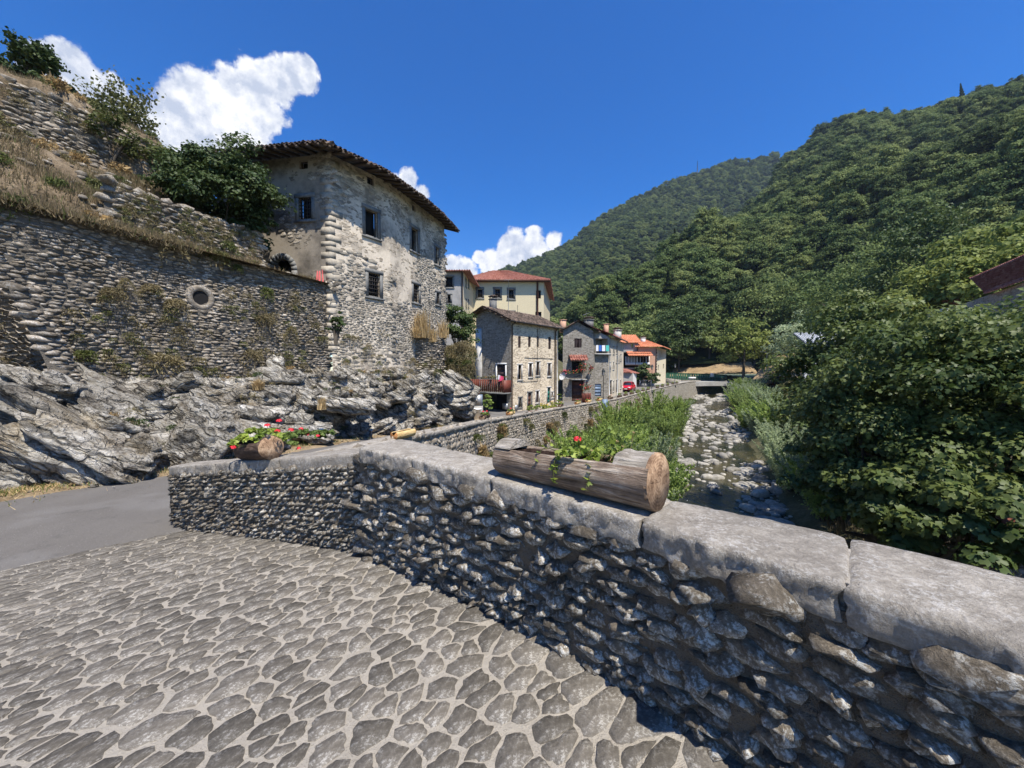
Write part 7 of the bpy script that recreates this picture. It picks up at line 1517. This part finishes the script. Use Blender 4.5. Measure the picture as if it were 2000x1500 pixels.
pl2 = W(531, 877, 4.30); T2, _, _ = place_log('log_planter', 'short dark log planter full of red geraniums on the low wing wall', (-3.38, 4.86), (-2.74, 4.36), float(wtop(1.9)), .135, .135, M['log_dark'], M['log_end'], 8, lids=True, lidm='log_dark', e0=.08, e1=.12, cutz=.55); T2.location.z = float(wtop(2.07)) + .128; T2.rotation_euler.y = -.147
def geranium(label, c, R, nl, fl, seed, name='geranium_plant', mat='geranium_leaf', size=.05, fmat='red_flower', fR=.03):
    rg_ = np.random.default_rng(seed); T_ = thing(name, label, 'plant', tuple(c)); P, Nn, t, _, _ = crown_points(R[0], R[1], R[2], max(8, nl // 40), 40, rg_, .42, -.5, .3); P[:, 2] += R[2] * .5; Nn[:, 2] += .6
    link('foliage', leaf_mesh('foliage', P, Nn, size, M[mat], rg_, 'maple', t, 1, .3), T_); fm_ = flower_mesh(M[fmat], seed, fR, 16)
    for f_ in fl:
        f_ = np.array(f_, float); m = MB(); m.tube([np.array([f_[0] * .6, f_[1] * .6, 0.0]), f_ * (.9, .9, .6), f_], fR * .1, 4); link('flower_stalk', m.mesh('flower_stalk', M['green_weed']), T_); link('flower', fm_, T_, f_, (0, 0, rg_.uniform(0, 6)))
    return T_
def fl_at(c, lst, d): return [W(x, y, d) - np.array(c) for x, y in lst]
c2 = W(503, 864, 4.65); geranium('bushy yellow green geranium with red flowers growing out of the wing wall log', c2, (.36, .22, .13), 900, fl_at(c2, [(545, 822), (522, 831), (542, 842), (568, 840), (455, 874)], 4.3), 21, size=.042, fR=.026)
c2b = W(600, 862, 5.2); geranium('darker green geranium right of the wing wall log', c2b, (.36, .25, .13), 900, fl_at(c2b, [(588, 838), (601, 849), (620, 852), (583, 876)], 5.0), 22, size=.045, mat='green_grass', fR=.025)
c2c = W(478, 872, 4.75); geranium('yellow green leaves spilling over the left end of the wing wall log', c2c, (.20, .16, .10), 350, [], 23, size=.042)

# ------------------------------------------------------------- planters and flowers along the street coping
def on_coping(px, off=0.0):
    us_ = np.linspace(.3, S_e0.length - .3, 3000); p, n = S_e0(us_, np.zeros_like(us_)); p = p - n * (.22 + off); p[:, 2] = e_top(us_); x, y = px_of(p); i = int(np.argmin(np.abs(x - px))); j = min(i + 5, len(p) - 1); d = p[j] - p[i - 5]; return p[i], d / np.linalg.norm(d)
street = [(786, 'fresh', .95, .115, 'pale freshly cut log planter lying on the street coping nearest the bridge'), (947, 'dark', 1.1, .15, 'dark bark log planter on the coping in front of the red brown balcony'), (997, 'fresh', .9, .16, 'orange cut log planter at the corner of the first street house'), (1095, 'dark', .8, .16, 'small dark log planter on the coping by the end of the first street house'),
          (1128, 'fresh', .8, .17, 'orange log planter on the coping before the brown garage door'), (1149, 'fresh', .8, .18, 'orange log planter on the coping before the lattice flower box'), (1171, 'fresh', .9, .19, 'orange log planter just left of the nearer street lamp'), (1192, 'dark', .9, .19, 'log planter just right of the nearer street lamp')]
for i, (px, kd, ln, r, lb) in enumerate(street):
    p, d = on_coping(px); a = p[:2] - d[:2] * ln / 2; b = p[:2] + d[:2] * ln / 2
    if px == 786: a, b = W(769, 848, 9.35)[:2], W(806, 840, 10.0)[:2]
    place_log('log_planter', lb, b, a, p[2], r, r, M['log_fresh' if kd == 'fresh' else 'log_dark'], M['fresh_end' if kd == 'fresh' else 'log_end'], 30 + i, 'log planters on the street coping', lids=False, cutz=.72 if px == 786 else .6, nx=14, na=18)
    if px > 900: geranium('small flowers in the ' + ' '.join(lb.split()[:12]), p + (0, 0, r * 1.5), (.28, .2, .12), 120, [(0.1, 0, .2), (-.1, .05, .18)] if i % 2 else [(0, 0, .2)], 40 + i, name='planter_flowers', size=.08, fR=.05, fmat='red_flower' if i % 3 else 'pink_flower')
for i, px in enumerate((1210, 1222, 1234, 1245, 1256, 1266, 1284, 1294, 1304, 1314, 1322)):
    p, d = on_coping(px); T_ = thing('flower_box', f'small flower trough on the far street coping' , 'planter', tuple(p), 'flower troughs on the far coping', math.atan2(d[1], d[0])); m = MB(); m.bx(-.5, .5, -.14, .14, 0, .24); link('trough', m.mesh('trough', M['log_dark']), T_); rg_ = np.random.default_rng(i)
    P = rg_.uniform((-.45, -.15, .22), (.45, .15, .5), (60, 3)); link('leaves', leaf_mesh('leaves', P, rg_.normal(size=P.shape), .12, M['geranium_leaf'], rg_), T_)
for i, px in enumerate((1118,)): pass

# flower pots at the foot of the first street house
pot = MB(); th = np.linspace(0, 2 * math.pi, 15); pot.grid(np.array([[(math.cos(t) * r, math.sin(t) * r, z) for t in th] for r, z in ((.001, .0), (.14, 0), (.19, .28), (.215, .28), (.215, .34), (.18, .34), (.17, .30), (.001, .30))])); POT = pot.mesh('pot', M['terracotta'], True)
pots = [(1059, 803, 'yellow flowering pot plant left of the green door'), (1066, 801, 'pot of yellow flowers right below the green door'), (1077, 799, 'pot of orange yellow flowers by the downpipe'), (1085, 798, 'small green pot plant at the house end'), (1049, 806, 'low green pot plant beside the window'), (1036, 810, 'grey green cushion of succulents in front of the brown door'), (1092, 790, 'tall green plant at the corner of the first street house')]
for i, (px, py, lb) in enumerate(pots):
    p, _ = on_coping(px, 1.2); c = np.array([p[0], p[1], float(street_z(p[1]))]); T_ = thing('flower_pot', lb, 'potted plant', tuple(c), None); link('pot', POT, T_); rg_ = np.random.default_rng(60 + i); h = .3 if i < 6 else .9
    P, Nn, t, _, _ = crown_points(.28, .28, h, 10, 24, rg_, .5, -.5, .3); P[:, 2] += .34 + h * .5; link('leaves', leaf_mesh('leaves', P, Nn, .10, M['geranium_leaf'], rg_, 'leaf', t), T_)
    if i in (0, 1, 2):
        P = P[::9] * (1.05, 1.05, 1.08); link('flowers', leaf_mesh('flowers', P, rg_.normal(size=P.shape), .10, M['yellow_flower'] if 'yellow_flower' in M else M.setdefault('yellow_flower', flat_mat('yellow_petals', (.85, .48, .03), .6)), rg_), T_)
# things by the porch: white tank, cabinets, cactus
c = W(930, 818, 27.5); zt_ = float(street_z(27.5)); T_ = thing('white_tub', 'white plastic tub with rim at the foot of the rocks before the balcony house', 'tub', (c[0], c[1], zt_)); m = MB(); m.grid(np.array([[(math.cos(t) * r, math.sin(t) * r, z) for t in th] for r, z in ((.001, 0), (.27, 0), (.34, .72), (.40, .72), (.40, .80), (.33, .80), (.32, .70), (.001, .70))])); link('tub', m.mesh('tub', M['white_paint'], True), T_)
c = W(934, 782, 29.5); zt_ = float(street_z(29.5)); T_ = thing('utility_cabinet', 'blue grey utility cabinet on a stone plinth with a spiky potted plant on top', 'cabinet', (c[0], c[1], zt_)); m = MB(); m.bx(-.32, .32, -.2, .2, .9, 1.75); link('body', m.mesh('body', M['blue_metal']), T_); m = MB(); m.bx(-.35, .35, -.22, .22, 0, .9); link('plinth', m.mesh('plinth', M['concrete']), T_)
m = MB(); m.bx(-.29, .29, -.225, -.205, .95, 1.7); link('door', m.mesh('door', M['galv']), T_)
T_ = thing('spiky_plant', 'spiky aloe plant in a red pot on the utility cabinet', 'potted plant', (c[0], c[1], zt_ + 1.75)); link('pot', POT, T_, (0, 0, 0), (0, 0, 0), (.7, .7, .7)); rg_ = np.random.default_rng(3); m = MB()
for i in range(22): a = rg_.uniform(0, 6.28); e = rg_.uniform(.3, 1); m.tube([(0, 0, .2), (math.cos(a) * .22 * e, math.sin(a) * .22 * e, .5), (math.cos(a) * .5 * e, math.sin(a) * .5 * e, .75 - .2 * e)], [.03, .02, .003], 4, rg_.uniform())
link('leaves', m.mesh('leaves', M['willow_leaf']), T_)
# flowers on the balconies
for i, (px, py, d, R, lb, fm_) in enumerate(((1118, 726, 46.9, (1.5, .3, .3), 'red flowering geraniums along the black balcony railing', 'red_flower'), (1140, 716, 46.9, (.7, .4, .7), 'tall red flowers at the right end of the black balcony', 'red_flower'), (1146, 757, 46.5, (.6, .4, .45), 'red flowers in the lattice box beside the brown garage door', 'red_flower'), (1102, 728, 46.8, (.4, .3, .3), 'hanging geranium left of the black balcony', 'pink_flower'), (1154, 720, 47.6, (.25, .2, .3), 'pink hanging basket on the corner of the grey gable', 'pink_flower'), (966, 737, 36.0, (1.9, .2, .14), 'green plants along the top of the red brown rail', 'pink_flower'))):
    c = W(px, py, d); rg_ = np.random.default_rng(i); T_ = thing('balcony_flowers', lb, 'flowers', tuple(c)); P = rg_.normal(size=(150, 3)) * np.array(R) * .5; link('leaves', leaf_mesh('leaves', P, rg_.normal(size=P.shape), .16, M['green_weed'], rg_), T_); P = P[:45 if i != 5 else 4] * (1, 1, 1) + (0, -.12, .06); link('flowers', leaf_mesh('flowers', P, rg_.normal(size=P.shape), .15, M[fm_], rg_), T_)
c = W(1146, 770, 46.4); T_ = thing('lattice_box', 'brown wooden lattice flower box beside the garage door', 'planter', (c[0], c[1], EYE - 3.9)); m = MB()
for i in range(6): m.bx(-.45 + i * .18 - .05, -.45 + i * .18 + .05, -.05, 0, .05, 1.25)
for z in (.3, .95): m.bx(-.5, .55, -.02, .02, z, z + .07)
m.bx(-.5, .5, .04, .5, .1, 1.1); link('lattice', m.mesh('lattice', M['red_wood']), T_)
c = W(979, 739, 35.2); m = MB(); g = np.linspace(-1, 1, 7); a, b = np.meshgrid(g, g, indexing='ij'); m.grid(np.stack([a * .22, .04 * np.sin(a * 5) + b * .02, b * .22 * (1 - .3 * a)], -1)); o = link('hanging_cloth', m.mesh('hanging_cloth', M['cloth_red'], True), None, tuple(c)); o['label'] = 'crimson and white cloth hung over the red brown balcony rail'; o['category'] = 'cloth'
m = MB(); m.grid(np.stack([a * .12 - .2, .04 * np.sin(a * 5), b * .2 + .1], -1)); link('white_part', m.mesh('white_part', M['cloth_white'], True), o)

# ------------------------------------------------------------- street lamps
def street_lamp(px, H, s, label, off=0.0):
    p, d = on_coping(px, off); zb_ = p[2] - .6; T_ = thing('street_lamp', label, 'street lamp', (p[0], p[1], zb_), 'old style street lamps'); m = MB(); m.tube([(0, 0, 0), (0, 0, .5), (0, 0, .52), (0, 0, H)], [.09, .08, .05, .035], 8); m.tube([(0, 0, .9), (0, 0, 1.0)], .07, 8); m.bx(-.18, .18, -.15, .15, 0, .35); link('post', m.mesh('post', M['lamp_metal'], True), T_)
    m = MB(); r0, r1, h0, h1 = .11, .20, H + .05, H + .5
    for k in range(4):
        a0 = math.pi / 4 + k * math.pi / 2; m.tube([(math.cos(a0) * r0, math.sin(a0) * r0, h0), (math.cos(a0) * r1, math.sin(a0) * r1, h1)], .016, 4)
    th4 = [math.pi / 4 + k * math.pi / 2 for k in range(5)]; m.grid(np.array([[(math.cos(t) * r, math.sin(t) * r, z) for t in th4] for r, z in ((.25, h1), (.12, h1 + .18), (.05, h1 + .22), (.02, h1 + .36))])); m.bx(-r0, r0, -r0, r0, H, H + .06); link('lantern', m.mesh('lantern', M['lamp_metal']), T_)
    m = MB(); m.grid(np.array([[(math.cos(t) * r * .9, math.sin(t) * r * .9, z) for t in th4] for r, z in ((r0, h0), (r1, h1))])); link('glass', m.mesh('glass', M['frost']), T_); return T_
M['frost'] = flat_mat('frosted_glass', (.55, .5, .42), .3)
pz, _ = on_coping(1177); street_lamp(1178, 2.55 + .9, 1, 'nearer black street lamp standing in front of the laundry house', -.35)
street_lamp(1273, 3.7, 1, 'farther black street lamp in front of the orange roofed house', -.25); street_lamp(1318, 3.6, 1, 'farthest small black lamp at the street end near the far bridge', -.2)
p = W(1178, 795, 41.0); m = MB(); m.bx(-.28, .28, -.2, .2, -1.0, .5); q = on_coping(1181, -.45)[0]; o = link('meter_cabinet', m.mesh('meter_cabinet', M['blue_metal']), None, (q[0], q[1], q[2] - .3)); o['label'] = 'grey meter cabinet at the foot of the nearer street lamp'; o['category'] = 'cabinet'

# ------------------------------------------------------------- cars
def car(name, label, loc, rz, paint, Lc=3.9, Wd=1.7):
    T_ = thing(name, label, 'car', loc, None, rz); m = MB(); h = Wd / 2      # local +x is the front
    st_ = [(-1.95, .35, .80, .92), (-1.85, .28, .95, .97), (-1.3, .22, 1.0, 1.0), (0, .20, .98, 1.0), (.9, .22, .96, 1.0), (1.45, .25, .86, .97), (1.85, .30, .72, .90), (1.97, .38, .60, .82)]
    G = []
    for x, z0, z1, wf in st_:
        w = h * wf; G.append([(x, -w, z0), (x, -w * 1.0, (z0 + z1) / 2), (x, -w * .97, z1 - .08), (x, -w * .86, z1), (x, 0, z1 + .03), (x, w * .86, z1), (x, w * .97, z1 - .08), (x, w, (z0 + z1) / 2), (x, w, z0), (x, 0, z0 - .02), (x, -w, z0)])
    G = np.array(G); m.grid(G); m.poly([tuple(q) for q in G[0][:-1]]); m.poly([tuple(q) for q in G[-1][:-1]]); link('body', m.mesh('body', paint, True), T_)
    cab = [(-1.75, .95, .72), (-1.25, 1.42, .60), (-.2, 1.50, .60), (.35, 1.42, .60), (1.05, .93, .74)]; m = MB(); G = np.array([[(x, -h * .9 * (.98 if 0 < i < 4 else 1), .9), (x, -h * wf_ * 1.12, z), (x, h * wf_ * 1.12, z), (x, h * .9, .9)] for i, (x, z, wf_) in enumerate(cab)]); m.grid(G); link('cabin_glass', m.mesh('cabin_glass', M['glass']), T_)
    m = MB(); G = np.array([[(x, -h * .68, z + .02), (x, 0, z + .05), (x, h * .68, z + .02)] for x, z in ((-1.3, 1.42), (-.7, 1.48), (-.2, 1.5), (.36, 1.42))]); m.grid(G)
    for s_ in (-1, 1):
        m.tube([(1.05, s_ * h * .84, .93), (.36, s_ * h * .68, 1.43), (-.2, s_ * h * .68, 1.5), (-1.3, s_ * h * .68, 1.42), (-1.78, s_ * h * .80, .95)], .035, 4); m.tube([(-.25, s_ * h * .9, .92), (-.25, s_ * h * .70, 1.48)], .035, 4)
    link('roof', m.mesh('roof', paint), T_)
    for x in (-1.25, 1.22):
        for s_ in (-1, 1):
            wm_ = MB(); wm_.tube([(x, s_ * h * .82, .31), (x, s_ * h * 1.005, .31)], .31, 16); w = link('wheel', wm_.mesh('wheel', M['tyre']), T_); wm_ = MB(); wm_.tube([(x, s_ * h * .9, .31), (x, s_ * h * 1.02, .31)], .19, 12); link('rim', wm_.mesh('rim', M['galv']), w)
    for s_ in (-1, 1):
        q = MB(); q.box((1.86, s_ * h * .62, .66), (.09, s_ * -.03, 0), (0, .17, 0), (0, 0, .08)); link('headlight', q.mesh('headlight', M['headlight']), T_); q = MB(); q.box((.75, s_ * h * 1.08, .98), (.06, 0, 0), (0, .1, 0), (0, 0, .07)); link('mirror', q.mesh('mirror', paint), T_)
    q = MB(); q.box((1.985, 0, .42), (.01, 0, 0), (0, .26, 0), (0, 0, .06)); link('number_plate', q.mesh('number_plate', M['white_paint']), T_); q = MB(); q.box((1.96, 0, .56), (.03, 0, 0), (0, .45, 0), (0, 0, .05)); link('grille', q.mesh('grille', M['dark']), T_); return T_
c = W(1227, 757, 62); car('parked_car', 'bright red car parked nose towards us beside the pale street houses', (c[0], c[1], float(street_z(62)) + .02), math.atan2(-1, -.55), M['car_red'])
c = W(1545, 748, 88); ZR = EYE - 2.6; car('parked_car', 'white car half hidden by leaves on the right bank road', (c[0], c[1], ZR), math.radians(200), M['car_white'])

# ------------------------------------------------------------- far bridge and what stands around it
fb = thing('far_bridge', 'low concrete road bridge crossing the river in the distance', 'bridge', (45, 88, EYE - 3)); mb = MB(); A = W(1328, 748, 88)[:2]; B = W(1475, 752, 92)[:2]; zA, zB = EYE - 2.75, EYE - 2.95; n = 14; d = B - A; nrm = np.array([-d[1], d[0]]) / np.hypot(*d); G = []
for i in range(n + 1):
    t = i / n; q = A + d * t; z = zA + (zB - zA) * t + .25 * math.sin(t * math.pi); q2 = q + nrm * 6; G.append([(*q, z - .95), (*q, z), (*q, z + .04), (*q2, z + .04), (*q2, z - .75)])
mb.grid(np.array(G)); part('deck', mb, M['concrete'], fb); mb = MB()
for t in (-.02, .98): q = A + d * t; mb.box((*(q + nrm * 3), EYE - 5.2), (*(d / np.hypot(*d) * .8), 0), (*(nrm * 3), 0), (0, 0, 2.0))
part('abutment', mb, M['gable_stone'], fb); mb = MB()
for i in range(26):
    q = A + d * i / 25 + nrm * 5.9; mb.box((*q, zA + .45), (.03, 0, 0), (0, .03, 0), (0, 0, .5))
q0, q1 = A + nrm * 5.9, B + nrm * 5.9; mb.tube([(*q0, zA + .95), (*q1, zB + .95)], .03, 4); mb.tube([(*q0, zA + .5), (*q1, zB + .5)], .02, 4); part('railing', mb, M['iron'], fb)
def net_fence(name, label, pts, h, mat, step=2.0, cat='fence'):
    T_ = thing(name, label, cat, tuple(pts[0])); 
    for i in range(len(pts) - 1):
        a, b = np.array(pts[i], float), np.array(pts[i + 1], float); m = MB(); k = 10; dd_ = (b - a)
        for j in range(k): q0 = a + dd_ * (j + .12) / k; q1 = a + dd_ * (j + .88) / k; m.quad(q0, q1, q1 + (0, 0, h), q0 + (0, 0, h), random.random())
        m.quad(a + (0, 0, h * .8), b + (0, 0, h * .8), b + (0, 0, h), a + (0, 0, h)); part('panel', m, mat, T_); m = MB(); m.box(a + (0, 0, h / 2), (.05, 0, 0), (0, .05, 0), (0, 0, h / 2 + .1)); part('post', m, M['iron'], T_)
    return T_
net_fence('orange_barrier', 'orange plastic mesh barrier by the white car', [W(1507, 752, 84), W(1520, 751, 84), W(1533, 750, 84)], 1.0, M['orange_net'])
net_fence('green_fence', 'low green net fence at the foot of the brown slope', [W(1300, 741, 97), W(1345, 742, 98), W(1390, 743, 99), W(1420, 745, 100)], 1.7, M['green_net'])
sw = thing('far_road_wall', 'dark low stone wall of the road behind the far bridge', 'wall', tuple(W(1300, 750, 92))); mb = MB(); pth_ = [W(1300, 740, 92), W(1330, 744, 94), W(1400, 745, 97), W(1470, 747, 98)]
for a, b in zip(pth_, pth_[1:]): c_ = (a + b) / 2; dd_ = (b - a) / 2; mb.box(c_ - (0, 0, .5), dd_, (.1, .25, 0), (0, 0, .75))
part('stonework', mb, M['gable_stone'], sw)
c = W(1497, 745, 84); T_ = thing('tall_lamp_post', 'tall galvanised lamp post right of the far bridge', 'street lamp', tuple(c)); m = MB(); top_ = W(1497, 688, 84)[2] - c[2]; m.tube([(0, 0, -1), (0, 0, top_ * .95), (-.15, 0, top_), (-.9, 0, top_ + .1)], [.10, .07, .06, .05], 6); link('post', m.mesh('post', M['galv'], True), T_); m = MB(); m.box((-1.1, 0, top_ + .08), (.3, 0, 0), (0, .12, 0), (0, 0, .06)); link('lamp_head', m.mesh('lamp_head', M['galv']), T_)
for i, (px, py) in enumerate(((1391, 735), (1352, 741))):
    c = W(px, py, 96); T_ = thing('road_sign', ('white road sign on a pole above the far bridge', 'low white notice board behind the far bridge')[i], 'sign', tuple(c)); m = MB(); m.box((0, 0, .3), ((.45, .9)[i], 0, 0), (0, .03, 0), (0, 0, (.45, .3)[i])); link('panel', m.mesh('panel', M['white_paint']), T_); m = MB(); m.tube([(0, .05, -1.6), (0, .05, .3)], .04, 5); link('pole', m.mesh('pole', M['galv']), T_)
c = W(1255, 745, 72); T_ = thing('garden_gate', 'small white garden gate with posts before the orange roofed house', 'gate', (c[0], c[1], float(street_z(72)))); m = MB(); m.bx(-.6, -.4, -.1, .1, 0, 1.5); m.bx(1.5, 1.7, -.1, .1, 0, 1.5); link('posts', m.mesh('posts', M['white_paint']), T_); m = MB()
for i in range(8): m.bx(-.3 + i * .23, -.24 + i * .23, -.02, .02, .1, 1.2)
m.bx(-.4, 1.5, -.03, .03, 1.1, 1.17); link('bars', m.mesh('bars', M['galv']), T_)
c = W(1275, 748, 72.5); T_ = thing('garden_wall', 'low pale wall along the street before the orange roofed house', 'wall', (c[0], c[1], float(street_z(72)))); m = MB(); m.box((-.2, 0, .25), (2.4, .9, 0), (.06, -.15, 0), (0, 0, .3)); link('stonework', m.mesh('stonework', M['concrete']), T_)
# terrace roof fragment at the lower right edge
c = W(1990, 1060, 9.0); T_ = thing('garden_shed_roof', 'bit of tiled shed roof below the maple at the lower right edge', 'roof', tuple(c)); mb = MB(); tile_slope(mb, c + (-.1, -.3, 0), c + (2, -.6, .1), c + (2, .8, .6), c + (.1, .8, .5), sp=.22, row=.3, amp=.05); part('tiles', mb, M['red_tile'], T_); mb = MB(); mb.box(c + (1.1, .5, -1.7), (.9, -.1, 0), (.1, .6, 0), (0, 0, 1.6)); part('wall', mb, M['gable_stone'], T_)

# ------------------------------------------------------------- thin summer haze
hm = bpy.data.materials.new('haze'); hm.use_nodes = True; hn = hm.node_tree; hn.nodes.clear(); ho = hn.nodes.new('ShaderNodeOutputMaterial'); pv = hn.nodes.new('ShaderNodeVolumePrincipled')
pv.inputs['Color'].default_value = (.62, .78, 1.0, 1); pv.inputs['Density'].default_value = .00013; pv.inputs['Anisotropy'].default_value = .2; hn.links.new(pv.outputs[0], ho.inputs['Volume'])
m = MB(); m.bx(-1500, 1500, -1500, 1560, -4.5, 520); link('haze', m.mesh('haze', hm), None, kind='stuff')
